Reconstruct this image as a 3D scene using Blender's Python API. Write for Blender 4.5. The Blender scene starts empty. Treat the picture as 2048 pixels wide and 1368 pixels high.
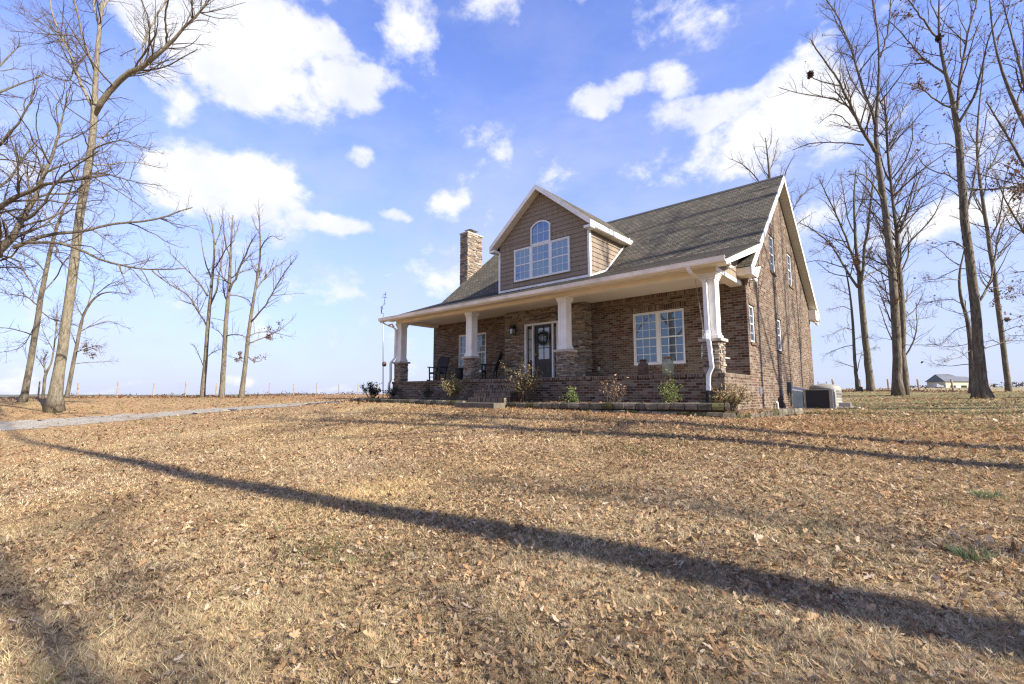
import bpy, bmesh, math, random
import numpy as np
from mathutils import Vector
from mathutils.geometry import tessellate_polygon

random.seed(7)
SC = bpy.context.scene
COL = SC.collection
R_ = math.radians

# ------------------------------------------------------------------ camera
CAM = np.array([3.89, -12.82, -0.54])
FPX = 940.0
PITCH, YAW = R_(6.25), R_(41.15)
F0 = np.array([-math.sin(YAW), math.cos(YAW), 0.0])
RT = np.array([math.cos(YAW), math.sin(YAW), 0.0])
UP0 = np.array([0, 0, 1.0])
FW = F0 * math.cos(PITCH) + UP0 * math.sin(PITCH)
UP = -F0 * math.sin(PITCH) + UP0 * math.cos(PITCH)
cam = bpy.data.cameras.new("camera")
cam.lens = FPX / 2048 * 36.0
cam.sensor_width = 36.0
cam.clip_start = 0.05
cam.clip_end = 5000
camo = bpy.data.objects.new("camera", cam)
COL.objects.link(camo)
camo.location = CAM
camo.rotation_euler = (R_(96.25), 0, YAW)
SC.camera = camo


def survey(px, py, d):
    """photo measurement -> point at distance d along the view axis"""
    r = FW * FPX + RT * (px - 1024) - UP * (py - 684)
    return CAM + r * (d / FPX)


# ------------------------------------------------------------------ light
SUN_AZ, SUN_EL = R_(86), R_(33)      # azimuth from +Y towards +X
sd = Vector((math.sin(SUN_AZ) * math.cos(SUN_EL), math.cos(SUN_AZ) * math.cos(SUN_EL), math.sin(SUN_EL)))
sl = bpy.data.lights.new("sun", 'SUN')
sl.energy = 5.0
sl.angle = R_(0.6)
sl.color = (1.0, 0.93, 0.82)
so = bpy.data.objects.new("sun", sl)
COL.objects.link(so)
so.rotation_euler = (-sd).to_track_quat('-Z', 'Y').to_euler()
so.location = (20, -5, 30)

SC.view_settings.view_transform = 'Standard'
SC.view_settings.look = 'None'
SC.view_settings.exposure = 1.15
SC.view_settings.gamma = 1
SC.cycles.max_bounces = 6
SC.cycles.use_denoising = True
SC.cycles.denoising_prefilter = 'NONE'
SC.cycles.filter_width = 1.25
SC.cycles.use_adaptive_sampling = False
SC.cycles.diffuse_bounces = 3
SC.cycles.glossy_bounces = 3
SC.cycles.transmission_bounces = 2


# ------------------------------------------------------------------ nodes
class NT:
    def __init__(s, tree):
        s.t = tree

    def n(s, typ, **kw):
        nd = s.t.nodes.new(typ)
        for k, v in kw.items():
            if k.startswith('i_'):
                nd.inputs[int(k[2:]) if k[2:].isdigit() else k[2:].replace('_', ' ')].default_value = v
            else:
                setattr(nd, k, v)
        return nd

    def l(s, a, b):
        s.t.links.new(a, b)

    def math(s, op, a, b=None, c=None, clamp=False):
        nd = s.t.nodes.new('ShaderNodeMath')
        nd.operation = op
        nd.use_clamp = clamp
        for i, v in enumerate((a, b, c)):
            if v is None:
                continue
            if isinstance(v, (int, float)):
                nd.inputs[i].default_value = v
            else:
                s.l(v, nd.inputs[i])
        return nd.outputs[0]

    def ramp(s, fac, stops, interp='LINEAR'):
        nd = s.t.nodes.new('ShaderNodeValToRGB')
        cr = nd.color_ramp
        cr.interpolation = interp
        while len(cr.elements) < len(stops):
            cr.elements.new(0.5)
        for e, (p, c) in zip(cr.elements, stops):
            e.position = p
            e.color = (c[0], c[1], c[2], 1)
        s.l(fac, nd.inputs[0])
        return nd.outputs[0]

    def mix(s, fac, a, b, mode='MIX'):
        nd = s.t.nodes.new('ShaderNodeMix')
        nd.data_type = 'RGBA'
        nd.blend_type = mode
        for sock, v in ((nd.inputs[0], fac), (nd.inputs[6], a), (nd.inputs[7], b)):
            if isinstance(v, (int, float)):
                sock.default_value = v
            elif isinstance(v, tuple):
                sock.default_value = (v[0], v[1], v[2], 1)
            else:
                s.l(v, sock)
        return nd.outputs[2]

    def noise(s, vec, scale, detail=4, rough=0.55, dist=0.0):
        nd = s.n('ShaderNodeTexNoise')
        nd.inputs['Scale'].default_value = scale
        nd.inputs['Detail'].default_value = detail
        nd.inputs['Roughness'].default_value = rough
        nd.inputs['Distortion'].default_value = dist
        if vec is not None:
            s.l(vec, nd.inputs['Vector'])
        return nd.outputs['Fac']


def new_mat(name):
    m = bpy.data.materials.new(name)
    m.use_nodes = True
    nt = NT(m.node_tree)
    b = m.node_tree.nodes['Principled BSDF']
    return m, nt, b


def mapping(nt, kind='UV', scale=(1, 1, 1), rot=(0, 0, 0)):
    tc = nt.n('ShaderNodeTexCoord')
    mp = nt.n('ShaderNodeMapping')
    mp.inputs['Scale'].default_value = scale
    mp.inputs['Rotation'].default_value = rot
    nt.l(tc.outputs[kind], mp.inputs[0])
    return mp.outputs[0]


def bump(nt, b, h, strength=0.3, dist=0.02):
    nd = nt.n('ShaderNodeBump')
    nd.inputs['Strength'].default_value = strength
    nd.inputs['Distance'].default_value = dist
    nt.l(h, nd.inputs['Height'])
    nt.l(nd.outputs[0], b.inputs['Normal'])


def simple(name, col, rough=0.6, var=0.12, scale=6.0, metal=0.0, spec=0.4, bmp=0.0):
    m, nt, b = new_mat(name)
    v = mapping(nt, 'Object')
    n = nt.noise(v, scale, 6, 0.6)
    lo = tuple(c * (1 - var) for c in col)
    hi = tuple(min(1, c * (1 + var)) for c in col)
    nt.l(nt.ramp(n, [(0.3, lo), (0.7, hi)]), b.inputs['Base Color'])
    b.inputs['Roughness'].default_value = rough
    b.inputs['Metallic'].default_value = metal
    b.inputs['Specular IOR Level'].default_value = spec
    if bmp:
        bump(nt, b, nt.noise(v, scale * 5, 6, 0.65), bmp, 0.02)
    return m


def brick_mat(name, bw, bh, offset=0.5):
    m, nt, b = new_mat(name)
    v = mapping(nt, 'UV')
    dn = nt.n('ShaderNodeTexNoise')
    dn.inputs['Scale'].default_value = 6.0
    nt.l(v, dn.inputs['Vector'])
    off = nt.n('ShaderNodeVectorMath', operation='MULTIPLY_ADD')
    nt.l(dn.outputs['Color'], off.inputs[0])
    off.inputs[1].default_value = (0.012, 0.012, 0)
    nt.l(v, off.inputs[2])
    br = nt.n('ShaderNodeTexBrick', offset=offset, squash=1.0)
    nt.l(off.outputs[0], br.inputs['Vector'])
    br.inputs['Color1'].default_value = (0, 0, 0, 1)
    br.inputs['Color2'].default_value = (1, 1, 1, 1)
    br.inputs['Mortar'].default_value = (0.5, 0.5, 0.5, 1)
    br.inputs['Scale'].default_value = 1.0
    br.inputs['Mortar Size'].default_value = 0.0085
    br.inputs['Mortar Smooth'].default_value = 0.15
    br.inputs['Brick Width'].default_value = bw
    br.inputs['Row Height'].default_value = bh
    tint = nt.ramp(br.outputs['Color'], [(0.0, (0.045, 0.024, 0.016)), (0.2, (0.085, 0.040, 0.025)), (0.45, (0.14, 0.070, 0.043)),
                                         (0.6, (0.115, 0.088, 0.060)), (0.8, (0.17, 0.13, 0.092)), (1.0, (0.245, 0.195, 0.145))])
    n1 = nt.noise(v, 1.3, 5, 0.6)
    n2 = nt.noise(v, 60, 4, 0.7)
    tint = nt.mix(0.55, tint, nt.ramp(n2, [(0.35, (0.35, 0.35, 0.35)), (0.7, (1.35, 1.3, 1.25))]), 'MULTIPLY')
    tint = nt.mix(nt.math('MULTIPLY', nt.ramp(n1, [(0.45, (0, 0, 0)), (0.75, (1, 1, 1))]), 0.45), tint, (0.19, 0.158, 0.128))
    mort = nt.ramp(n2, [(0.3, (0.20, 0.165, 0.118)), (0.7, (0.285, 0.235, 0.172))])
    nt.l(nt.mix(br.outputs['Fac'], tint, mort), b.inputs['Base Color'])
    b.inputs['Roughness'].default_value = 0.9
    b.inputs['Specular IOR Level'].default_value = 0.2
    h = nt.math('MULTIPLY_ADD', n2, 0.4, nt.math('SUBTRACT', 1.0, br.outputs['Fac']))
    bump(nt, b, h, 0.6, 0.012)
    return m


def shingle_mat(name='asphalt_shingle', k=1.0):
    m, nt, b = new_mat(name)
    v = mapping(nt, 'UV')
    br = nt.n('ShaderNodeTexBrick', offset=0.43, squash=1.0)
    nt.l(v, br.inputs['Vector'])
    br.inputs['Color1'].default_value = (0, 0, 0, 1)
    br.inputs['Color2'].default_value = (1, 1, 1, 1)
    br.inputs['Mortar'].default_value = (0, 0, 0, 1)
    br.inputs['Scale'].default_value = 1.0
    br.inputs['Mortar Size'].default_value = 0.016
    br.inputs['Mortar Smooth'].default_value = 0.4
    br.inputs['Brick Width'].default_value = 0.20
    br.inputs['Row Height'].default_value = 0.14
    tint = nt.ramp(br.outputs['Color'], [(0.0, (0.070, 0.064, 0.050)), (0.35, (0.088, 0.080, 0.061)), (0.7, (0.108, 0.097, 0.074)), (1.0, (0.135, 0.118, 0.09))])
    n1 = nt.noise(v, 0.6, 6, 0.62)
    n2 = nt.noise(v, 120, 3, 0.7)
    tint = nt.mix(0.5, tint, nt.ramp(n1, [(0.3, (0.82, 0.84, 0.86)), (0.7, (1.15, 1.12, 1.06))]), 'MULTIPLY')
    tint = nt.mix(0.6, tint, nt.ramp(n2, [(0.3, (0.5, 0.5, 0.5)), (0.7, (1.4, 1.4, 1.4))]), 'MULTIPLY')
    tint = nt.mix(nt.math('MULTIPLY', br.outputs['Fac'], 0.8), tint, (0.02, 0.02, 0.018))
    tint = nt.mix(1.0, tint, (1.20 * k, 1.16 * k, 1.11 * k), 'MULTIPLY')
    nt.l(tint, b.inputs['Base Color'])
    b.inputs['Roughness'].default_value = 0.95
    b.inputs['Specular IOR Level'].default_value = 0.15
    sx = nt.n('ShaderNodeSeparateXYZ')
    nt.l(v, sx.inputs[0])
    saw = nt.math('FRACT', nt.math('DIVIDE', sx.outputs[1], 0.14))
    bump(nt, b, nt.math('ADD', nt.math('SUBTRACT', 1.0, saw), nt.math('MULTIPLY', n2, 0.35)), 0.7, 0.012)
    return m


def attr_mat(name, rough=0.9, nscale=20.0, bmp=0.3, spec=0.2, var=0.5, trans=0.0):
    """material whose tint comes from the per-piece colour of the mesh"""
    m, nt, b = new_mat(name)
    at = nt.n('ShaderNodeAttribute', attribute_name='Col')
    v = mapping(nt, 'Object')
    n = nt.noise(v, nscale, 6, 0.65)
    lo, hi = 1 - var, 1 + var * 0.7
    col = nt.mix(1.0, at.outputs['Color'], nt.ramp(n, [(0.3, (lo,) * 3), (0.7, (hi,) * 3)]), 'MULTIPLY')
    nt.l(col, b.inputs['Base Color'])
    b.inputs['Roughness'].default_value = rough
    b.inputs['Specular IOR Level'].default_value = spec
    if bmp:
        bump(nt, b, n, bmp, 0.015)
    if trans:
        tr = nt.n('ShaderNodeBsdfTranslucent')
        nt.l(col, tr.inputs['Color'])
        mx = nt.n('ShaderNodeMixShader')
        mx.inputs[0].default_value = trans
        nt.l(b.outputs[0], mx.inputs[1])
        nt.l(tr.outputs[0], mx.inputs[2])
        nt.l(mx.outputs[0], m.node_tree.nodes['Material Output'].inputs[0])
    return m


def bark_mat(name, lo, hi, scale=3.0):
    m, nt, b = new_mat(name)
    v = mapping(nt, 'Object', (scale * 1.6, scale * 1.6, scale * 0.32))
    n = nt.noise(v, 2.6, 8, 0.72, 0.5)
    v2 = mapping(nt, 'Object', (1, 1, 0.6))
    n2 = nt.noise(v2, 1.7, 5, 0.6)
    c = nt.ramp(n, [(0.32, tuple(x * 0.38 for x in lo)), (0.5, lo), (0.68, hi)])
    c = nt.mix(nt.ramp(n2, [(0.5, (0, 0, 0)), (0.75, (0.5, 0.5, 0.5))]), c, (hi[0] * 0.95, hi[1] * 1.03, hi[2] * 0.90))
    nt.l(c, b.inputs['Base Color'])
    b.inputs['Roughness'].default_value = 0.95
    b.inputs['Specular IOR Level'].default_value = 0.15
    bump(nt, b, n, 0.9, 0.06)
    return m


def glass_mat(name, tint=(0.03, 0.04, 0.055), refl=0.45, rough=0.015, coat=(0.72, 0.86, 1)):
    m, nt, b = new_mat(name)
    b.inputs['Base Color'].default_value = (*tint, 1)
    b.inputs['Roughness'].default_value = 0.4
    v = mapping(nt, 'Object')
    n = nt.noise(v, 1.6, 2, 0.5)
    gl = nt.n('ShaderNodeBsdfGlossy')
    gl.inputs['Roughness'].default_value = rough
    gl.inputs['Color'].default_value = (*coat, 1)
    bp = nt.n('ShaderNodeBump')
    bp.inputs['Strength'].default_value = 0.06
    bp.inputs['Distance'].default_value = 0.03
    nt.l(n, bp.inputs['Height'])
    nt.l(bp.outputs[0], gl.inputs['Normal'])
    fr = nt.n('ShaderNodeLayerWeight')
    fr.inputs['Blend'].default_value = 0.35
    mx = nt.n('ShaderNodeMixShader')
    nt.l(nt.math('MULTIPLY_ADD', fr.outputs['Fresnel'], 0.40, refl, clamp=True), mx.inputs[0])
    nt.l(b.outputs[0], mx.inputs[1])
    nt.l(gl.outputs[0], mx.inputs[2])
    nt.l(mx.outputs[0], m.node_tree.nodes['Material Output'].inputs[0])
    return m


def shake_mat():
    m, nt, b = new_mat('brown_shake')
    v = mapping(nt, 'UV', (34, 0.8, 1))
    n = nt.noise(v, 1.0, 3, 0.6)
    v2 = mapping(nt, 'UV', (7, 5.4, 1))
    vo = nt.n('ShaderNodeTexVoronoi')
    nt.l(v2, vo.inputs['Vector'])
    c = nt.ramp(n, [(0.25, (0.165, 0.123, 0.085)), (0.5, (0.235, 0.183, 0.128)), (0.75, (0.29, 0.23, 0.165))])
    bw = nt.n('ShaderNodeRGBToBW')
    nt.l(vo.outputs['Color'], bw.inputs[0])
    c = nt.mix(0.5, c, nt.ramp(bw.outputs[0], [(0.2, (0.8, 0.8, 0.8)), (0.8, (1.2, 1.2, 1.2))]), 'MULTIPLY')
    nt.l(c, b.inputs['Base Color'])
    b.inputs['Roughness'].default_value = 0.75
    bump(nt, b, n, 0.4, 0.01)
    return m


def panel_mat(name, col, pitch=0.12, axis=0, rough=0.55):
    """painted boards with fine grooves"""
    m, nt, b = new_mat(name)
    v = mapping(nt, 'Object')
    sx = nt.n('ShaderNodeSeparateXYZ')
    nt.l(v, sx.inputs[0])
    fr = nt.math('FRACT', nt.math('DIVIDE', sx.outputs[axis], pitch))
    g = nt.math('LESS_THAN', nt.math('ABSOLUTE', nt.math('SUBTRACT', fr, 0.5)), 0.06)
    n = nt.noise(v, 2.5, 6, 0.6)
    c = nt.ramp(n, [(0.3, tuple(x * 0.9 for x in col)), (0.7, col)])
    c = nt.mix(nt.math('MULTIPLY', g, 0.5), c, tuple(x * 0.35 for x in col))
    nt.l(c, b.inputs['Base Color'])
    b.inputs['Roughness'].default_value = rough
    bump(nt, b, nt.math('SUBTRACT', 1.0, g), 0.4, 0.01)
    return m


M = {}
M['brick'] = brick_mat('brown_brick', 0.215, 0.079)
M['soldier'] = brick_mat('soldier_brick', 0.079, 0.21, 0.0)
M['shingle'] = shingle_mat()
M['dark_shingle'] = shingle_mat('dark_asphalt_shingle', 0.5)  # darker copy of the roof shingle, used on the porch roof
M['stone'] = attr_mat('ledge_stone', 0.92, 14.0, 0.8, 0.2, 0.45)
M['cast'] = simple('cast_stone', (0.42, 0.37, 0.30), 0.85, 0.2, 9, bmp=0.3)
M['white'] = simple('white_trim', (0.74, 0.74, 0.71), 0.5, 0.16, 2.2)
M['column'] = simple('column_paint', (0.78, 0.75, 0.68), 0.5, 0.13, 2.2)
M['cream'] = simple('cream_trim', (0.82, 0.72, 0.57), 0.55, 0.08, 2)
M['gutter'] = simple('gutter_paint', (0.76, 0.70, 0.60), 0.4, 0.22, 1.5)
M['ceiling'] = panel_mat('ceiling_boards', (0.82, 0.73, 0.59), 0.1, 1)
M['soffit'] = panel_mat('vinyl_soffit', (0.78, 0.69, 0.55), 0.1, 0)
M['rake_soffit'] = panel_mat('rake_soffit', (0.60, 0.55, 0.48), 0.12, 1)
M['shake'] = shake_mat()
M['vinyl'] = simple('vinyl_frame', (0.70, 0.69, 0.66), 0.45, 0.05, 4)
M['glass'] = glass_mat('window_glass', refl=0.12, coat=(0.55, 0.8, 1.0))
M['dormer_glass'] = glass_mat('dormer_glass', (0.012, 0.025, 0.06), 0.22, coat=(0.36, 0.56, 0.95))
M['door_glass'] = glass_mat('door_glass', (0.33, 0.33, 0.30), 0.08)
M['door'] = simple('dark_door', (0.020, 0.015, 0.014), 0.35, 0.3, 8)
M['black'] = simple('black_metal', (0.012, 0.012, 0.012), 0.45, 0.3, 10)
M['brass'] = simple('dark_brass', (0.35, 0.26, 0.10), 0.3, 0.2, 10, metal=0.9)
M['chairwood'] = simple('black_wood', (0.018, 0.015, 0.014), 0.5, 0.4, 12)
M['pipe'] = simple('black_pipe', (0.015, 0.016, 0.017), 0.5, 0.3, 10)
M['steel'] = simple('galvanised_steel', (0.35, 0.35, 0.36), 0.4, 0.2, 8, metal=0.7)
M['concrete'] = simple('concrete', (0.40, 0.36, 0.31), 0.9, 0.18, 5, bmp=0.3)
M['slabstone'] = simple('slab_stone', (0.12, 0.10, 0.072), 0.9, 0.35, 6, bmp=0.4)
M['block'] = attr_mat('wall_block', 0.95, 9.0, 0.7, 0.15, 0.6)
M['twig'] = bark_mat('twig_bark', (0.12, 0.09, 0.065), (0.24, 0.19, 0.14), 6)
M['bark_light'] = bark_mat('light_bark', (0.20, 0.17, 0.12), (0.35, 0.305, 0.225))
M['bark_mid'] = bark_mat('grey_bark', (0.145, 0.122, 0.088), (0.26, 0.225, 0.17))
M['bark_dark'] = bark_mat('dark_bark', (0.13, 0.108, 0.085), (0.26, 0.22, 0.175))
M['leafbits'] = attr_mat('dry_leaf', 0.8, 30, 0.0, 0.2, 0.25, 0.3)
M['shrubleaf'] = attr_mat('shrub_leaf', 0.5, 12, 0.0, 0.35, 0.25, 0.25)
M['grass'] = attr_mat('dry_grass', 0.8, 3, 0.0, 0.2, 0.2, 0.25)
M['bulb'] = simple('frosted_lens', (0.75, 0.75, 0.72), 0.3, 0.05)
M['acmetal'] = simple('beige_steel', (0.31, 0.29, 0.24), 0.5, 0.1, 3)
M['acgrille'] = panel_mat('black_coil_guard', (0.014, 0.014, 0.014), 0.03, 2)
M['acgrey'] = simple('blue_grey_steel', (0.055, 0.07, 0.09), 0.4, 0.15, 3)
M['tank'] = simple('beige_tank', (0.29, 0.27, 0.22), 0.55, 0.08, 3)
M['post'] = simple('weathered_post', (0.30, 0.24, 0.18), 0.9, 0.3, 9, bmp=0.4)
M['can_rust'] = simple('rusty_can', (0.10, 0.055, 0.035), 0.6, 0.55, 9, bmp=0.2)
M['can_green'] = simple('pale_green_can', (0.30, 0.31, 0.20), 0.6, 0.35, 7, bmp=0.2)
M['can_top'] = simple('rust_rim', (0.26, 0.13, 0.05), 0.7, 0.4, 12)
M['wreath'] = simple('wreath_needles', (0.025, 0.045, 0.03), 0.7, 0.5, 30)


# ------------------------------------------------------------------ mesh builder
class MB:
    def __init__(s):
        s.v, s.f, s.c, s.uv = [], [], [], []
        s.n = 0

    def add(s, verts, faces, col=None, uvs=None):
        o = s.n
        s.v.extend([tuple(map(float, p)) for p in verts])
        s.n += len(verts)
        for k, fc in enumerate(faces):
            s.f.append(tuple(i + o for i in fc))
            s.c.append(col)
            s.uv.append(None if uvs is None else uvs[k])

    def box(s, x0, x1, y0, y1, z0, z1, col=None):
        s.bbox((0, 0, 0), (1, 0, 0), (0, 1, 0), (0, 0, 1), x0, x1, y0, y1, z0, z1, col)

    def bbox(s, o, U, V, N, u0, u1, v0, v1, n0, n1, col=None):
        o, U, V, N = map(np.array, (o, U, V, N))
        p = [o + U * a + V * b + N * c for c in (n0, n1) for b in (v0, v1) for a in (u0, u1)]
        fs = [(0, 2, 3, 1), (4, 5, 7, 6), (0, 1, 5, 4), (2, 6, 7, 3), (0, 4, 6, 2), (1, 3, 7, 5)]
        if np.dot(np.cross(U, V), N) * (u1 - u0) * (v1 - v0) * (n1 - n0) < 0:
            fs = [f[::-1] for f in fs]
        s.add(p, fs, col)

    def prism(s, poly, d, holes=(), col=None):
        """polygon (3-D points, CCW seen from the outside) swept by -d behind the face"""
        d = np.array(d, float)
        loops = [[np.array(p, float) for p in poly]] + [[np.array(p, float) for p in h] for h in holes]
        flat = [p for lp in loops for p in lp]
        tris = tessellate_polygon([[Vector(p) for p in lp] for lp in loops])
        nrm = -d / (np.linalg.norm(d) + 1e-9)
        n = len(flat)
        fs = []
        for t in tris:
            a, b, c = (flat[i] for i in t)
            if np.dot(np.cross(b - a, c - a), nrm) < 0:
                t = t[::-1]
            fs.append(tuple(t))
            fs.append(tuple(i + n for i in t[::-1]))
        o = 0
        for li, lp in enumerate(loops):
            k = len(lp)
            ar = sum((np.cross(lp[i] - lp[0], lp[(i + 1) % k] - lp[0]) for i in range(k)), np.zeros(3))
            ccw = np.dot(ar, nrm) > 0
            if li > 0:
                ccw = not ccw
            for i in range(k):
                a, b = o + i, o + (i + 1) % k
                q = (a, a + n, b + n, b)
                fs.append(q if ccw else q[::-1])
            o += k
        s.add(flat + [p + d for p in flat], fs, col)

    def tube(s, pts, rad, sides=8, cap=True, col=None):
        pts = np.asarray(pts, float)
        k = len(pts)
        rad = np.broadcast_to(np.asarray(rad, float), (k,))
        t = np.gradient(pts, axis=0)
        t /= (np.linalg.norm(t, axis=1)[:, None] + 1e-9)
        ref = np.array([0.31, 0.17, 0.93]) if abs(t[:, 2]).mean() < 0.8 else np.array([0.93, 0.31, 0.17])
        a = np.cross(t, ref)
        a /= (np.linalg.norm(a, axis=1)[:, None] + 1e-9)
        b = np.cross(t, a)
        an = np.arange(sides) * 2 * math.pi / sides
        ring = pts[:, None, :] + rad[:, None, None] * (np.cos(an)[None, :, None] * a[:, None, :] + np.sin(an)[None, :, None] * b[:, None, :])
        fs = []
        for i in range(k - 1):
            for j in range(sides):
                j2 = (j + 1) % sides
                fs.append((i * sides + j, i * sides + j2, (i + 1) * sides + j2, (i + 1) * sides + j))
        if cap:
            fs.append(tuple(range(sides))[::-1])
            fs.append(tuple((k - 1) * sides + j for j in range(sides)))
        s.add(ring.reshape(-1, 3), fs, col)

    def lathe(s, o, prof, sides=24, col=None):
        """prof = [(r, z)...] round a vertical axis at o"""
        s_ = []
        for r, z in prof:
            for j in range(sides):
                an = 2 * math.pi * j / sides
                s_.append((o[0] + r * math.cos(an), o[1] + r * math.sin(an), o[2] + z))
        fs = []
        for i in range(len(prof) - 1):
            for j in range(sides):
                j2 = (j + 1) % sides
                fs.append((i * sides + j, i * sides + j2, (i + 1) * sides + j2, (i + 1) * sides + j))
        fs.append(tuple(range(sides))[::-1])
        fs.append(tuple((len(prof) - 1) * sides + j for j in range(sides)))
        s.add(s_, fs, col)

    def build(s, name, mat, parent=None, smooth=False, bevel=0.0, uvfun=None):
        off = np.array(world_loc(parent)) if parent is not None else np.zeros(3)
        me = bpy.data.meshes.new(name)
        V = np.array(s.v, float).reshape(-1, 3) - off
        me.from_pydata(V.tolist(), [], s.f)
        me.update()
        # UVs in metres, laid along each face's own plane
        uvl = me.uv_layers.new(name='UVMap')
        n = len(me.loops)
        li = np.zeros(n, np.int32)
        me.loops.foreach_get('vertex_index', li)
        P = V + off
        nr = np.zeros(len(me.polygons) * 3)
        me.polygons.foreach_get('normal', nr)
        nr = np.abs(nr.reshape(-1, 3))
        tot = np.zeros(len(me.polygons), np.int32)
        me.polygons.foreach_get('loop_total', tot)
        nl = np.repeat(nr, tot, axis=0)
        lp = P[li]
        isx = (nl[:, 0] > nl[:, 1]) & (nl[:, 0] > nl[:, 2])
        isz = (nl[:, 2] >= nl[:, 0]) & (nl[:, 2] >= nl[:, 1]) & (nl[:, 2] > 0.9)
        uv = np.stack([np.where(isx, lp[:, 1], lp[:, 0]), np.where(isz, lp[:, 1], lp[:, 2])], 1)
        if uvfun:
            uv = uvfun(lp)
        uvl.data.foreach_set('uv', uv.astype(np.float32).ravel())
        if any(c is not None for c in s.c):
            ca = me.color_attributes.new('Col', 'FLOAT_COLOR', 'CORNER')
            cols = np.array([(*(c if c is not None else (1, 1, 1)), 1.0) for c in s.c], np.float32)
            ca.data.foreach_set('color', np.repeat(cols, tot, axis=0).ravel())
        if smooth:
            me.polygons.foreach_set('use_smooth', np.ones(len(me.polygons), bool))
        me.materials.append(mat)
        o = bpy.data.objects.new(name, me)
        COL.objects.link(o)
        if parent is not None:
            o.parent = parent
        if bevel:
            bv = o.modifiers.new('bevel', 'BEVEL')
            bv.width = bevel
            bv.segments = 2
            bv.limit_method = 'ANGLE'
        return o


def world_loc(o):
    l = Vector((0, 0, 0))
    while o is not None:
        l += o.location
        o = o.parent
    return l


def tag(o, label, cat, group=None, kind=None):
    if label:
        o['label'] = label
    if cat:
        o['category'] = cat
    if group:
        o['group'] = group
    if kind:
        o['kind'] = kind
    return o


def thing(name, label, cat, loc, group=None):
    o = bpy.data.objects.new(name, None)
    o.empty_display_size = 0.2
    COL.objects.link(o)
    o.location = loc
    return tag(o, label, cat, group)


def bulk_mesh(name, verts, faces_flat, nside, cols, mat, smooth=False):
    """fast mesh from numpy: verts (n,3), faces (m,nside), per-face colour"""
    me = bpy.data.meshes.new(name)
    m = len(faces_flat)
    me.vertices.add(len(verts))
    me.vertices.foreach_set('co', verts.astype(np.float32).ravel())
    me.loops.add(m * nside)
    me.loops.foreach_set('vertex_index', faces_flat.astype(np.int32).ravel())
    me.polygons.add(m)
    me.polygons.foreach_set('loop_start', np.arange(m, dtype=np.int32) * nside)
    me.update(calc_edges=True)
    ca = me.color_attributes.new('Col', 'FLOAT_COLOR', 'CORNER')
    c4 = np.concatenate([cols, np.ones((m, 1))], 1).astype(np.float32)
    ca.data.foreach_set('color', np.repeat(c4, nside, axis=0).ravel())
    if smooth:
        me.polygons.foreach_set('use_smooth', np.ones(m, bool))
    me.materials.append(mat)
    o = bpy.data.objects.new(name, me)
    COL.objects.link(o)
    return o
# ------------------------------------------------------------------ sky
def azel(px, py):
    r = FW * FPX + RT * (px - 1024) - UP * (py - 684)
    r = r / np.linalg.norm(r)
    return math.atan2(r[0], r[1]), math.asin(r[2])


world = bpy.data.worlds.new("World")
SC.world = world
world.use_nodes = True
wt = NT(world.node_tree)
bg = world.node_tree.nodes['Background']
sky = wt.n('ShaderNodeTexSky', sky_type='NISHITA', sun_disc=False)
sky.sun_elevation = SUN_EL
sky.sun_rotation = SUN_AZ
sky.air_density = 1.0
sky.dust_density = 0.35
sky.ozone_density = 2.0
tc = wt.n('ShaderNodeTexCoord')
sx = wt.n('ShaderNodeSeparateXYZ')
wt.l(tc.outputs['Generated'], sx.inputs[0])
el = wt.math('ARCSINE', sx.outputs[2])
az = wt.math('ARCTAN2', sx.outputs[0], sx.outputs[1])
ae = wt.n('ShaderNodeCombineXYZ')
wt.l(az, ae.inputs[0])
wt.l(el, ae.inputs[1])
# cumulus banks of the day: (bearing, height) ellipses in the sky, edges broken by noise
BLOBS = [  # cx, cy, rx, ry, strength
    (430, 50, 190, 125, 1.2), (545, 130, 180, 115, 1.2), (670, 185, 150, 50, 0.95), (570, 235, 120, 45, 0.65), (335, 160, 70, 80, 0.75),
    (460, 360, 170, 90, 1.2), (350, 355, 95, 75, 1.05), (560, 400, 80, 50, 0.9), (630, 462, 75, 32, 0.9),
    (735, 300, 34, 34, 0.66), (875, 408, 56, 30, 0.66), (890, 485, 46, 30, 0.58), (945, 365, 42, 30, 0.6), (995, 350, 36, 36, 0.55), (775, 430, 38, 20, 0.8),
    (1190, 208, 75, 30, 0.8), (1262, 178, 70, 32, 0.78), (1335, 150, 75, 44, 0.85), (1450, 200, 170, 50, 0.95), (1565, 220, 150, 95, 1.1), (1590, 120, 90, 60, 0.8),
    (1520, 290, 120, 70, 0.7), (1650, 250, 130, 90, 0.75), (1780, 290, 140, 60, 0.6), (1950, 260, 160, 100, 0.6), (1640, 400, 90, 40, 0.6), (1900, 420, 200, 70, 0.6),
    (815, 45, 75, 120, 0.55), (700, 5, 120, 40, 0.5), (660, 600, 90, 45, 0.55), (900, 560, 120, 40, 0.5), (235, 768, 70, 16, 0.52), (370, 742, 50, 14, 0.5), (450, 770, 70, 14, 0.5),
    (520, 470, 140, 60, 0.5), (650, 775, 80, 12, 0.5), (100, 740, 120, 20, 0.5),
    (1250, 440, 120, 40, 0.45), (1020, 30, 160, 40, 0.45), (60, 330, 120, 120, 0.4), (1330, 40, 120, 60, 0.42)]
wn = wt.n('ShaderNodeTexNoise')
wn.inputs['Scale'].default_value = 4.5
wn.inputs['Detail'].default_value = 4
wt.l(tc.outputs['Generated'], wn.inputs['Vector'])
wsub = wt.n('ShaderNodeVectorMath', operation='SUBTRACT')
wt.l(wn.outputs['Color'], wsub.inputs[0])
wsub.inputs[1].default_value = (0.5, 0.5, 0.5)
aew = wt.n('ShaderNodeVectorMath', operation='MULTIPLY_ADD')
wt.l(wsub.outputs[0], aew.inputs[0])
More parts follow.
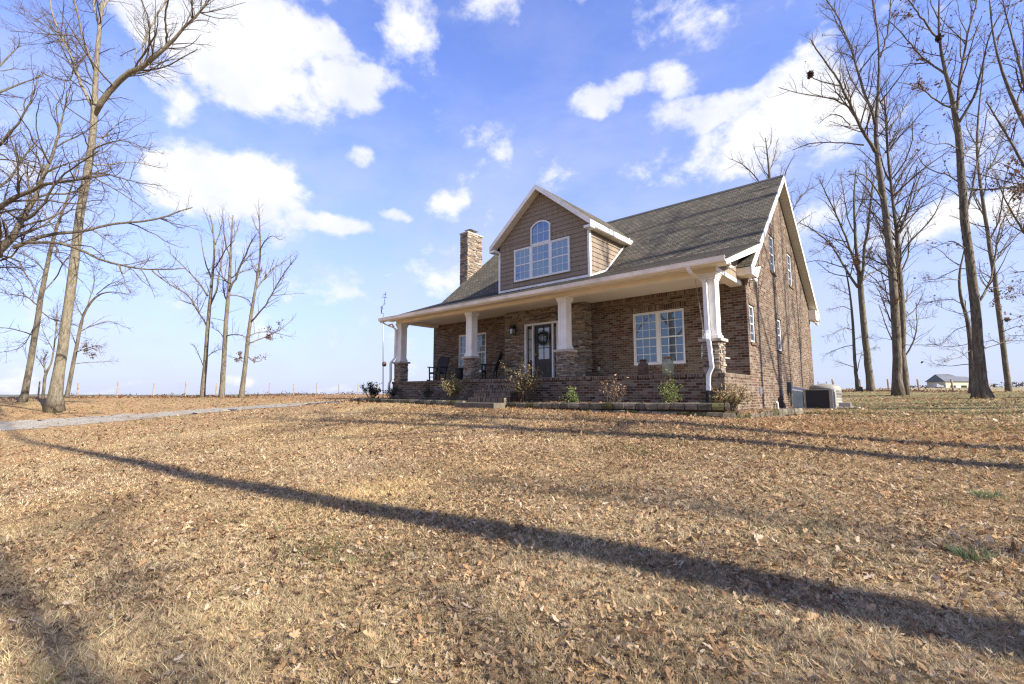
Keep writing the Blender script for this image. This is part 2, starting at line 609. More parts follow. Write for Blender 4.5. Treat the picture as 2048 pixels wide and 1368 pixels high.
aew.inputs[1].default_value = (0.22, 0.16, 0.0)
wt.l(ae.outputs[0], aew.inputs[2])
acc = None
for cx, cy, rx, ry, st in BLOBS:
    a0, e0 = azel(cx, cy)
    a1, _ = azel(cx + rx, cy)
    a2, _ = azel(cx - rx, cy)
    _, e1 = azel(cx, cy - ry)
    _, e2 = azel(cx, cy + ry)
    sx_b, sy_b = 2 / abs(a1 - a2), 2 / abs(e1 - e2)
    q = wt.n('ShaderNodeVectorMath', operation='MULTIPLY_ADD')
    wt.l(aew.outputs[0], q.inputs[0])
    q.inputs[1].default_value = (sx_b, sy_b, 0)
    q.inputs[2].default_value = (-a0 * sx_b, -e0 * sy_b, 0)
    ln = wt.n('ShaderNodeVectorMath', operation='DOT_PRODUCT')
    wt.l(q.outputs[0], ln.inputs[0])
    wt.l(q.outputs[0], ln.inputs[1])
    f = wt.math('MULTIPLY_ADD', ln.outputs['Value'], -0.62 * st, st)
    acc = wt.math('MAXIMUM', acc if acc is not None else 0.0, f)
mp = wt.n('ShaderNodeMapping')
mp.inputs['Scale'].default_value = (1, 1, 1.35)
wt.l(tc.outputs['Generated'], mp.inputs[0])
cn = wt.noise(mp.outputs[0], 8.0, 9, 0.62, 0.1)
cn2 = wt.noise(mp.outputs[0], 2.2, 5, 0.5)
# elsewhere on the sphere (behind the viewer) an unseen field of clouds, cover raised to whiten the fill
back = wt.math('SUBTRACT', 1.0, wt.math('ABSOLUTE', wt.math('DIVIDE', wt.math('ADD', az, YAW), 0.95)))
backm = wt.math('MULTIPLY', wt.math('LESS_THAN', back, 0.0), wt.math('MULTIPLY', wt.math('SUBTRACT', cn2, 0.42, clamp=True), 2.2))
cov = wt.math('ADD', wt.math('MAXIMUM', acc, backm), wt.math('MULTIPLY', wt.math('SUBTRACT', cn, 0.5), 2.9))
mr = wt.n('ShaderNodeMapRange', interpolation_type='SMOOTHSTEP')
wt.l(cov, mr.inputs[0])
mr.inputs[1].default_value = 0.22
mr.inputs[2].default_value = 0.84
# thin high veil, more of it low down
wv = wt.n('ShaderNodeMapping')
wv.inputs['Scale'].default_value = (1.0, 1.6, 2.6)
wv.inputs['Rotation'].default_value = (0.25, 0.1, 0.4)
wt.l(tc.outputs['Generated'], wv.inputs[0])
veil = wt.noise(wv.outputs[0], 3.0, 7, 0.62, 0.15)
low = wt.math('POWER', wt.math('SUBTRACT', 1.0, wt.math('MULTIPLY', el, 1.15), clamp=True), 1.7)
vm = wt.math('MULTIPLY', wt.math('SUBTRACT', veil, 0.40, clamp=True), wt.math('MULTIPLY_ADD', low, 2.2, 0.5), clamp=True)
lowhaze = wt.math('MULTIPLY', wt.math('POWER', low, 1.0), 0.92)
tint = wt.mix(1.0, sky.outputs[0], (0.86, 0.925, 1.46), 'MULTIPLY')
c1 = wt.mix(lowhaze, tint, (2.5, 2.78, 3.7))
c2 = wt.mix(vm, c1, (3.0, 3.2, 3.9))
shade = wt.noise(mp.outputs[0], 5.0, 4, 0.55)
ccol = wt.ramp(shade, [(0.3, (0.76, 0.80, 0.92)), (0.58, (1, 1, 1))])
cc = wt.mix(1.0, ccol, (4.45, 4.45, 4.6), 'MULTIPLY')
c3 = wt.mix(wt.math('MULTIPLY', mr.outputs[0], 0.97), c2, cc)
wt.l(c3, bg.inputs['Color'])
bg.inputs['Strength'].default_value = 0.112

# ------------------------------------------------------------------ ground
CTRL = [(3.9, -12.8, -1.95), (4.2, -9.3, -1.8), (9, -9, -1.72), (4.9, -3.8, -1.5), (10, -4, -1.35), (-5, -9.7, -2.03), (-3.6, -4.25, -1.37),
        (-13.7, -10.45, -2.2), (-26, -11.3, -2.42), (-13.7, -4.9, -1.48), (-10.4, -4.6, -1.40), (0.5, -1.5, -1.14), (-4, -1.5, -1.05), (-8, -1.6, -1.02), (-12, -1.5, -0.97), (-16, -1.2, -0.92),
        (-16, 4, -0.95), (-7, 6, -1.25), (-7, 13, -1.2), (-14, 12, -1.1), (0.9, 2, -1.22), (1.3, 4.5, -1.10), (2.0, 7, -1.05), (2, 10, -1.0),
        (5.5, 7, -0.95), (9, 3, -0.95), (14, 2, -0.9), (12, 9, -0.85), (3.2, 13, -0.85), (1, 28, -0.42), (12, 26, -0.36), (20, 12, -0.5),
        (4, -20, -2.35), (-14, -20, -2.7), (20, -12, -1.7), (20, -24, -2.3), (-30, -22, -3.0), (0, -40, -3.2), (40, -25, -2.3), (-30, -45, -3.2)]
TREE_BASES = {}


def base(name, px, py, d):
    p = survey(px, py, d)
    TREE_BASES[name] = p
    CTRL.append((p[0], p[1], p[2]))
    return p


base('T1', 107, 823, 26)
base('T2', 46, 803, 27)
base('T3', 85, 803, 33)
base('T4', 132, 799, 33)
base('T6', 404, 797, 37)
base('T7', 444, 795, 35.5)
base('T8', 482, 796, 36)
base('T9', 1716, 785, 34.5)
base('T10', 1743, 784, 34)
base('T11', 1802, 791, 28)
base('T12', 1962, 797, 22)
base('T13', 1944, 787, 25)
base('T14', 2018, 790, 30)
LPOST = []
for px in (-10, 76, 154, 234, 306, 370, 432, 487, 538, 587, 633, 677, 716, 755):
    dd = 1 / (0.02703 - (px - 234) / 482 * 0.00742)
    py = 797.0 - (px - 76) / 640 * 8.0
    LPOST.append(base('lp%d' % px, px, py, dd))
RPOST = []
for px, py, dd in ((1668, 783, 47), (1722, 783, 46.5), (1778, 783, 46), (1839, 784.5, 44.5), (1908, 785, 42.5), (1981, 787, 40), (2060, 790, 37)):
    RPOST.append(base('rp%d' % px, px, py, dd))
for px, py, d in ((-200, 812, 60), (100, 806, 60), (350, 803, 65), (600, 800, 75), (800, 798, 80)):
    p = survey(px, py, d)
    CTRL.append((p[0], p[1], p[2] - 0.7))
for px, d, z in ((-300, 110, -5), (150, 110, -5), (500, 115, -5), (800, 120, -5), (0, 260, -10), (500, 260, -10), (900, 260, -9), (1200, 110, -3), (1200, 260, -6)):
    p = survey(px, 787, d)
    CTRL.append((p[0], p[1], z))
for px, py, d in ((1700, 783, 80), (1850, 783, 80), (2040, 785, 75), (1650, 779, 190), (1900, 777.0, 200), (2050, 775, 170), (2300, 772, 170), (1650, 780, 320), (1900, 778.5, 330), (2100, 777, 330), (2500, 775, 320)):
    p = survey(px, py, d)
    CTRL.append((p[0], p[1], p[2]))
for x, y, z in ((200, -150, -4), (0, -250, -6), (-250, -150, -8), (350, 50, -2)):
    CTRL.append((x, y, z))

CT = np.array(CTRL)
CS = 40.0


def _tk(r2):
    return 0.5 * r2 * np.log(r2 + 1e-9)


_n = len(CT)
_A = np.zeros((_n + 3, _n + 3))
_xy = CT[:, :2] / CS
_d2 = ((_xy[:, None] - _xy[None]) ** 2).sum(-1)
_A[:_n, :_n] = _tk(_d2) + np.eye(_n) * 1e-4
_A[:_n, _n] = 1
_A[:_n, _n + 1:] = _xy
_A[_n, :_n] = 1
_A[_n + 1:, :_n] = _xy.T
_w = np.linalg.solve(_A, np.concatenate([CT[:, 2], [0, 0, 0]]))


def ground_z(x, y):
    x = np.atleast_1d(np.asarray(x, float))
    y = np.atleast_1d(np.asarray(y, float))
    out = np.empty(len(x))
    for i in range(0, len(x), 20000):
        q = np.stack([x[i:i + 20000], y[i:i + 20000]], 1) / CS
        d2 = ((q[:, None] - _xy[None]) ** 2).sum(-1)
        out[i:i + 20000] = _tk(d2) @ _w[:_n] + _w[_n] + q @ _w[_n + 1:]
    return out


def gz(x, y):
    return float(ground_z([x], [y])[0])


def on_ground(px, py):
    """where the sight line of a photo measurement meets the lawn"""
    r = FW * FPX + RT * (px - 1024) - UP * (py - 684)
    r = r / np.linalg.norm(r)
    ts = np.concatenate([np.arange(1, 40, 0.05), np.arange(40, 120, 0.5)])
    P = CAM + r * ts[:, None]
    below = P[:, 2] < ground_z(P[:, 0], P[:, 1])
    i = int(np.argmax(below)) if below.any() else len(ts) - 1
    return P[i]
# ------------------------------------------------------------------ house
XL, XR = -14.75, 0.0          # end walls
YF, YB = 2.45, 13.15          # front and rear walls
RY, RZ = 7.52, 8.0            # ridge
MS = 0.863                    # main slope
JY, JZ = 3.1, 4.186           # where the porch roof leaves the main roof
PS = (JZ - 2.9) / 3.6
EY = 1.96
RX0, RX1 = -15.02, 0.30
BACKY, BACKZ = 13.85, 3.15
house = thing('brick_house', 'brown brick house with a full-width porch, shake-sided dormer and grey shingle roof', 'house', (-7.4, 5.0, -1.0))


def rect(x0, x1, z0, z1, y):
    return [(x0, y, z0), (x1, y, z0), (x1, y, z1), (x0, y, z1)]


def rect_x(y0, y1, z0, z1, x):
    return [(x, y0, z0), (x, y1, z0), (x, y1, z1), (x, y0, z1)]


WIN_R = (-3.74, -1.92, 0.43, 2.27)
WIN_L = (-12.84, -11.02, 0.43, 2.25)
GW = [(2.70, 3.28, 1.03, 2.20), (6.38, 6.96, 1.01, 2.19), (5.82, 6.60, 3.89, 5.27), (8.88, 9.66, 3.90, 5.27)]
# walls
mb = MB()
mb.prism(rect(XL, XR, -1.5, 3.35, YF), (0, 0.22, 0), [rect(*WIN_R, YF), rect(*WIN_L, YF)])
mb.build('brick_wall', M['brick'], house)
for X, d, hol in ((XR, (-0.22, 0, 0), GW), (XL, (0.22, 0, 0), [])):
    mb = MB()
    yf = YF + 0.225
    poly = [(X, yf - 0.225 if X == XR else yf, -1.5), (X, YB, -1.5), (X, YB, 3.35), (X, RY, RZ - 0.22), (X, yf - 0.225 if X == XR else yf, 3.35)]
    if X == XR:
        poly = [(X, YF - 0.004, -1.5), (X, YB, -1.5), (X, YB, 3.3), (X, RY, RZ - 0.22), (X, YF - 0.004, 3.4)]
        poly = [(X + 0.004, b, c) for a, b, c in poly]
        hol = [rect_x(*g, X + 0.004) for g in hol]
    else:
        poly = poly[::-1]
    mb.prism(poly, d, hol)
    mb.build('brick_wall', M['brick'], house)
mb = MB()
mb.box(XL + 0.23, XR - 0.23, YB - 0.22, YB - 0.005, -1.5, 3.2)
mb.build('brick_wall', M['brick'], house)
# soldier courses over the openings, rowlock sills below
def one_box(name, mat, *d, parent=None, bevel=0.0):
    mb = MB()
    mb.box(*d)
    return mb.build(name, mat, parent or house, bevel=bevel)


for x0, x1, z0, z1 in (WIN_R, WIN_L):
    one_box('soldier_course', M['soldier'], x0 - 0.08, x1 + 0.08, YF - 0.012, YF + 0.05, z1 + 0.005, z1 + 0.21)
    one_box('brick_sill', M['soldier'], x0 - 0.04, x1 + 0.04, YF - 0.04, YF + 0.05, z0 - 0.11, z0 - 0.004)
one_box('soldier_course', M['soldier'], XL + 0.02, -9.47, YF - 0.010, YF + 0.05, 2.70, 2.875)
one_box('soldier_course', M['soldier'], -5.40, XR - 0.02, YF - 0.010, YF + 0.05, 2.70, 2.875)
for y0, y1, z0, z1 in GW:
    one_box('soldier_course', M['soldier'], -0.05, 0.016, y0 - 0.08, y1 + 0.08, z1 + 0.005, z1 + 0.2)
    one_box('brick_sill', M['soldier'], -0.05, 0.045, y0 - 0.05, y1 + 0.05, z0 - 0.09, z0 - 0.004)


STONE_COLS = [(0.27, 0.21, 0.15), (0.33, 0.26, 0.185), (0.20, 0.165, 0.13), (0.38, 0.31, 0.235), (0.28, 0.245, 0.20), (0.16, 0.13, 0.10), (0.34, 0.24, 0.145), (0.30, 0.275, 0.24)]


def ledge(mb, o, U, N, w, h, rng, dmin=0.02, dmax=0.075, holes=(), lmin=0.10, lmax=0.42, hmin=0.035, hmax=0.085):
    """dry-stacked ledge stone over a face: every stone its own block"""
    z = 0.0
    while z < h - 0.01:
        hh = min(rng.uniform(hmin, hmax), h - z)
        if h - z - hh < 0.03:
            hh = h - z
        u = -rng.uniform(0, 0.02)
        while u < w:
            l = rng.uniform(lmin, lmax)
            e = min(u + l, w)
            if w - e < 0.08:
                e = w
            parts = [(max(u, 0), e)]
            for (hu0, hu1, hz0, hz1) in holes:
                if z + hh > hz0 and z < hz1:
                    nw = []
                    for a, b in parts:
                        if b <= hu0 or a >= hu1:
                            nw.append((a, b))
                        else:
                            if a < hu0:
                                nw.append((a, hu0))
                            if b > hu1:
                                nw.append((hu1, b))
                    parts = nw
            for a, b in parts:
                if b - a < 0.02:
                    continue
                d = rng.uniform(dmin, dmax)
                c = np.array(rng.choice(STONE_COLS)) * rng.uniform(0.75, 1.2)
                g = 0.004
                p0 = np.array(o, float)
                q = []
                for (uu, zz, nn) in ((a + g, z + g, -0.05), (b - g, z + g, -0.05), (b - g, z + hh - g, -0.05), (a + g, z + hh - g, -0.05),
                                     (a + g, z + g, d), (b - g, z + g, d), (b - g, z + hh - g, d), (a + g, z + hh - g, d)):
                    if nn > 0:
                        uu += rng.uniform(-.006, .006)
                        zz += rng.uniform(-.008, .008)
                        nn += rng.uniform(-.012, .012)
                    q.append(p0 + np.array(U, float) * uu + np.array([0, 0, zz]) + np.array(N, float) * nn)
                fs = [(4, 5, 6, 7), (0, 1, 5, 4), (1, 2, 6, 5), (2, 3, 7, 6), (3, 0, 4, 7)]
                if np.dot(np.cross(U, (0, 0, 1)), N) < 0:
                    fs = [f[::-1] for f in fs]
                mb.add(q, fs, tuple(c))
            u = e
        z += hh


rng = random.Random(3)
SY = 2.0
DX0, DX1, DZ1 = -8.34, -6.63, 2.28
mb = MB()
mb.box(-9.40, DX0 - 0.01, SY + 0.0, YF - 0.02, -0.02, 2.89, (0.05, 0.04, 0.035))
mb.box(DX1 + 0.01, -5.48, SY + 0.0, YF - 0.02, -0.02, 2.89, (0.05, 0.04, 0.035))
mb.box(DX0 - 0.01, DX1 + 0.01, SY + 0.0, YF - 0.02, DZ1 + 0.01, 2.89, (0.05, 0.04, 0.035))
ledge(mb, (-9.42, SY, 0), (1, 0, 0), (0, -1, 0), 3.96, 2.88, rng, holes=[(DX0 + 9.42, DX1 + 9.42, -1, DZ1)])
ledge(mb, (-5.48, SY - 0.02, 0), (0, 1, 0), (1, 0, 0), 0.46, 2.88, rng)
ledge(mb, (-9.40, SY - 0.02, 0), (0, 1, 0), (-1, 0, 0), 0.46, 2.88, rng)
mb.build('stone_facing', M['stone'], house)

# porch base, floor, edging, steps
mb = MB()
mb.box(XL + 0.05, XR - 0.005, 0.03, 0.25, -1.5, -0.105)
mb.box(XR - 0.225, XR, 0.25, YF - 0.006, -1.5, -0.105)
mb.box(XL + 0.05, XL + 0.27, 0.25, YF - 0.006, -1.5, -0.105)
mb.build('porch_base', M['brick'], house)
mb = MB()
mb.box(XL + 0.03, XR + 0.012, 0.0, 0.215, -0.103, 0.0)
mb.build('brick_edging', M['soldier'], house)
for xa, xb in ((XR - 0.2, XR + 0.014), (XL + 0.03, XL + 0.25)):
  mb = MB()
  mb.box(xa, xb, 0.217, YF - 0.008, -0.103, -0.002)
  mb.build('brick_edging', M['soldier'], house, uvfun=lambda p: np.stack([p[:, 1], p[:, 2]], 1))
mb = MB()
mb.box(XL + 0.25, XR - 0.2, 0.216, YF - 0.006, -0.2, -0.006)
mb.build('porch_floor', M['concrete'], house)
st = MB()
for i, (z, y) in enumerate(((-0.17, -0.30), (-0.34, -0.60), (-0.51, -0.90), (-0.68, -1.20))):
    st.box(-8.35, -6.62, y, 0.028, z - 0.17 if i < 3 else -1.4, z - 0.002 * i)
steps = st.build('porch_steps', M['soldier'], house, bevel=0.008)
mb = MB()
mb.box(-8.40, -6.53, -1.78, -1.203, -1.3, -0.85)
mb.build('step_slab', M['slabstone'], steps, bevel=0.01)

# porch ceiling, beam, soffit, siding of the porch ends
mb = MB()
mb.box(-14.6, -0.15, 0.12, YF - 0.012, 2.88, 2.93)
mb.build('porch_ceiling', M['ceiling'], house)
mb = MB()
mb.box(-14.66, -0.13, 0.10, 0.42, 2.72, 2.872)
mb.box(-0.43, -0.131, 0.423, YF - 0.014, 2.74, 2.874)
mb.box(-14.655, -14.36, 0.423, YF - 0.014, 2.74, 2.874)
mb.build('porch_beam', M['cream'], house, bevel=0.006)
mb = MB()
mb.box(-0.129, -0.105, 0.105, YF - 0.016, 2.745, 2.868)
mb.build('trim_board', M['white'], house)
mb = MB()
mb.box(-14.95, 0.28, -0.49, 0.098, 2.838, 2.868)
mb.build('porch_soffit', M['soffit'], house)
for X0, X1 in ((-0.16, -0.12), (-14.66, -14.62)):
    mb = MB()
    pz = lambda y: 2.9 + PS * (y + 0.5) - 0.16
    prev = 2.876
    x = X1 if X1 > -5 else X0
    k = 0
    while prev < pz(YF) - 0.01:
        z1 = min(prev + 0.19, pz(YF))
        ya = max(0.12, (prev + 0.16 - 2.9) / PS - 0.5)
        yb = max(0.12, (z1 + 0.16 - 2.9) / PS - 0.5)
        if X1 > -5:
            a, b = x + 0.02, x + 0.002
            mb.add([(a, ya, prev), (a, YF - 0.02, prev), (b, YF - 0.02, z1), (b, yb, z1), (b - 0.03, ya, prev), (b - 0.03, YF - 0.02, prev)], [(0, 1, 2, 3), (1, 0, 4, 5)])
        else:
            a, b = x - 0.02, x - 0.002
            mb.add([(a, ya, prev), (a, YF - 0.02, prev), (b, YF - 0.02, z1), (b, yb, z1)], [(3, 2, 1, 0)])
        prev = z1
    mb.build('shake_siding', M['shake'], house)
for X, Y in ((-2.2, 1.25), (-7.4, 1.2), (-12.4, 1.25)):
    mb = MB()
    mb.lathe((X, Y, 2.852), [(0.085, 0.012), (0.10, 0.012), (0.11, 0.026)], 20)
    mb.build('recessed_light', M['cream'], house, smooth=True)

# columns on stone piers
for cx in (-14.43, -9.73, -5.18, -0.33):
    cy = 0.29
    mb = MB()
    mb.box(cx - 0.155, cx + 0.155, cy - 0.155, cy + 0.155, 0.93, 2.719)
    for a, z0, z1 in ((0.205, 0.933, 1.02), (0.18, 1.021, 1.09), (0.185, 2.545, 2.60), (0.205, 2.601, 2.66), (0.225, 2.661, 2.717)):
        mb.box(cx - a, cx + a, cy - a, cy + a, z0, z1)
    for sx_ in (-1, 1):                          # corner boards and recessed panel
        for sy_ in (-1, 1):
            mb.box(cx + sx_ * 0.115 - 0.05, cx + sx_ * 0.115 + 0.05, cy + sy_ * 0.115 - 0.05, cy + sy_ * 0.115 + 0.05, 1.092, 2.543)
    colm = mb.build('porch_column', M['column'], house, bevel=0.004)
    mb = MB()
    mb.box(cx - 0.30, cx + 0.30, cy - 0.30, cy + 0.30, 0.842, 0.928)
    mb.build('pier_cap', M['cast'], colm, bevel=0.012)
    mb = MB()
    h = 0.195
    mb.box(cx - h, cx + h, cy - h, cy + h, 0.001, 0.838, (0.05, 0.04, 0.035))
    for o, U, N in (((cx - h - .02, cy - h, 0.002), (1, 0, 0), (0, -1, 0)), ((cx + h, cy - h - .02, 0.002), (0, 1, 0), (1, 0, 0)),
                    ((cx - h, cy - h - .02, 0.002), (0, 1, 0), (-1, 0, 0)), ((cx - h - .02, cy + h, 0.002), (1, 0, 0), (0, 1, 0))):
        ledge(mb, o, U, N, 2 * h + 0.04, 0.836, rng, 0.02, 0.06, lmax=0.26, lmin=0.08, hmin=0.03, hmax=0.07)
    mb.build('stone_pier', M['stone'], colm)


# ---- roofs
def slope_uv(yref, s):
    k = math.sqrt(1 + s * s)
    return lambda p: np.stack([p[:, 0], (p[:, 1] - yref) * k], 1)


def roof_quad(mb, a, b, c, d, th):
    """a-b along the eave, c-d along the ridge; th = thickness straight down"""
    mb.prism([a, b, c, d], (0, 0, -th))


mz = lambda y: RZ - MS * (RY - y)
BS = (RZ - BACKZ) / (BACKY - RY)
mb = MB()
roof_quad(mb, (RX0, EY, mz(EY)), (RX1, EY, mz(EY)), (RX1, RY, RZ), (RX0, RY, RZ), 0.05)
mr_ = mb.build('main_roof', M['shingle'], house, uvfun=slope_uv(EY, MS))
mb = MB()
roof_quad(mb, (RX1, BACKY, BACKZ), (RX0, BACKY, BACKZ), (RX0, RY + 0.001, RZ), (RX1, RY + 0.001, RZ), 0.05)
mb.build('main_roof', M['shingle'], house, uvfun=slope_uv(RY, BS))
mb = MB()
mb.add([(RX0 - .01, RY - 0.13, RZ - 0.095), (RX1 + .01, RY - 0.13, RZ - 0.095), (RX1 + .01, RY, RZ + 0.03), (RX0 - .01, RY, RZ + 0.03), (RX1 + .01, RY + 0.13, RZ - 0.085), (RX0 - .01, RY + 0.13, RZ - 0.085)],
       [(0, 1, 2, 3), (3, 2, 4, 5), (1, 4, 2), (0, 3, 5)])
mb.build('ridge_cap', simple('ridge_shingle', (0.055, 0.055, 0.058), 0.9, 0.3, 12), mr_)
# raking soffit under both slopes at the right and left ends, white rake boards
for X0, X1, XB in ((0.006, RX1 - 0.004, RX1), (RX0 + 0.004, XL - 0.004, RX0 - 0.025)):
    mb = MB()
    mb.prism([(X0, EY + 0.02, mz(EY + 0.02) - 0.20), (X1, EY + 0.02, mz(EY + 0.02) - 0.20), (X1, RY, RZ - 0.20), (X0, RY, RZ - 0.20)], (0, 0, -0.02))
    mb.prism([(X1, BACKY - 0.02, BACKZ - 0.185), (X0, BACKY - 0.02, BACKZ - 0.185), (X0, RY + .002, RZ - 0.20), (X1, RY + .002, RZ - 0.20)], (0, 0, -0.02))
    mb.build('rake_soffit', M['rake_soffit'], house)
    mb = MB()
    zz = mz(EY - 0.02)
    mb.prism([(XB + 0.026, EY - 0.02, zz - 0.26), (XB + 0.026, RY, RZ - 0.255), (XB + 0.026, RY, RZ - 0.006), (XB + 0.026, EY - 0.02, zz - 0.006)], (-0.024, 0, 0))
    mb.prism([(XB + 0.026, RY + .001, RZ - 0.255), (XB + 0.026, BACKY, BACKZ - 0.25), (XB + 0.026, BACKY, BACKZ - 0.006), (XB + 0.026, RY + .001, RZ - 0.006)], (-0.024, 0, 0))
    mb.build('rake_board', M['white'], house)
# boxed eave returns
mb = MB()
mb.box(-0.30, RX1 - 0.003, EY - 0.018, YF - 0.016, 2.955, 3.17)
mb.build('eave_return', M['cream'], house, bevel=0.005)
mb = MB()
mb.prism([(RX1 + 0.020, EY - 0.022, 2.95), (RX1 + 0.020, YF + 0.15, 2.95), (RX1 + 0.020, YF + 0.60, 3.40), (RX1 + 0.020, EY - 0.022, 3.12)], (-0.02, 0, 0))
mb.build('trim_board', M['white'], house)
mb = MB()
mb.box(0.008, RX1 - 0.003, YB - 0.25, BACKY, 2.90, 3.35)
mb.build('eave_return', M['cream'], house, bevel=0.005)
mb = MB()
mb.box(RX0, RX1, BACKY + 0.005, BACKY + 0.11, BACKZ - 0.19, BACKZ - 0.03)
mb.build('gutter', M['gutter'], house)

pz0 = lambda y: 2.9 + PS * (y + 0.5)
mb = MB()
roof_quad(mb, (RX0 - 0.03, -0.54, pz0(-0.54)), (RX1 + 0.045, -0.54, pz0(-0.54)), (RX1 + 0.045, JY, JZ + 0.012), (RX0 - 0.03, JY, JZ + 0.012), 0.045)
pr_ = mb.build('porch_roof', M['dark_shingle'], house, uvfun=slope_uv(-0.54, PS))
for xx, sg in ((RX1 + 0.043, 1), (RX0 - 0.031, -1)):
    mb = MB()
    mb.prism([(xx, -0.50, 2.72), (xx, JY - 0.05, JZ - 0.26), (xx, JY - 0.05, JZ - 0.012), (xx, -0.50, 2.888)], (-0.022, 0, 0))
    mb.build('rake_board', M['white'], house)
for xa, xb in ((0.10, RX1 + 0.015), (RX0 - 0.028, -14.68)):
    mb = MB()
    mb.prism([(xa if xa > -5 else xa, -0.48, pz0(-0.48) - 0.06), (xb, -0.48, pz0(-0.48) - 0.06), (xb, JY - 0.2, pz0(JY - 0.2) - 0.06), (xa, JY - 0.2, pz0(JY - 0.2) - 0.06)], (0, 0, -0.015))
    mb.build('porch_soffit', M['soffit'], house)
# leaf litter caught at the foot of the roof
rl = random.Random(5)
mb = MB()
for i in range(900):
    x = rl.uniform(-14.8, 0.2)
    y = -0.5 + abs(rl.gauss(0, 0.22)) if rl.random() < 0.8 else rl.uniform(-0.4, 3.0)
    s_ = rl.uniform(0.02, 0.05)
    a = rl.uniform(0, 6.28)
    z = pz0(y) + 0.012
    dx, dy = math.cos(a) * s_, math.sin(a) * s_
    mb.add([(x - dx, y - dy, z), (x + dy * .6, y - dx * .6, z + 0.015), (x + dx, y + dy, z + 0.01), (x - dy * .6, y + dx * .6, z + 0.02)], [(0, 1, 2, 3)],
           tuple(np.array((0.20, 0.12, 0.06)) * rl.uniform(0.4, 1.5)))
lf = mb.build('roof_leaves', M['leafbits'])
tag(lf, 'dry brown leaves and grit caught along the foot of the porch roof', 'leaf litter', kind='stuff')
# gutter with its profile
mb = MB()
prof = [(-0.50, 2.80), (-0.58, 2.80), (-0.60, 2.84), (-0.605, 2.90), (-0.62, 2.925), (-0.62, 2.935), (-0.60, 2.935), (-0.59, 2.86), (-0.51, 2.83), (-0.50, 2.93)]
mb.prism([(RX1 + 0.03, y, z) for y, z in prof[::-1]], (RX0 - RX1 - 0.09, 0, 0))
gut = mb.build('gutter', M['gutter'], house)
mb = MB()
mb.box(RX0 - 0.02, RX1 + 0.015, -0.497, -0.475, 2.70 + 0.07, 2.925)
mb.build('fascia_board', M['cream'], house)


def downspout(pts, w, d, name='downspout'):
    mb = MB()
    pts = np.array(pts, float)
    vs = []
    for p in pts:
        for a, b in ((-1, -1), (1, -1), (1, 1), (-1, 1)):
            vs.append((p[0] + a * w / 2, p[1] + b * d / 2, p[2]))
    fs = []
    for i in range(len(pts) - 1):
        for j in range(4):
            j2 = (j + 1) % 4
            fs.append((i * 4 + j, i * 4 + j2, (i + 1) * 4 + j2, (i + 1) * 4 + j)[::-1])
    mb.add(vs, fs)
    return mb.build(name, M['white'], house, bevel=0.006)


ds = downspout([(-0.62, -0.53, 2.83), (-0.62, -0.50, 2.74), (-0.60, -0.42, 2.66), (-0.44, 0.0, 2.52), (-0.41, 0.06, 2.44), (-0.39, 0.07, 1.16), (-0.37, 0.03, 1.06), (-0.34, -0.07, 0.90),
                (-0.32, -0.075, 0.80), (-0.28, -0.07, 0.18), (-0.285, -0.06, 0.13), (-0.37, -0.05, -0.03), (-0.385, -0.045, -0.08), (-0.40, -0.045, -0.50)], 0.105, 0.08)
mb = MB()
for z0, z1, r in ((-1.1, -0.78, 0.065), (-0.78, -0.70, 0.075), (-0.70, -0.62, 0.065), (-0.62, -0.55, 0.075), (-0.55, -0.46, 0.07)):
    mb.lathe((-0.40, -0.045, 0), [(r, z0), (r, z1)], 16)
mb.build('drain_pipe', M['pipe'], ds, smooth=False)
downspout([(-14.86, -0.53, 2.83), (-14.86, -0.50, 2.74), (-14.80, -0.40, 2.66), (-14.62, 0.0, 2.50), (-14.60, 0.06, 2.42), (-14.62, 0.07, 1.14), (-14.66, 0.03, 1.05), (-14.74, -0.07, 0.90),
           (-14.75, -0.075, 0.80), (-14.74, -0.06, 0.13), (-14.76, -0.05, 0.06), (-14.86, -0.045, -0.05), (-14.87, -0.045, -0.12), (-14.87, -0.045, -0.55)], 0.10, 0.08)

# ---- dormer
dx0, dx1, dy = -9.77, -5.20, 2.0
dc = (dx0 + dx1) / 2
dcz, daz = 5.872, 7.752       # corner and apex heights of the wall
dsl = 0.822
dor_e = (-10.06, -4.91)
dtop = 5.835 + dsl * (dor_e[1] - dor_e[0]) / 2


def dormer_courses(mb):
    z = pz0(dy) - 0.05
    ax = lambda zz: (dx0 if zz <= dcz else dc - (daz - zz) / (daz - dcz) * (dc - dx0))
    while z < daz - 0.02:
        z1 = min(z + 0.185, daz)
        if z < dcz < z1:
            z1 = dcz
        a0, a1 = ax(z), ax(z1)
        b0, b1 = 2 * dc - a0, 2 * dc - a1
        yo, yi = dy - 0.028, dy - 0.004
        mb.add([(a0, yo, z), (b0, yo, z), (b1, yi, z1), (a1, yi, z1), (a0, dy, z), (b0, dy, z)], [(0, 1, 2, 3), (1, 0, 4, 5)])
        z = z1


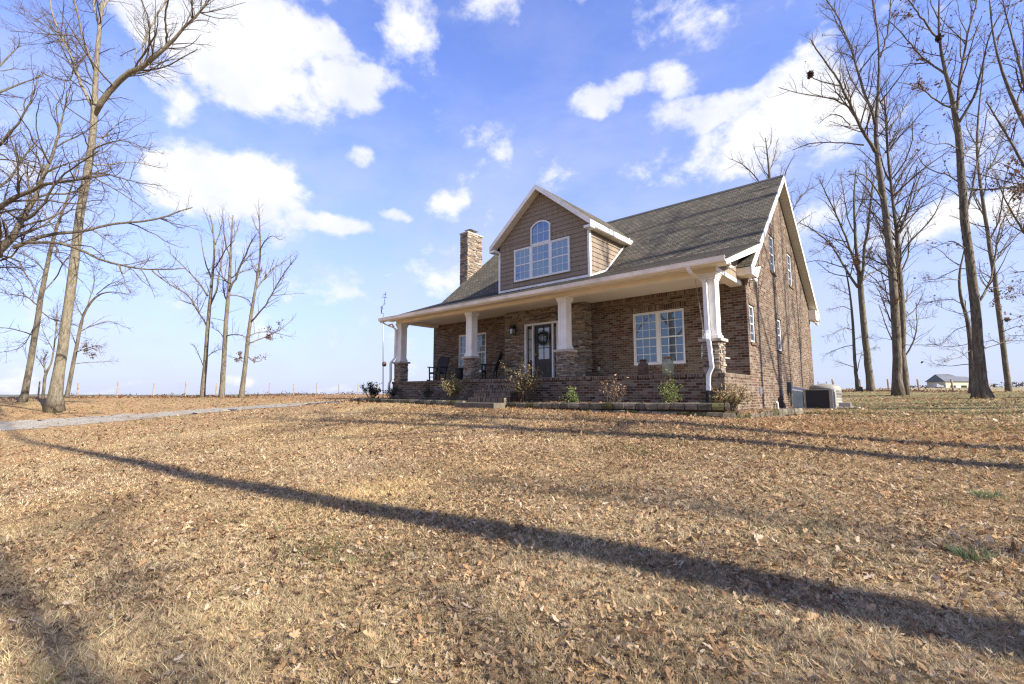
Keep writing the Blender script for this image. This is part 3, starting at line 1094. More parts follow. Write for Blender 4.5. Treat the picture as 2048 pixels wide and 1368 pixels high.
mb = MB()
dormer_courses(mb)
dorm = mb.build('dormer_wall', M['shake'], house)
for X, sg in ((dx1, 1), (dx0, -1)):
    mb = MB()
    z = 3.7
    while z < 5.60:
        z1 = z + 0.185
        y_at = lambda zz: max(dy, (zz - JZ) / MS + JY) if zz > JZ else dy
        ye0 = y_at(z) + 0.3
        xo, xi = X + sg * 0.028, X + sg * 0.004
        q = [(xo, dy, z), (xo, 5.3, z), (xi, 5.3, z1), (xi, dy, z1), (X, dy, z), (X, 5.3, z)]
        fs = [(0, 1, 2, 3), (1, 0, 4, 5)]
        if sg < 0:
            fs = [f[::-1] for f in fs]
        mb.add(q, fs)
        z = z1
    mb.build('dormer_wall', M['shake'], house)
for X in (dx0, dx1):
    one_box('corner_board', M['white'], X - 0.035 if X == dx0 else X - 0.06, X + 0.06 if X == dx0 else X + 0.035, dy - 0.045, dy + 0.07, 3.72, 5.60, parent=dorm)
mb = MB()      # flashing trim at the foot of the dormer
mb.box(dx0 - 0.03, dx1 + 0.03, dy - 0.05, dy - 0.03, pz0(dy) - 0.02, pz0(dy) + 0.075)
mb.prism([(dx1 + 0.052, dy, pz0(dy) + 0.07), (dx1 + 0.052, dy, pz0(dy)), (dx1 + 0.052, JY, JZ), (dx1 + 0.052, 5.2, mz(5.2)), (dx1 + 0.052, 5.2, mz(5.2) + 0.09), (dx1 + 0.052, JY, JZ + 0.075)], (-0.02, 0, 0))
mb.build('flashing_trim', M['white'], dorm)
mb = MB()
yf_, yb_ = 1.65, RY - 0.05
mb.prism([(dor_e[1], yf_, 5.835), (dor_e[1], yb_, 5.835), (dc, yb_, dtop), (dc, yf_, dtop)], (0, 0, -0.045))
mb.prism([(dor_e[0], yb_, 5.835), (dor_e[0], yf_, 5.835), (dc - .001, yf_, dtop), (dc - .001, yb_, dtop)], (0, 0, -0.045))
k_ = math.sqrt(1 + dsl ** 2)
dr_ = mb.build('dormer_roof', M['shingle'], house, uvfun=lambda p: np.stack([p[:, 1], np.abs(p[:, 0] - dc) * k_], 1))
mb = MB()
for sg, ex in ((1, dor_e[1]), (-1, dor_e[0])):
    e2 = ex + sg * 0.004
    ring = [(e2, yf_ - 0.022, 5.835 - 0.20), (e2, yf_ - 0.022, 5.835 + 0.004), (dc, yf_ - 0.022, dtop + 0.004), (dc, yf_ - 0.022, dtop - 0.21)]
    if sg > 0:
        mb.prism(ring, (0, 0.02, 0))
    else:
        mb.prism(ring[::-1], (0, 0.02, 0))
    mb.box(min(ex - sg * 0.30, ex), max(ex - sg * 0.30, ex) - 0.0, yf_ - 0.021, dy - 0.05, 5.56, 5.66)
mb.build('dormer_fascia', M['column'], dr_)
for xx in dor_e:
    one_box('eave_board', M['white'], xx - 0.012, xx + 0.012, yf_ - 0.0, 5.05, 5.62, 5.825, parent=dr_)
mb = MB()
mb.box(dx1 + 0.006, dor_e[1] - 0.014, dy - 0.04, 5.0, 5.60, 5.62)
mb.box(dor_e[0] + 0.014, dx0 - 0.006, dy - 0.04, 5.0, 5.60, 5.62)
for sg, ex in ((1, dor_e[1]), (-1, dor_e[0])):
    za, zb = 5.835 - 0.19, dtop - 0.19
    ring = [(ex, yf_, za), (ex, dy - 0.03, za), (dc, dy - 0.03, zb), (dc, yf_, zb)]
    mb.prism(ring if sg > 0 else ring[::-1], (0, 0, -0.015))
mb.build('dormer_soffit', M['soffit'], dr_)


# ---- windows
def window(o, U, N, w, h, cols, rows, glass, sash=True, fw=0.05, depth=0.05, name='window', parent=house, gr=0.02, frame_mat='vinyl'):
    """one sash unit: frame (part) > pane, grille"""
    V = (0, 0, 1)
    mb = MB()
    b = lambda a0, a1, c0, c1, n0, n1: mb.bbox(o, U, V, N, a0, a1, c0, c1, n0, n1)
    b(0, fw, 0, h, 0, depth)
    b(w - fw, w, 0, h, 0, depth)
    b(fw, w - fw, 0, fw, 0, depth - 0.002)
    b(fw, w - fw, h - fw, h, 0, depth - 0.002)
    if sash:
        b(fw, w - fw, h * 0.5 - 0.025, h * 0.5 + 0.025, 0, depth - 0.006)
    fr = mb.build(name, M[frame_mat], parent, bevel=0.004)
    mb = MB()
    mb.bbox(o, U, V, N, fw * 0.5, w - fw * 0.5, fw * 0.5, h - fw * 0.5, 0.004, 0.016)
    mb.build('pane', glass, fr)
    mb = MB()
    spans = [(fw, h * 0.5 - 0.025), (h * 0.5 + 0.025, h - fw)] if sash else [(fw, h - fw)]
    for a, c in spans:
        for i in range(1, cols):
            u = fw + (w - 2 * fw) * i / cols
            mb.bbox(o, U, V, N, u - gr / 2, u + gr / 2, a, c, 0.0165, 0.024)
        for j in range(1, rows):
            v = a + (c - a) * j / rows
            mb.bbox(o, U, V, N, fw, w - fw, v - gr / 2, v + gr / 2, 0.0163, 0.0235)
    mb.build('grille', M[frame_mat], fr)
    return fr


X1 = (1, 0, 0)
NF = (0, -1, 0)
for x0, x1, z0, z1 in (WIN_R, WIN_L):
    mb = MB()
    t = 0.045
    y0, y1 = YF - 0.015, YF + 0.10
    mb.box(x0 + .003, x0 + t, y0, y1, z0 + .003, z1 - .003)
    mb.box(x1 - t, x1 - .003, y0, y1, z0 + .003, z1 - .003)
    mb.box(x0 + t, x1 - t, y0 + .001, y1, z0 + .003, z0 + t + 0.03)
    mb.box(x0 + t, x1 - t, y0 + .001, y1, z1 - t, z1 - .003)
    mb.box((x0 + x1) / 2 - 0.055, (x0 + x1) / 2 + 0.055, y0 + .002, y1, z0 + t + .031, z1 - t - .001)
    mb.build('window_frame', M['vinyl'], house, bevel=0.004)
    hw = (x1 - x0) / 2 - t - 0.055
    for xa in (x0 + t, (x0 + x1) / 2 + 0.055):
        window((xa, YF + 0.07, z0 + t + 0.03), X1, NF, hw, z1 - z0 - 2 * t - 0.03, 3, 3, M['glass'], fw=0.035)
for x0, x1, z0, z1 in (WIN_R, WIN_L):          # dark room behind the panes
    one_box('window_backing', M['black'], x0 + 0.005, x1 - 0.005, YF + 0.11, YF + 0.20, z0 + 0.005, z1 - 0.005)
for y0, y1, z0, z1 in GW:
    window((-0.085, y0 + 0.004, z0 + 0.004), (0, 1, 0), (1, 0, 0), y1 - y0 - 0.008, z1 - z0 - 0.008, 2, 2, M['glass'], fw=0.06, depth=0.06)
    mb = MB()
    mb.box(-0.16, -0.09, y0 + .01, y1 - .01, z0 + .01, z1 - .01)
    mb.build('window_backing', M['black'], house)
# dormer window group: three hung sashes under an arched light
DG = M['dormer_glass']
WZ0, WZ1 = 4.13, 5.53
wx0, wx1, m1, m2 = -8.89, -6.06, -7.97, -6.985
mb = MB()
t = 0.055
ya, yb = dy - 0.075, dy - 0.002
mb.box(wx0, wx0 + t, ya, yb, WZ0, WZ1)
mb.box(wx1 - t, wx1, ya, yb, WZ0, WZ1)
for mm in (m1, m2):
    mb.box(mm - 0.05, mm + 0.05, ya + .001, yb, WZ0 + t, WZ1 - t)
mb.box(wx0 + t, wx1 - t, ya + .002, yb, WZ0, WZ0 + t)
mb.box(wx0 + t, wx1 - t, ya + .002, yb, WZ1 - t, WZ1)
mb.build('window_frame', M['vinyl'], house, bevel=0.004)
for a, b_ in ((wx0 + t, m1 - 0.05), (m1 + 0.05, m2 - 0.05), (m2 + 0.05, wx1 - t)):
    window((a, dy - 0.028, WZ0 + t), X1, NF, b_ - a, WZ1 - WZ0 - 2 * t, 3, 2, DG, fw=0.032, depth=0.034, gr=0.018)
az0, azs, azt = WZ1 + 0.004, 6.28, 6.50
ax0, ax1 = m1 - 0.01, m2 + 0.01
hw_ = (ax1 - ax0) / 2
acx = (ax0 + ax1) / 2
Rr = (hw_ ** 2 + (azt - azs) ** 2) / (2 * (azt - azs))


def arch(inset, y):
    pts = [(ax0 + inset, y, az0 + inset), (ax1 - inset, y, az0 + inset)]
    R2 = Rr - inset
    h2 = hw_ - inset
    a0 = math.asin(h2 / R2)
    for i in range(17):
        a = a0 - 2 * a0 * i / 16
        pts.append((acx + R2 * math.sin(a), y, azt - Rr + R2 * math.cos(a)))
    return pts


mb = MB()
mb.prism(arch(0, ya), (0, 0.072, 0), [arch(0.06, ya)])
af = mb.build('arched_window', M['vinyl'], house)
mb = MB()
mb.prism(arch(0.055, dy - 0.045), (0, 0.02, 0))
mb.build('pane', DG, af)
mb = MB()
for i in (1, 2):
    u = ax0 + 0.06 + (2 * hw_ - 0.12) * i / 3
    mb.box(u - 0.009, u + 0.009, dy - 0.054, dy - 0.0455, az0 + 0.06, azt - 0.07)
vz = az0 + 0.06 + 0.40
mb.box(ax0 + 0.06, ax1 - 0.06, dy - 0.0535, dy - 0.0453, vz - 0.009, vz + 0.009)
mb.build('grille', M['vinyl'], af)

# ---- door
FY = SY + 0.04
mb = MB()
mb.box(DX0, DX0 + 0.09, FY - 0.10, FY + 0.1, 0.0, DZ1)
mb.box(DX1 - 0.09, DX1, FY - 0.10, FY + 0.1, 0.0, DZ1)
mb.box(DX0 + 0.09, DX1 - 0.09, FY - 0.10, FY + 0.1, DZ1 - 0.085, DZ1)
mb.box(-7.95, -7.88, FY - 0.085, FY + 0.1, 0.02, DZ1 - 0.086)
mb.box(-6.965, -6.895, FY - 0.085, FY + 0.1, 0.02, DZ1 - 0.086)
mb.box(DX0 + 0.09, DX1 - 0.09, FY - 0.12, FY + 0.1, 0.0, 0.018)
mb.build('door_frame', M['vinyl'], house, bevel=0.004)
gx0, gx1, gz0, gz1 = -7.70, -7.145, 0.82, 2.07
mb = MB()
hole = rect(gx0, gx1, gz0, gz1, FY + 0.0)
mb.prism(rect(-7.878, -6.967, 0.02, DZ1 - 0.087, FY), (0, 0.045, 0), [hole])
for x0, x1 in ((-7.72, -7.46), (-7.38, -7.12)):
    mb.prism(rect(x0, x1, 0.2, 0.66, FY - 0.012), (0, 0.0118, 0), [rect(x0 + 0.04, x1 - 0.04, 0.24, 0.62, FY - 0.012)])
door = mb.build('front_door', M['door'], house, bevel=0.003)
mb = MB()
mb.box(gx0 + .001, gx1 - .001, FY + 0.02, FY + 0.03, gz0 + .001, gz1 - .001)
mb.build('door_glass', M['door_glass'], door)
mb = MB()
xm, zm = (gx0 + gx1) / 2, gz0 + 0.45
mb.box(xm - 0.014, xm + 0.014, FY + 0.004, FY + 0.019, gz0, gz1)
mb.box(gx0, gx1, FY + 0.0045, FY + 0.0188, zm - 0.014, zm + 0.014)
mb.build('grille', M['door'], door)
mb = MB()
mb.tube([(-7.80, FY - 0.002, 0.98), (-7.80, FY - 0.06, 0.98), (-7.74, FY - 0.06, 0.98)], 0.014, 10)
mb.lathe((-7.80, FY - 0.012, 1.0), [(0.025, -0.08), (0.03, -0.02), (0.03, 0.05), (0.02, 0.09)], 12)
mb.build('door_handle', M['brass'], door, smooth=True)
for x0, x1 in ((DX0 + 0.091, -7.951), (-6.894, DX1 - 0.091)):
    a, b_ = x0 + 0.03, x1 - 0.03
    mb = MB()
    mb.prism(rect(x0, x1, 0.02, DZ1 - 0.087, FY + 0.01), (0, 0.04, 0), [rect(a, b_, 0.80, 2.08, FY + 0.01)])
    for zz in (0.80 + 1.28 / 3, 0.80 + 2.56 / 3):
        mb.box(a, b_, FY + 0.015, FY + 0.028, zz - 0.014, zz + 0.014)
    sl_ = mb.build('sidelight', M['door'], house)
    mb = MB()
    mb.box(a + .001, b_ - .001, FY + 0.03, FY + 0.04, 0.801, 2.079)
    mb.build('pane', M['door_glass'], sl_)

# ---- small fittings
lx, ly, lz = -8.87, 1.80, 1.93
mb = MB()
mb.box(lx - 0.06, lx + 0.06, 1.90, 1.99, 2.06, 2.30)
mb.bbox((lx, ly, lz), X1, (0, 0, 1), (0, -1, 0), -0.09, 0.09, 0.20, 0.33, -0.09, 0.09)
mb.box(lx - 0.02, lx + 0.02, ly + 0.09, 1.90, 2.18, 2.22)
for a in (-0.085, 0.085):
    for b_ in (-0.085, 0.085):
        mb.box(lx + a - 0.008, lx + a + 0.008, ly + b_ - 0.008, ly + b_ + 0.008, lz, lz + 0.2)
mb.box(lx - 0.095, lx + 0.095, ly - 0.095, ly + 0.095, lz - 0.015, lz - 0.001)
lan = mb.build('wall_lantern', M['black'], house)
mb = MB()
mb.box(lx - 0.075, lx + 0.075, ly - 0.075, ly + 0.075, lz, lz + 0.199)
mb.build('lantern_glass', M['door_glass'], lan)


def flood(x, y, z, dirs):
    mb = MB()
    mb.lathe((x, y, z), [(0.05, -0.02), (0.05, 0.02)], 12)
    for d in dirs:
        d = np.array(d, float) / np.linalg.norm(d)
        p = np.array((x, y, z))
        mb.tube([p, p + d * 0.06, p + d * 0.10, p + d * 0.19], [0.018, 0.03, 0.045, 0.06], 12)
    return mb.build('floodlight', M['bulb'], house, smooth=True)


flood(-0.02, 0.75, 3.02, [(0.6, -0.6, -0.6), (0.8, 0.4, -0.6)])
flood(0.04, 2.95, 2.98, [(1.0, -0.5, -0.25)])
flood(0.16, 13.35, 2.84, [(0.6, -0.5, -0.7), (0.7, 0.4, -0.7)])
flood(-14.87, 0.02, 2.72, [(-0.6, -0.6, -0.4), (-0.3, 0.6, -0.5)])
mb = MB()
mb.box(-5.20, -5.09, YF - 0.05, YF - 0.002, 0.30, 0.44)
mb.build('outlet_box', M['steel'], house, bevel=0.006)
for y0, z0 in ((3.35, -0.55), (6.3, -0.62)):
    mb = MB()
    mb.box(0.006, 0.022, y0, y0 + 0.4, z0, z0 + 0.2)
    for k in range(4):
        mb.box(0.0225, 0.03, y0 + 0.03, y0 + 0.37, z0 + 0.03 + k * 0.043, z0 + 0.055 + k * 0.043)
    mb.build('foundation_vent', M['steel'], house)
mb = MB()
mb.tube([(0.09, 5.2, -1.25), (0.09, 5.2, -0.88), (0.09, 5.15, -0.84), (0.09, 5.05, -0.84)], 0.04, 12)
mb.build('vent_pipe', M['white'], house, smooth=True)

# ---- chimney
ch = MB()
cx0, cx1, cy0, cy1, cz1 = -15.52, -14.96, 4.95, 6.05, 8.50
ch.box(cx0, cx1, cy0, cy1, -1.3, cz1, (0.06, 0.05, 0.04))
for o, U, N, w in (((cx0 - .02, cy0, 4.2), (1, 0, 0), (0, -1, 0), cx1 - cx0 + .04), ((cx1, cy0 - .02, 4.2), (0, 1, 0), (1, 0, 0), cy1 - cy0 + .04),
                   ((cx0, cy0 - .02, 4.2), (0, 1, 0), (-1, 0, 0), cy1 - cy0 + .04), ((cx0 - .02, cy1, 4.2), (1, 0, 0), (0, 1, 0), cx1 - cx0 + .04)):
    ledge(ch, o, U, N, w, cz1 - 4.2, rng, 0.015, 0.055, lmax=0.34)
chim = ch.build('chimney', M['stone'], house)
mb = MB()
mb.box(cx0 - 0.07, cx1 + 0.07, cy0 - 0.07, cy1 + 0.07, cz1 + 0.001, cz1 + 0.09)
mb.build('chimney_crown', M['cast'], chim, bevel=0.012)
mb = MB()
ccx, ccy = (cx0 + cx1) / 2, (cy0 + cy1) / 2
for a in (-0.13, 0.13):
    for b_ in (-0.2, 0.2):
        mb.box(ccx + a - 0.012, ccx + a + 0.012, ccy + b_ - 0.012, ccy + b_ + 0.012, cz1 + 0.09, cz1 + 0.30)
mb.box(ccx - 0.11, ccx + 0.11, ccy - 0.18, ccy + 0.18, cz1 + 0.09, cz1 + 0.2)
z_ = cz1 + 0.30
mb.add([(ccx - .26, ccy - .36, z_), (ccx + .26, ccy - .36, z_), (ccx + .26, ccy + .36, z_), (ccx - .26, ccy + .36, z_), (ccx, ccy - .2, z_ + .1), (ccx, ccy + .2, z_ + .1)],
       [(3, 2, 1, 0), (0, 1, 4), (1, 2, 5, 4), (2, 3, 5), (3, 0, 4, 5)])
mb.build('chimney_cap', M['steel'], chim)
# ------------------------------------------------------------------ garden edging and bed
rb = random.Random(11)
wall = thing('retaining_wall', 'low mossy edging wall of tumbled grey blocks along the planting bed', 'garden wall', (-7, -1.2, -1.0))


def block_course(path, ztop, h, depth, lmin=0.26, lmax=0.42):
    mb = MB()
    path = [np.array(p, float) for p in path]
    seg = [np.linalg.norm(path[i + 1] - path[i]) for i in range(len(path) - 1)]
    tot = sum(seg)

    def at(s):
        for i, l in enumerate(seg):
            if s <= l or i == len(seg) - 1:
                return path[i] + (path[i + 1] - path[i]) * min(s / l, 1)
            s -= l
    s = 0.0
    while s < tot - 0.08:
        l = min(rb.uniform(lmin, lmax), tot - s)
        a, b = at(s + 0.006), at(s + l - 0.006)
        t = (b - a) / np.linalg.norm(b - a)
        n = np.array([t[1], -t[0]])
        jo = rb.uniform(-0.015, 0.015)
        zz = ztop(s) if callable(ztop) else ztop
        zz += rb.uniform(-0.006, 0.006)
        c = np.array((0.15, 0.13, 0.095)) * rb.uniform(0.6, 1.3)
        if rb.random() < 0.25:
            c = np.array((0.085, 0.08, 0.035)) * rb.uniform(0.7, 1.2)
        ch = 0.022
        q = []
        for (nn, z, ins) in ((jo + 0.0, zz - h + 0.004, 0.012), (jo + 0.012, zz - h * 0.5, 0.0), (jo + 0.0, zz - ch, 0.004), (jo - ch, zz, 0.016)):
            for e, sg in ((a, 1), (b, -1)):
                p = e + t * ins * sg + n * (nn + rb.uniform(-.006, .006))
                q.append((p[0], p[1], z + rb.uniform(-.004, .004)))
        for e, sg in ((a, 1), (b, -1)):
            p = e - n * depth
            q.append((p[0], p[1], zz))
            q.append((p[0], p[1], zz - h))
        fs = [(0, 1, 3, 2), (2, 3, 5, 4), (4, 5, 7, 6), (6, 7, 10, 8), (0, 2, 4, 6, 8, 9), (1, 11, 10, 7, 5, 3), (8, 10, 11, 9)]
        mb.add(q, fs, tuple(c))
        s += l
    return mb.build('block_course', M['block'], wall)


ez = lambda s: -0.755 - 0.055 * math.exp(-((s - 7.5) / 3.0) ** 2)
front_path = [(-16.2, -1.0), (-15.4, -1.12), (-12, -1.2), (-8.55, -1.22)]
front_path2 = [(-6.45, -1.22), (-4, -1.22), (-2, -1.20), (0.15, -1.18), (0.42, -1.05)]
block_course(front_path, lambda s: -0.765 - 0.006 * s, 0.17, 0.28)
block_course(front_path2, lambda s: -0.835 + 0.011 * s, 0.17, 0.28)
block_course([(-3.6, -1.24), (-2, -1.23), (0.15, -1.21), (0.50, -1.04), (0.56, 0.0), (0.66, 1.4), (0.84, 2.6), (1.12, 3.7)], lambda s: -0.98 if s > 4.0 else -0.99, 0.17, 0.28)
block_course([(-1.4, -1.26), (0.15, -1.24), (0.53, -1.06), (0.59, 0.0), (0.69, 1.4), (0.86, 2.5)], -1.152, 0.17, 0.28)


def soil_mat():
    m, nt, b = new_mat('bed_mulch')
    v = mapping(nt, 'Object')
    n = nt.noise(v, 22, 6, 0.7)
    nt.l(nt.ramp(n, [(0.3, (0.05, 0.032, 0.02)), (0.5, (0.14, 0.085, 0.045)), (0.72, (0.27, 0.175, 0.095))]), b.inputs['Base Color'])
    b.inputs['Roughness'].default_value = 0.95
    bump(nt, b, n, 0.9, 0.04)
    return m


M['soil'] = soil_mat()
mb = MB()
for poly, z in (([(-16.1, -0.9), (-12, -1.05), (-8.45, -1.1), (-8.42, 0.02), (-14.9, 0.02), (-15.6, 1.2), (-16.3, 1.0)], -0.83), ([(-6.52, -1.1), (0.10, -1.05), (0.30, -0.9), (-0.02, 0.02), (-6.6, 0.02)], -0.86),
                ([(-0.02, 0.03), (0.34, -0.9), (0.40, 0.0), (0.50, 1.4), (0.66, 2.6), (0.9, 3.6), (0.01, 3.8)], -1.03)):
    mb.prism([(x, y, z) for x, y in poly], (0, 0, -0.3))
bed = mb.build('planting_bed', M['soil'])
tag(bed, 'brown leaf mulch of the planting bed along the porch', 'bed', kind='structure')

# ------------------------------------------------------------------ porch things


def slat_chair(name, label, x, y, rot):
    """high-backed rocker, front along -Y before turning"""
    t = thing(name, label, 'rocking chair', (0, 0, 0), 'black wooden rocking chairs on the porch')
    W = M['chairwood']
    for sx_ in (-1, 1):
        mb = MB()
        pts = []
        for i in range(11):
            u = -0.46 + 0.96 * i / 10
            pts.append((sx_ * 0.27, u, 0.025 + 0.30 * (u * u) * 0.5))
        for i in range(10):
            a, b = pts[i], pts[i + 1]
            mb.add([(a[0] - .022, a[1], a[2] - .02), (a[0] + .022, a[1], a[2] - .02), (b[0] + .022, b[1], b[2] - .02), (b[0] - .022, b[1], b[2] - .02),
                    (a[0] - .022, a[1], a[2] + .03), (a[0] + .022, a[1], a[2] + .03), (b[0] + .022, b[1], b[2] + .03), (b[0] - .022, b[1], b[2] + .03)],
                   [(3, 2, 1, 0), (4, 5, 6, 7), (0, 1, 5, 4), (1, 2, 6, 5), (2, 3, 7, 6), (3, 0, 4, 7)])
        mb.build('rocker', W, t)
        mb = MB()
        mb.tube([(sx_ * 0.27, -0.27, 0.04), (sx_ * 0.285, -0.29, 0.63)], 0.033, 8)
        mb.build('leg', W, t)
        mb = MB()
        mb.tube([(sx_ * 0.27, 0.18, 0.04), (sx_ * 0.27, 0.22, 0.42), (sx_ * 0.285, 0.46, 1.10)], 0.033, 8)
        mb.build('leg', W, t)
        mb = MB()
        mb.bbox((sx_ * 0.295, -0.36, 0.635), (1, 0, 0), (0, 1, -0.03), (0, 0.03, 1), -0.07, 0.07, 0, 0.66, 0, 0.034)
        mb.build('armrest', W, t, bevel=0.008)
    mb = MB()
    for k in range(6):
        yy = -0.30 + k * 0.092
        mb.bbox((0, yy, 0.40 - k * 0.012), (1, 0, 0), (0, 1, -0.12), (0, 0.12, 1), -0.29, 0.29, 0, 0.082, 0, 0.02)
    mb.box(-0.29, 0.29, -0.30, -0.27, 0.33, 0.398)
    mb.build('seat', W, t)
    mb = MB()
    d = np.array((0, 0.33, 0.95))
    d = d / np.linalg.norm(d)
    for k in range(5):
        u = -0.245 + k * 0.1
        mb.bbox((0, 0.20, 0.36), (1, 0, 0), tuple(d), (0, -d[2], d[1]), u, u + 0.096, 0.04, 0.84, 0, 0.022)
    for v in (0.08, 0.70):
        mb.bbox((0, 0.20, 0.36), (1, 0, 0), tuple(d), (0, -d[2], d[1]), -0.27, 0.27, v, v + 0.07, -0.022, -0.001)
    mb.build('backrest', W, t)
    for yy, zz in ((-0.27, 0.2), (0.2, 0.2)):
        mb = MB()
        mb.tube([(-0.27, yy, zz), (0.27, yy, zz)], 0.016, 6)
        mb.build('stretcher', W, t)
    t.location = (x, y, 0.0)
    t.rotation_euler = (0, 0, rot)
    return t


slat_chair('rocking_chair', 'black slatted rocking chair at the open left end of the porch, facing the lawn', -12.80, 1.15, R_(14))
slat_chair('rocking_chair', 'black slatted rocking chair turned sideways between the second stone pier and the stone wall', -9.60, 1.25, R_(-58))
pot = thing('porch_planter', 'dark ribbed planter urn on the porch beside the pier, under the window', 'planter', (-11.42, 1.2, 0))
mb = MB()
mb.lathe((-11.42, 1.2, 0), [(0.15, 0.0), (0.17, 0.03), (0.20, 0.25), (0.215, 0.42), (0.20, 0.50), (0.235, 0.53), (0.235, 0.57), (0.19, 0.575), (0.17, 0.52)], 24)
mb.build('pot', M['pipe'], pot, smooth=True)
mb = MB()
for k in range(14):
    a = k * 2 * math.pi / 14
    mb.tube([(-11.42 + .18 * math.cos(a), 1.2 + .18 * math.sin(a), 0.05), (-11.42 + .205 * math.cos(a), 1.2 + .205 * math.sin(a), 0.25), (-11.42 + .219 * math.cos(a), 1.2 + .219 * math.sin(a), 0.44)], 0.009, 5)
mb.build('rib', M['pipe'], pot)


def milk_can(label, x, y, mat, h, r):
    t = thing('milk_can', label, 'milk can', (x, y, 0), 'old milk cans on the porch edge')
    mb = MB()
    mb.lathe((x, y, 0.001), [(r * 0.92, 0), (r, 0.01), (r, h * 0.55), (r * 0.99, h * 0.62), (r * 0.86, h * 0.72), (r * 0.62, h * 0.80), (r * 0.55, h * 0.84), (r * 0.55, h * 0.92)], 28)
    for zz in (0.03, h * 0.57):
        mb.lathe((x, y, 0.001), [(r * 1.0, zz - .008), (r * 1.025, zz), (r * 1.0, zz + .008)], 28)
    mb.build('body', mat, t, smooth=True)
    mb = MB()
    mb.lathe((x, y, 0.001), [(r * 0.56, h * 0.90), (r * 0.72, h * 0.95), (r * 0.76, h * 0.965), (r * 0.76, h * 0.99), (r * 0.6, h)], 28)
    mb.build('rim', M['can_top'] if mat is not M['can_rust'] else mat, t, smooth=True)
    for sg in (-1, 1):
        mb = MB()
        mb.tube([(x + sg * r * 0.6, y, h * 0.9), (x + sg * r * 0.95, y, h * 0.88), (x + sg * r * 1.0, y, h * 0.8), (x + sg * r * 0.86, y, h * 0.72)], 0.010, 6)
        mb.build('handle', mat, t, smooth=True)


milk_can('dark rusty milk can on the porch edge below the middle of the big window', -2.34, 0.22, M['can_rust'], 0.46, 0.155)
milk_can('pale green milk can with a rusty rim on the porch edge', -1.58, 0.20, M['can_green'], 0.50, 0.165)

wr = thing('wreath', 'dark green evergreen wreath hanging on the front door', 'wreath', (-7.42, 1.96, 1.66))
mb = MB()
rw = random.Random(4)
for i in range(900):
    a = rw.uniform(0, 2 * math.pi)
    b = rw.uniform(0, 2 * math.pi)
    rr = 0.235 + 0.055 * math.cos(b)
    p = np.array((-7.42 + rr * math.cos(a), 1.96 - 0.03 + 0.045 * math.sin(b), 1.66 + rr * math.sin(a)))
    d = np.array((math.cos(a) * math.cos(b) + rw.uniform(-.7, .7), math.sin(b) - 0.5 + rw.uniform(-.6, .6), math.sin(a) * math.cos(b) + rw.uniform(-.7, .7)))
    d /= np.linalg.norm(d) + 1e-6
    s_ = np.cross(d, (0.3, 0.8, 0.5))
    s_ /= np.linalg.norm(s_)
    mb.add([p - s_ * .008, p + s_ * .008, p + d * rw.uniform(.03, .075)], [(0, 1, 2)])
mb.build('foliage', M['wreath'], wr)
mb = MB()
mb.tube([(-7.42 + .235 * math.cos(a), 1.965, 1.66 + .235 * math.sin(a)) for a in np.linspace(0, 2 * math.pi, 25)], 0.035, 8, cap=False)
mb.build('ring', M['wreath'], wr)
mb = MB()
mb.box(-7.43, -7.41, 2.022, 2.028, 1.88, 2.18)
mb.build('hanger', M['black'], wr)

# chain of the porch swing, the swing itself tucked behind the right pier
sw = thing('porch_swing', 'porch swing on a pale hanging chain, mostly hidden behind the right-hand column', 'porch swing', (-0.75, 1.2, 0.5))


def chain(a, b, n):
    mb = MB()
    a, b = np.array(a, float), np.array(b, float)
    d = (b - a) / n
    for i in range(n):
        p = a + d * i
        s_ = np.array((0.012, 0, 0)) if i % 2 else np.array((0, 0.012, 0))
        mb.tube([p, p + d * .25 + s_, p + d * .85 + s_, p + d * 1.1, p + d * .85 - s_, p + d * .25 - s_, p], 0.004, 4, cap=False)
    return mb.build('chain', M['steel'], sw)


chain((-1.06, 1.2, 2.87), (-0.90, 1.2, 1.36), 44)
chain((-0.90, 1.2, 1.36), (-0.86, 1.55, 0.52), 22)
chain((-0.90, 1.2, 1.36), (-0.86, 0.9, 0.52), 22)
mb = MB()
for k in range(6):
    mb.box(-0.88, -0.30, 0.88 + k * 0.12, 0.98 + k * 0.12, 0.46, 0.485)
mb.build('seat', M['white'], sw)

# ------------------------------------------------------------------ outside things
ant = thing('antenna_mast', 'thin steel mast with a bent aerial on top, left of the porch', 'antenna', tuple(survey(766, 790, 29)))
top = survey(767, 626, 29)
b0 = survey(766, 800, 29)
mb = MB()
mb.tube([b0, survey(766.2, 700, 29), top], 0.028, 8)
mb.build('pole', M['steel'], ant, smooth=True)
mb = MB()
pts = [(767, 627), (762, 626.5), (763, 618), (761.5, 614), (764, 612)]
mb.tube([survey(a, b, 29) for a, b in pts], 0.018, 5)
mb.tube([survey(a, b, 29) for a, b in ((763, 626), (765, 612), (768, 609), (770, 596), (771, 584))], 0.014, 5)
for a, b, c, d in ((764, 594, 773, 595), (766, 590, 773, 588), (761, 614, 766, 617), (768, 609, 771, 607)):
    mb.tube([survey(a, b, 28.7), survey(c, d, 29.3)], 0.016, 5)
mb.build('aerial', M['black'], ant)
mb = MB()
c = survey(768.5, 728, 29)
mb.lathe(c, [(0.06, -0.15), (0.12, -0.12), (0.13, 0.08), (0.07, 0.15)], 14)
mb.build('box', M['can_rust'], ant, smooth=True)

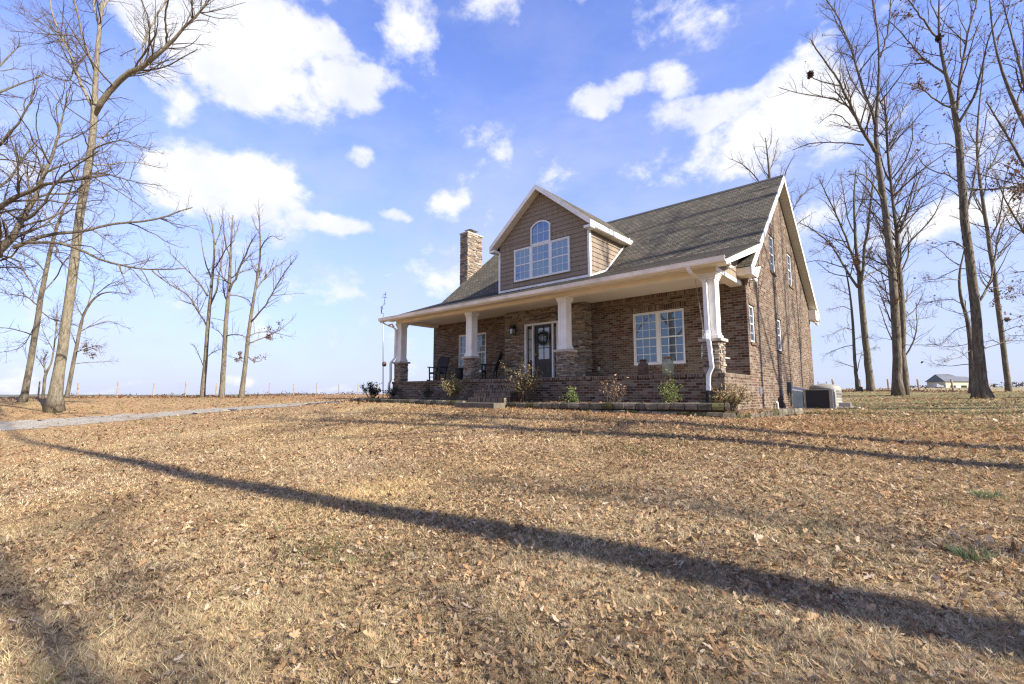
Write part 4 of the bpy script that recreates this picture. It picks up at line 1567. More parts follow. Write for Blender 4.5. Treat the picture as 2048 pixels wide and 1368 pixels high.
ac = thing('air_conditioner', 'low beige outdoor air conditioner with a black coil front beside the gable wall', 'air conditioner', (1.3, 6.5, -1.05))
x0, x1, y0, y1, z0, z1 = 0.74, 1.56, 6.1, 6.95, -1.06, -0.40
mb = MB()
for xa in (x0, x1 - 0.10):
    mb.box(xa, xa + 0.045 if xa == x0 else x1, y0, y0 + 0.06, z0 + 0.03, z1 - 0.03)
mb.box(x0, x1, y0, y1, z1 - 0.03, z1)
mb.box(x0, x1, y0, y1, z0, z0 + 0.03)
mb.box(x1 - 0.03, x1, y0 + 0.061, y1, z0 + 0.031, z1 - 0.031)
mb.box(x1 + 0.001, x1 + 0.02, y0 + 0.30, y1 - 0.12, z0 + 0.06, z1 - 0.08)
mb.box(x0, x0 + 0.045, y1 - 0.05, y1, z0 + 0.03, z1 - 0.03)
mb.build('cabinet', M['acmetal'], ac, bevel=0.006)
mb = MB()
mb.box(x0 + 0.02, x1 - 0.105, y0 + 0.02, y1 - 0.02, z0 + 0.031, z1 - 0.031)
mb.build('coil', M['acgrille'], ac)
mb = MB()
mb.lathe(((x0 + x1) / 2, (y0 + y1) / 2, z1 + 0.002), [(0.32, 0), (0.32, 0.02), (0.28, 0.03), (0.05, 0.04)], 24)
mb.build('fan_guard', M['black'], ac)
ac2 = thing('air_conditioner', 'blue-grey cabinet with a sloping pale lid between the gable wall and the beige air conditioner', 'air conditioner', (0.6, 6.0, -1.05))
mb = MB()
mb.prism([(0.46, 5.75, -1.07), (0.72, 5.95, -1.07), (0.72, 5.95, -0.47), (0.46, 5.75, -0.42)], (-0.1, 0.75, 0))
mb.build('cabinet', M['acgrey'], ac2, bevel=0.006)
mb = MB()
mb.add([(0.45, 5.735, -0.412), (0.735, 5.945, -0.462), (0.62, 6.71, -0.33), (0.35, 6.50, -0.29), (0.45, 5.735, -0.43), (0.735, 5.945, -0.48), (0.62, 6.71, -0.36), (0.35, 6.50, -0.32)],
       [(0, 1, 2, 3), (7, 6, 5, 4), (0, 4, 5, 1), (1, 5, 6, 2), (2, 6, 7, 3), (3, 7, 4, 0)])
mb.build('lid', M['steel'], ac2)
mb = MB()
mb.box(0.01, 0.14, 7.3, 7.55, -0.52, -0.12)
mb.tube([(0.10, 7.42, -1.1), (0.10, 7.42, -0.52)], 0.03, 8)
mb.build('meter_box', M['acgrey'], house)
tk = thing('water_tank', 'round ribbed beige tank standing behind the air conditioner', 'tank', (0.98, 8.9, -1.0))
mb = MB()
prof = [(0.52, -1.05)]
zz = -1.02
while zz < -0.42:
    prof += [(0.52, zz), (0.532, zz + 0.02), (0.532, zz + 0.07), (0.52, zz + 0.09)]
    zz += 0.11
prof += [(0.52, -0.34), (0.49, -0.26), (0.41, -0.215), (0.26, -0.195), (0.16, -0.19), (0.15, -0.165), (0.05, -0.16)]
mb.lathe((0.98, 8.9, 0), prof, 40)
mb.build('body', M['tank'], tk, smooth=True)
mb = MB()
for a, r0 in ((0.4, 0.3), (1.5, 0.33), (2.6, 0.26)):
    px_, py_ = 0.98 + r0 * math.cos(a), 8.9 + r0 * math.sin(a)
    mb.tube([(px_, py_, -0.24), (px_, py_, -0.08)], 0.02, 8)
mb.build('fitting', M['steel'], tk)
p = survey(1692, 816, 17.0)
gzp = gz(p[0], p[1])
blk = MB()
blk.box(p[0] - 0.20, p[0] + 0.16, p[1] - 0.1, p[1] + 0.1, gzp - 0.03, gzp + 0.18)
ob = blk.build('concrete_block', M['concrete'], bevel=0.008)
tag(ob, 'pale concrete block on the ground to the right of the tank', 'block')
sl2 = MB()
sl2.box(p[0] - 0.55, p[0] + 0.45, p[1] - 0.75, p[1] - 0.25, gzp - 0.04, gzp + 0.03)
ob = sl2.build('paving_slab', M['concrete'], bevel=0.006)
tag(ob, 'flat pale slab lying in front of the concrete block', 'slab')


def fence_post(pos, label, group, h, w, lean, col):
    mb = MB()
    x, y, z = pos
    mb.tube([(x, y, z - 0.3), (x + lean * 0.5, y, z + h * 0.5), (x + lean, y, z + h)], [w, w * 0.95, w * 0.9], 7)
    o = mb.build('fence_post', M['post'])
    tag(o, label, 'fence post', group)


GL = 'weathered fence posts along the skyline left of the house'
for i, p in enumerate(LPOST):
    fence_post(p, 'thin weathered fence post on the skyline left of the house', GL, 1.2 + 0.06 * math.sin(i * 2.7), 0.055, 0.04 * math.sin(i * 1.9), None)
GRp = 'weathered fence posts in the field edge right of the house'
for i, p in enumerate(RPOST):
    fence_post(p, 'weathered fence post at the field edge behind the right-hand trees', GRp, 1.22 + 0.05 * math.sin(i * 3.1), 0.085, -0.08 + 0.05 * math.sin(i), None)
for nm, posts, lab in (('left', LPOST, 'thin fence wires strung between the posts left of the house'), ('right', RPOST, 'thin fence wires strung between the posts right of the house')):
    mb = MB()
    for hgt in (0.45, 0.8, 1.1):
        mb.tube([np.array(p) + np.array((0, 0, hgt)) for p in posts], 0.002, 4)
    o = mb.build('fence_wire', M['post'])
    tag(o, lab, 'wire')

# stump beside the thin tree
p = TREE_BASES['T9'] + np.array((0.10, 0.25, 0))
stp = MB()
stp.lathe(p, [(0.30, -0.2), (0.27, 0.0), (0.21, 0.12), (0.20, 0.33), (0.19, 0.42), (0.05, 0.43)], 12)
o = stp.build('tree_stump', M['bark_dark'])
tag(o, 'short dark stump at the foot of the thinnest tree right of the house', 'stump')

# ------------------------------------------------------------------ far farmyard
D = 200.0
bp = survey(1892, 777, D)
br_ = survey(1955, 777, D)
ux = (br_ - bp)
ux[2] = 0
Lb = np.linalg.norm(ux)
ux /= Lb
uy = np.array([-ux[1], ux[0], 0])
barn = thing('farm_building', 'cream farm building with a grey hipped roof far across the field on the right', 'farm building', tuple(bp))
mb = MB()
mb.bbox(bp, ux, uy, (0, 0, 1), 0, Lb, 0, 9, -1, 3.0)
mb.build('wall', simple('cream_siding', (0.50, 0.45, 0.30), 0.7, 0.06, 1), barn)
mb = MB()
q = lambda a, b, c: bp + ux * a + uy * b + np.array((0, 0, c))
mb.add([q(-.6, -.5, 3), q(Lb, -.5, 3), q(Lb, 9.5, 3), q(-.6, 9.5, 3), q(0.0, 4.5, 6.2), q(Lb * .45, 4.5, 6.3), q(Lb * .7, 4.5, 5.3), q(Lb, 4.5, 5.2)],
       [(0, 1, 7, 6, 5, 4), (2, 3, 4, 5, 6, 7), (0, 4, 3), (1, 2, 7), (3, 2, 1, 0)])
mb.build('roof', simple('grey_roof', (0.12, 0.125, 0.14), 0.8, 0.15, 0.6), barn)
for a, b_, m in ((2.0, 4.2, 'black'), (6.6, 8.9, 'black')):
    mb = MB()
    mb.bbox(bp, ux, uy, (0, 0, 1), a, b_, -0.08, -0.02, -0.5, 1.3)
    mb.build('door', M['black'], barn)
mb = MB()
mb.bbox(bp, ux, uy, (0, 0, 1), 4.8, 6.1, -0.08, -0.02, -0.5, 1.5)
mb.build('door', M['white'], barn)
cp = bp + ux * 9.6 - uy * 4
car = thing('parked_car', 'small blue car parked in front of the far cream farm building', 'car', tuple(cp))
mb = MB()
side = [(0, 0.25), (3.9, 0.25), (3.95, 0.75), (3.1, 0.9), (2.5, 1.4), (1.0, 1.4), (0.4, 0.9), (0, 0.8)]
mb.prism([cp + ux * a + np.array((0, 0, c)) for a, c in side], uy * 1.6)
mb.build('body', simple('blue_paint', (0.08, 0.22, 0.5), 0.3, 0.05, 2), car)
for a in (0.8, 3.1):
    mb = MB()
    cc_ = cp + ux * a - uy * 0.05
    ring = [cc_ + ux * 0.32 * math.cos(t_) + np.array((0, 0, 0.3 + 0.32 * math.sin(t_))) for t_ in np.linspace(0, 2 * math.pi, 15)[:-1]]
    mb.prism(ring, uy * 1.7)
    mb.build('wheel', M['black'], car)
tp = survey(1874, 777, D)
tr = thing('stock_trailer', 'pale open trailer parked left of the far cream farm building', 'trailer', tuple(tp))
mb = MB()
mb.prism([tp + ux * a + np.array((0, 0, c)) for a, c in ((0, .6), (3.4, .5), (3.4, 1.4), (2.2, 1.3), (0.1, 2.2))], uy * 2)
mb.build('body', M['steel'], tr)
mb = MB()
cc_ = tp + ux * 1.6 - uy * 0.05
mb.prism([cc_ + ux * 0.4 * math.cos(t_) + np.array((0, 0, 0.35 + 0.4 * math.sin(t_))) for t_ in np.linspace(0, 2 * math.pi, 15)[:-1]], uy * 2.1)
mb.build('wheel', M['black'], tr)
bn = survey(1888, 777, D)
mb = MB()
mb.bbox(bn, ux, uy, (0, 0, 1), 0, 0.9, 0, 0.9, -0.5, 1.3)
mb.bbox(bn, ux, uy, (0, 0, 1), -0.05, 0.95, -0.05, 0.95, 1.301, 1.42)
o = mb.build('wheelie_bin', M['acgrey'])
tag(o, 'grey bin beside the corner of the far farm building', 'bin')

# far woods on the right rise, blue hill on the left
rf = random.Random(8)
fv, ff = [], []
mb = MB()
for a, b_, y0, hgt, dist in ((1812, 1832, 777, 1.6, 260), (1842, 1862, 777, 1.6, 260), (1972, 1996, 777, 2.4, 240), (2004, 2300, 776, 3.2, 250)):
    px = a
    while px < b_:
        bp2 = survey(px, y0, dist)
        for k in range(16):
            c = bp2 + np.array((rf.gauss(0, .9), rf.gauss(0, .9), rf.uniform(-0.5, hgt)))
            s_ = rf.uniform(.25, .8)
            d = np.array((rf.gauss(0, 1), rf.gauss(0, 1), rf.gauss(0, 1)))
            e = np.cross(d, (0.2, .5, .8))
            mb.add([c - d * s_ * .5, c + e * s_ * .5, c + d * s_ * .5], [(0, 1, 2)], tuple(np.array((0.11, 0.085, 0.06)) * rf.uniform(.6, 1.4)))
        px += 2.2
o = mb.build('far_brush', M['leafbits'])
tag(o, 'line of brown brush on the far field edge at the right', 'brush', kind='stuff')
mb = MB()
hv = []
cols_ = list(range(-700, 1000, 25))
for px in cols_:
    h = 789.5 - 2.4 * math.exp(-((px - 560) / 60.0) ** 2) - 1.3 * math.exp(-((px - 600) / 25.0) ** 2) - 1.0 * math.exp(-((px - 90) / 90.0) ** 2) + 0.4 * math.sin(px * .05)
    a, b_ = survey(px, h, 1500), survey(px, 812, 1500)
    c_ = survey(px, 800, 1900)
    hv += [b_, a, c_]
fs = []
for i in range(len(cols_) - 1):
    fs.append((i * 3, (i + 1) * 3, (i + 1) * 3 + 1, i * 3 + 1))
    fs.append((i * 3 + 1, (i + 1) * 3 + 1, (i + 1) * 3 + 2, i * 3 + 2))
mb.add(hv, fs)
o = mb.build('hills', simple('far_hill', (0.13, 0.15, 0.15), 0.95, 0.15, 0.01))
tag(o, 'low blue-grey hill on the far horizon', 'hill', kind='structure')


# ------------------------------------------------------------------ shrubs
def shrub(name, label, x, y, z, h, w, nst, nlf, cols, seed, leaf=0.055, bare=0.0, cone=False, spread=1.0, group=None, cat='shrub', stemcol='twig'):
    rg = random.Random(seed)
    t = thing(name, label, cat, (x, y, z), group)
    sm, lm = MB(), MB()
    tips = []
    for i in range(nst):
        a = rg.uniform(0, 2 * math.pi)
        rr = rg.uniform(0.15, 1.0) * w * 0.5 * spread
        hh = h * (rg.uniform(0.55, 1.0) if not cone else max(0.2, 1 - rr / (w * 0.5) * 0.8) * rg.uniform(.8, 1))
        if i == 0:
            rr, hh = rr * .2, h
        p0 = np.array((x + rg.gauss(0, w * .06), y + rg.gauss(0, w * .06), z - 0.03))
        p1 = p0 + np.array((math.cos(a) * rr * .5, math.sin(a) * rr * .5, hh * .5))
        p2 = p0 + np.array((math.cos(a) * rr, math.sin(a) * rr, hh))
        p1 += np.array((rg.gauss(0, .03), rg.gauss(0, .03), 0))
        sm.tube([p0, p1, p2], [0.012, 0.008, 0.003], 5)
        pts = [(p0, p1), (p1, p2)]
        for k in range(4):
            u = rg.uniform(.35, .98)
            b = p0 + (p1 - p0) * u * 2 if u < .5 else p1 + (p2 - p1) * (u - .5) * 2
            e = b + np.array((rg.gauss(0, .09), rg.gauss(0, .09), rg.uniform(.02, .16))) * (h / 0.7)
            sm.tube([b, e], [0.005, 0.002], 4)
            pts.append((b, e))
        tips.append(pts)
    for i in range(int(nlf * (1 - bare))):
        a, b = rg.choice(rg.choice(tips)[1:])
        p = a + (b - a) * rg.uniform(0.1, 1.05) + np.array((rg.gauss(0, .03), rg.gauss(0, .03), rg.gauss(0, .03)))
        if p[2] < z:
            p[2] = z + 0.02
        d = np.array((rg.gauss(0, 1), rg.gauss(0, 1), rg.gauss(0.25, .8)))
        d /= np.linalg.norm(d)
        s_ = np.cross(d, (rg.gauss(0, 1), rg.gauss(0, 1), rg.gauss(0, 1)))
        s_ /= np.linalg.norm(s_) + 1e-6
        l = leaf * rg.uniform(.6, 1.3)
        n_ = np.cross(d, s_) * l * 0.15
        c = np.array(rg.choice(cols)) * rg.uniform(.7, 1.3)
        lm.add([p, p + d * l * .5 + s_ * l * .28 + n_, p + d * l, p + d * l * .5 - s_ * l * .28 + n_], [(0, 1, 2), (0, 2, 3)], tuple(c))
    sm.build('stems', M[stemcol], t)
    lm.build('leaves', M['shrubleaf'], t)
    return t


GREEN = [(0.17, 0.24, 0.05), (0.25, 0.30, 0.09), (0.11, 0.16, 0.04)]
DARK = [(0.030, 0.045, 0.024), (0.045, 0.06, 0.03), (0.055, 0.05, 0.03)]
YEL = [(0.34, 0.28, 0.11), (0.27, 0.235, 0.085), (0.37, 0.27, 0.125), (0.15, 0.16, 0.06), (0.32, 0.20, 0.10), (0.12, 0.10, 0.05)]
BRN = [(0.32, 0.20, 0.095), (0.27, 0.23, 0.08), (0.28, 0.15, 0.07), (0.21, 0.21, 0.07), (0.36, 0.25, 0.11)]
shrub('dark_shrub', 'wide dark leafy shrub left of the porch corner in front of the mast', -15.75, -0.35, -0.82, 0.78, 1.25, 22, 800, DARK, 1, 0.085)
shrub('dark_shrub', 'low dark shrub against the left end of the porch base beside the downspout', -14.15, -0.45, -0.84, 0.62, 0.75, 14, 480, DARK, 2, 0.07)
shrub('dark_shrub', 'small dark shrub against the brick porch base below the left rocking chair', -11.55, -0.45, -0.84, 0.72, 0.6, 12, 380, DARK + [(0.05, 0.07, 0.03)], 3, 0.065)
shrub('yellow_shrub', 'straw-yellow leafy shrub at the left side of the porch steps', -9.55, -0.82, -0.85, 0.92, 0.95, 24, 1300, YEL + [(0.2, 0.2, 0.07)], 4, 0.058)
shrub('yellow_shrub', 'tall spreading yellow shrub at the right side of the porch steps', -6.05, -0.82, -0.86, 1.30, 1.15, 34, 1800, YEL, 5, 0.062, spread=1.15)
shrub('green_shrub', 'small bright green bush against the brick right of the yellow shrub', -4.2, -0.82, -0.86, 0.58, 0.55, 16, 620, GREEN, 6, 0.05, cone=True)
shrub('bare_shrub', 'nearly bare twiggy shrub with a few orange dead leaves', -2.75, -0.82, -0.86, 0.85, 1.0, 14, 130, [(0.34, 0.20, 0.105), (0.28, 0.16, 0.08)], 7, 0.08, bare=0.25, stemcol='twig')
shrub('green_shrub', 'taller pointed green bush in front of the pale green milk can', -1.15, -0.82, -0.85, 0.95, 0.62, 18, 720, GREEN + [(0.2, 0.2, 0.06)], 8, 0.05, cone=True)
shrub('brown_shrub', 'broad brownish-green bush at the right corner of the porch, beside the white downspout', 0.12, -0.05, -0.98, 0.72, 1.15, 34, 1300, BRN, 9, 0.055)


def tuft(label, px, py, h, w, n, seed, cat='grass tuft'):
    rg = random.Random(seed)
    p = on_ground(px, py)
    mb = MB()
    for i in range(n):
        a = rg.uniform(0, 6.28)
        r = w * math.sqrt(rg.random())
        b = p + np.array((math.cos(a) * r, math.sin(a) * r, -0.01))
        d = np.array((math.cos(a) * r * .8 + rg.gauss(0, .02), math.sin(a) * r * .8 + rg.gauss(0, .02), h * rg.uniform(.6, 1.0)))
        s_ = np.array((math.sin(a + 1), math.cos(a + 1), 0)) * 0.004
        c = np.array((0.17, 0.215, 0.105)) * rg.uniform(.7, 1.3)
        mb.add([b - s_, b + s_, b + d * .6 + s_ * .8, b + d, b + d * .6 - s_ * .8], [(0, 1, 2, 3, 4)], tuple(c))
    o = mb.build('grass_tuft', M['grass'])
    tag(o, label, cat)


tuft('green tuft of upright blades at the right edge of the lawn, nearest the house', 1977, 998, 0.11, 0.09, 160, 1)
tuft('pale green tuft of upright blades near the right edge, lower than the other', 1948, 1118, 0.10, 0.09, 170, 2)
tuft('small green tuft on the edge of the long tree shadow', 1280, 1110, 0.08, 0.06, 90, 3)
tuft('very small green tuft in the left half of the lawn', 558, 1060, 0.05, 0.05, 50, 4)
# ------------------------------------------------------------------ trees
GR_NAME = 'bare trees right of the house'


def resample(pts, rad, k):
    pts = np.asarray(pts, float)
    rad = np.asarray(rad, float)
    s = np.concatenate([[0], np.cumsum(np.linalg.norm(np.diff(pts, axis=0), axis=1))])
    # smooth curve through the points
    u = np.linspace(0, s[-1], k)
    out = np.stack([np.interp(u, s, pts[:, i]) for i in range(3)], 1)
    for _ in range(2):
        out[1:-1] = out[1:-1] * 0.5 + (out[:-2] + out[2:]) * 0.25
    return out, np.interp(u, s, rad)


def tubes(P, R, sides):
    """many tubes at once: P (B,k,3), R (B,k) -> verts, quads"""
    B, k, _ = P.shape
    t = np.gradient(P, axis=1)
    t /= np.linalg.norm(t, axis=2, keepdims=True) + 1e-9
    ref = np.where(np.abs(t[:, :1, 2:]).mean(1, keepdims=True) < 0.75, np.array([[[0.2, 0.1, 0.97]]]), np.array([[[0.95, 0.25, 0.1]]]))
    a = np.cross(t, np.broadcast_to(ref, t.shape))
    a /= np.linalg.norm(a, axis=2, keepdims=True) + 1e-9
    b = np.cross(t, a)
    an = np.arange(sides) * 2 * math.pi / sides
    V = P[:, :, None, :] + R[:, :, None, None] * (np.cos(an)[None, None, :, None] * a[:, :, None, :] + np.sin(an)[None, None, :, None] * b[:, :, None, :])
    j = np.arange(sides)
    j2 = (j + 1) % sides
    q = []
    for i in range(k - 1):
        q.append(np.stack([i * sides + j, i * sides + j2, (i + 1) * sides + j2, (i + 1) * sides + j], 1))
    q = np.concatenate(q, 0)
    F = q[None] + (np.arange(B) * k * sides)[:, None, None]
    return V.reshape(-1, 3), F.reshape(-1, 4)


def sprout(P, R, rg, dens, t0, lr, lmin, lmax, ang, up, k, rk, rmin, wig, lmax_parent=1e9):
    """side shoots for a batch of parents"""
    B, kp, _ = P.shape
    L = np.linalg.norm(np.diff(P, axis=1), axis=2).sum(1)
    n = rg.poisson(np.maximum(0.0, dens * np.minimum(L, lmax_parent) * (1 - t0 if np.isscalar(dens) else 0.33)))
    idx = np.repeat(np.arange(B), n)
    if len(idx) == 0:
        return np.zeros((0, k, 3)), np.zeros((0, k))
    t = t0 + (1 - t0) * rg.random(len(idx)) ** 0.9
    f = t * (kp - 1)
    i0 = np.minimum(f.astype(int), kp - 2)
    w = (f - i0)[:, None]
    p0 = P[idx, i0] * (1 - w) + P[idx, i0 + 1] * w
    r0 = R[idx, i0] * (1 - w[:, 0]) + R[idx, i0 + 1] * w[:, 0]
    tg = P[idx, i0 + 1] - P[idx, i0]
    tg /= np.linalg.norm(tg, axis=1, keepdims=True) + 1e-9
    rv = rg.normal(size=(len(idx), 3))
    pr = rv - (rv * tg).sum(1, keepdims=True) * tg
    pr /= np.linalg.norm(pr, axis=1, keepdims=True) + 1e-9
    th = np.radians(rg.normal(ang, 13, len(idx)))[:, None]
    d = tg * np.cos(th) + pr * np.sin(th) + np.array([0, 0, up])
    d /= np.linalg.norm(d, axis=1, keepdims=True)
    ln = np.clip(lr * L[idx] * (1.08 - 0.75 * t) * rg.uniform(0.45, 1.25, len(idx)), lmin, lmax)
    pts = [p0]
    cur = p0
    dv = d
    for s in range(1, k):
        dv = dv + rg.normal(size=dv.shape) * wig + np.array([0, 0, up * 0.25])
        dv /= np.linalg.norm(dv, axis=1, keepdims=True)
        cur = cur + dv * (ln / (k - 1))[:, None]
        pts.append(cur)
    CP = np.stack(pts, 1)
    rb_ = np.maximum(np.minimum(r0 * 0.62, ln * rk), rmin)
    CR = rb_[:, None] * np.linspace(1, 0.32, k)[None]
    return CP, np.maximum(CR, rmin * 0.6)


def make_tree(name, label, limbs, bark, seed, group=None, dens=(1.5, 2.6, 4.0), thick=1.65, up=(0.25, 0.15, 0.06), leaves=0, clusters=(), trunk_t0=0.35, levels=3, category='tree', wig=0.14, maxlen=(3.6, 1.6, 0.8), trunk_dens=0.9, trunk_len=2.2):
    """limbs = [(pts, radii)] in metres, the first one is the trunk"""
    rg = np.random.default_rng(seed)
    root = limbs[0][0][0]
    t = thing(name, label, category, tuple(root), group)
    mb = MB()
    LP, LR = [], []
    for i, (p, r) in enumerate(limbs):
        k = 22 if i == 0 else 14
        pp, rr = resample(p, r, k)
        if i == 0:
            jit = rg.normal(size=pp.shape) * (rr[:, None] * 0.06)
            pp = pp + jit
        else:
            pp[1:] += rg.normal(size=pp[1:].shape) * np.minimum(0.03, rr[1:, None] * 0.35)
        mb.tube(pp, rr, 14 if i == 0 else 8)
        q, rq = resample(pp, rr, 14)
        LP.append(q)
        LR.append(rq)
    trunk = mb.build('trunk', bark, t, smooth=True)
    LP, LR = np.stack(LP), np.stack(LR)
    V, F, off = [], [], 0

    def put(P, R, sides):
        nonlocal off
        if len(P) == 0:
            return
        v, f = tubes(P, R, sides)
        V.append(v)
        F.append(f + off)
        off += len(v)

    # from the trunk: fewer, from the limbs: plenty
    A, AR = sprout(LP[:1], LR[:1], rg, trunk_dens, trunk_t0, 0.16, 0.8, trunk_len, 62, up[0] * .4, 7, 0.016, 0.007, wig)
    Bp, BR = sprout(LP[1:], LR[1:], rg, dens[0] * thick, 0.12, 0.42, 0.5, maxlen[0], 46, up[0], 7, 0.014, 0.006, wig)
    T_, TR_ = sprout(LP, np.maximum(LR, 0.012), rg, 9.0 / np.maximum(0.3, np.linalg.norm(np.diff(LP, axis=1), axis=2).sum(1)), 0.86, 0.30, 0.5, maxlen[0], 24, up[0], 7, 0.014, 0.006, wig)
    P1, R1 = np.concatenate([A, Bp, T_]), np.concatenate([AR, BR, TR_])
    # tips of limbs run on into fans of shoots
    put(P1, R1, 5)
    P2, R2 = sprout(P1, R1, rg, dens[1] * (1.7 if group == GR_NAME else 1.35), 0.15, 0.5, 0.3, maxlen[1], 44, up[1], 5, 0.012, 0.0055, wig * 1.15)
    P2b, R2b = sprout(LP[1:], LR[1:], rg, dens[1] * .9, 0.30, 0.16, 0.3, maxlen[1], 48, up[1], 5, 0.012, 0.0042, wig * 1.15)
    P2, R2 = np.concatenate([P2, P2b]), np.concatenate([R2, R2b])
    put(P2, R2, 3)
    P3 = P2
    if levels >= 3:
        P3, R3 = sprout(P2, R2, rg, dens[2] * 0.95, 0.15, 0.55, 0.14, maxlen[2], 42, up[2], 4, 0.010, 0.0046, wig * 1.3)
        put(P3, R3, 3)
    V = np.concatenate(V)
    F = np.concatenate(F)
    o = bulk_mesh('crown', V - np.array(world_loc(t)), F, 4, np.ones((len(F), 3)), M['twig'] if bark is not M['bark_light'] else M['twig'])
    o.parent = t
    lv = []
    if leaves and len(P3):
        ii = rg.integers(0, len(P3), leaves)
        jj = rg.integers(1, P3.shape[1], leaves)
        lv.append(P3[ii, jj])
    for (c, n, s) in clusters:
        # leaves hang on real shoots near the cluster centre
        allp = np.concatenate([P3.reshape(-1, 3), P2.reshape(-1, 3)])
        dd = np.linalg.norm(allp - c, axis=1)
        n = int(n * 1.5)
        near = np.argsort(dd)[:max(30, n)]
        near = near[dd[near] < s * 2.5]
        if len(near):
            lv.append(allp[rg.choice(near, n)] + rg.normal(size=(n, 3)) * 0.05)
    if lv:
        C = np.concatenate(lv)
        n = len(C)
        d = rg.normal(size=(n, 3)) + np.array([0, 0, -0.7])
        d /= np.linalg.norm(d, axis=1, keepdims=True)
        s_ = np.cross(d, rg.normal(size=(n, 3)))
        s_ /= np.linalg.norm(s_, axis=1, keepdims=True)
        l = rg.uniform(0.07, 0.15, n)[:, None]
        nn = np.cross(d, s_) * l * 0.2
        v = np.stack([C, C + d * l * .5 + s_ * l * .33 + nn, C + d * l, C + d * l * .5 - s_ * l * .33 + nn], 1).reshape(-1, 3)
        f = np.arange(n * 4).reshape(n, 4)
        cc = np.array([0.20, 0.115, 0.06]) * rg.uniform(0.5, 1.4, (n, 1)) * np.array([1, 1, 1])
        o = bulk_mesh('dead_leaves', v - np.array(world_loc(t)), f, 4, cc, M['leafbits'])
        o.parent = t
    return t


def limb(pts, r0, r1, d, drift=0.0, scale=1.0, off=(0, 0)):
    """measured limb: photo coordinates, radius in photo pixels, distance d, leaning nearer/farther by drift"""
    n = len(pts)
    P, R = [], []
    for i, p in enumerate(pts):
        u = i / (n - 1)
        dd = d * (1 + drift * u)
        P.append(survey(off[0] + p[0] / scale, off[1] + p[1] / scale, dd))
        r = (p[2] if len(p) > 2 else r0 + (r1 - r0) * u)
        R.append(r * dd / FPX * math.cos(math.atan((off[0] + p[0] / scale - 1024) / FPX)))
    return np.array(P), np.array(R)


def z5(*pts):
    return [(p[0] / 2.926, p[1] / 2.926, *p[2:]) for p in pts]


def z6(*pts):
    return [(p[0] / 2.695, 400 + p[1] / 2.695, *p[2:]) for p in pts]


def z7(*pts):
    return [(1400 + p[0] / 2.974, p[1] / 2.974, *p[2:]) for p in pts]


def z8(*pts):
    return [(1560 + p[0] / 2.85, 400 + p[1] / 2.85, *p[2:]) for p in pts]


# T1: the big leaning trunk at the left
d = 26
L = [limb([(106, 832, 25.80), (107, 822, 21.50), (109, 800, 16.77), (112, 770, 14.19), (120, 734, 12.04), (130, 660, 11.18), (140, 585, 10.58), (151, 511, 10.15), (159, 437, 9.63), (163, 400, 9.12), (168, 375, 8.94), (177, 342, 8.60), (184, 285, 7.91), (189, 239, 7.48), (191, 205, 7.22), (191, 154, 5.50), (194, 110, 5.16), (198, 68, 4.82), (201, 20, 3.96), (212, -40, 3.10), (222, -110, 1.72)], 1, 1, d)]
L += [limb(pp, a, b, d, dr) for pp, a, b, dr in [
    ([(190, 232, 4.5), (193, 216, 7.0), (201, 200, 7.6), (219, 174, 7.2), (246, 154, 6.6), (273, 138, 6.0), (301, 128, 5.4), (325, 109, 4.6), (337, 89, 4.0), (362, 65, 3.2), (386, 38, 2.6), (420, 0, 1.9), (450, -40, 1.0)], 8.0, 2.2, -0.06),
    ([(280, 136), (284, 128), (285, 102), (290, 75), (308, 41), (321, 20), (338, -10)], 3.0, 1.5, 0.06),
    ([(333, 90), (335, 75), (328, 41), (337, 0), (335, -30)], 2.8, 1.5, -0.08),
    ([(188, 218), (181, 205), (167, 178), (154, 147), (147, 123), (137, 99), (116, 61), (102, 20), (96, -20)], 4.4, 1.8, 0.07),
    ([(150, 132), (140, 166), (128, 160), (100, 155), (84, 145)], 1.6, .8, 0.03),
    ([(189, 140), (184, 126), (174, 99), (164, 75), (157, 34), (147, 0), (140, -40)], 3.4, 1.8, -0.07),
    ([(164, 80), (140, 68), (100, 70), (60, 64), (20, 62)], 1.6, .6, 0.1),
    ([(147, 123), (126, 80), (90, 50), (40, 15)], 1.6, .7, 0.1),
    ([(198, 55), (190, 20), (184, -20), (180, -60)], 2.6, 1.4, 0.07),
    ([(198, 50), (206, 20), (222, -10), (236, -60)], 3.2, 1.6, 0.05),
    ([(273, 138), (268, 110), (276, 95), (262, 100), (240, 112)], 1.5, .7, 0.05),
    ([(186, 300), (215, 285), (250, 280), (300, 300)], 2.2, .7, -0.12), ([(182, 330), (215, 330), (260, 322), (320, 335)], 2.2, .7, 0.12),
    ([(180, 345), (225, 350), (270, 365), (325, 372)], 2.2, .7, -0.08), ([(178, 350), (220, 372), (265, 400), (300, 430)], 1.9, .7, 0.14), ([(183, 310), (210, 270), (245, 240), (280, 235)], 1.8, .6, 0.1),
    ([(160, 440), (200, 470), (240, 500), (280, 520)], 1.4, .5, -0.05), ([(150, 500), (120, 480), (80, 470), (30, 478)], 1.4, .5, 0.1)]]
make_tree('big_oak', 'tallest pale-barked oak at the left, a thick limb forking off to its right', L, M['bark_light'], 11, 'bare trees left of the drive', dens=(1.9, 3.0, 4.0), up=(0.10, 0.04, 0.0), trunk_t0=0.55, trunk_dens=1.2, trunk_len=2.4)

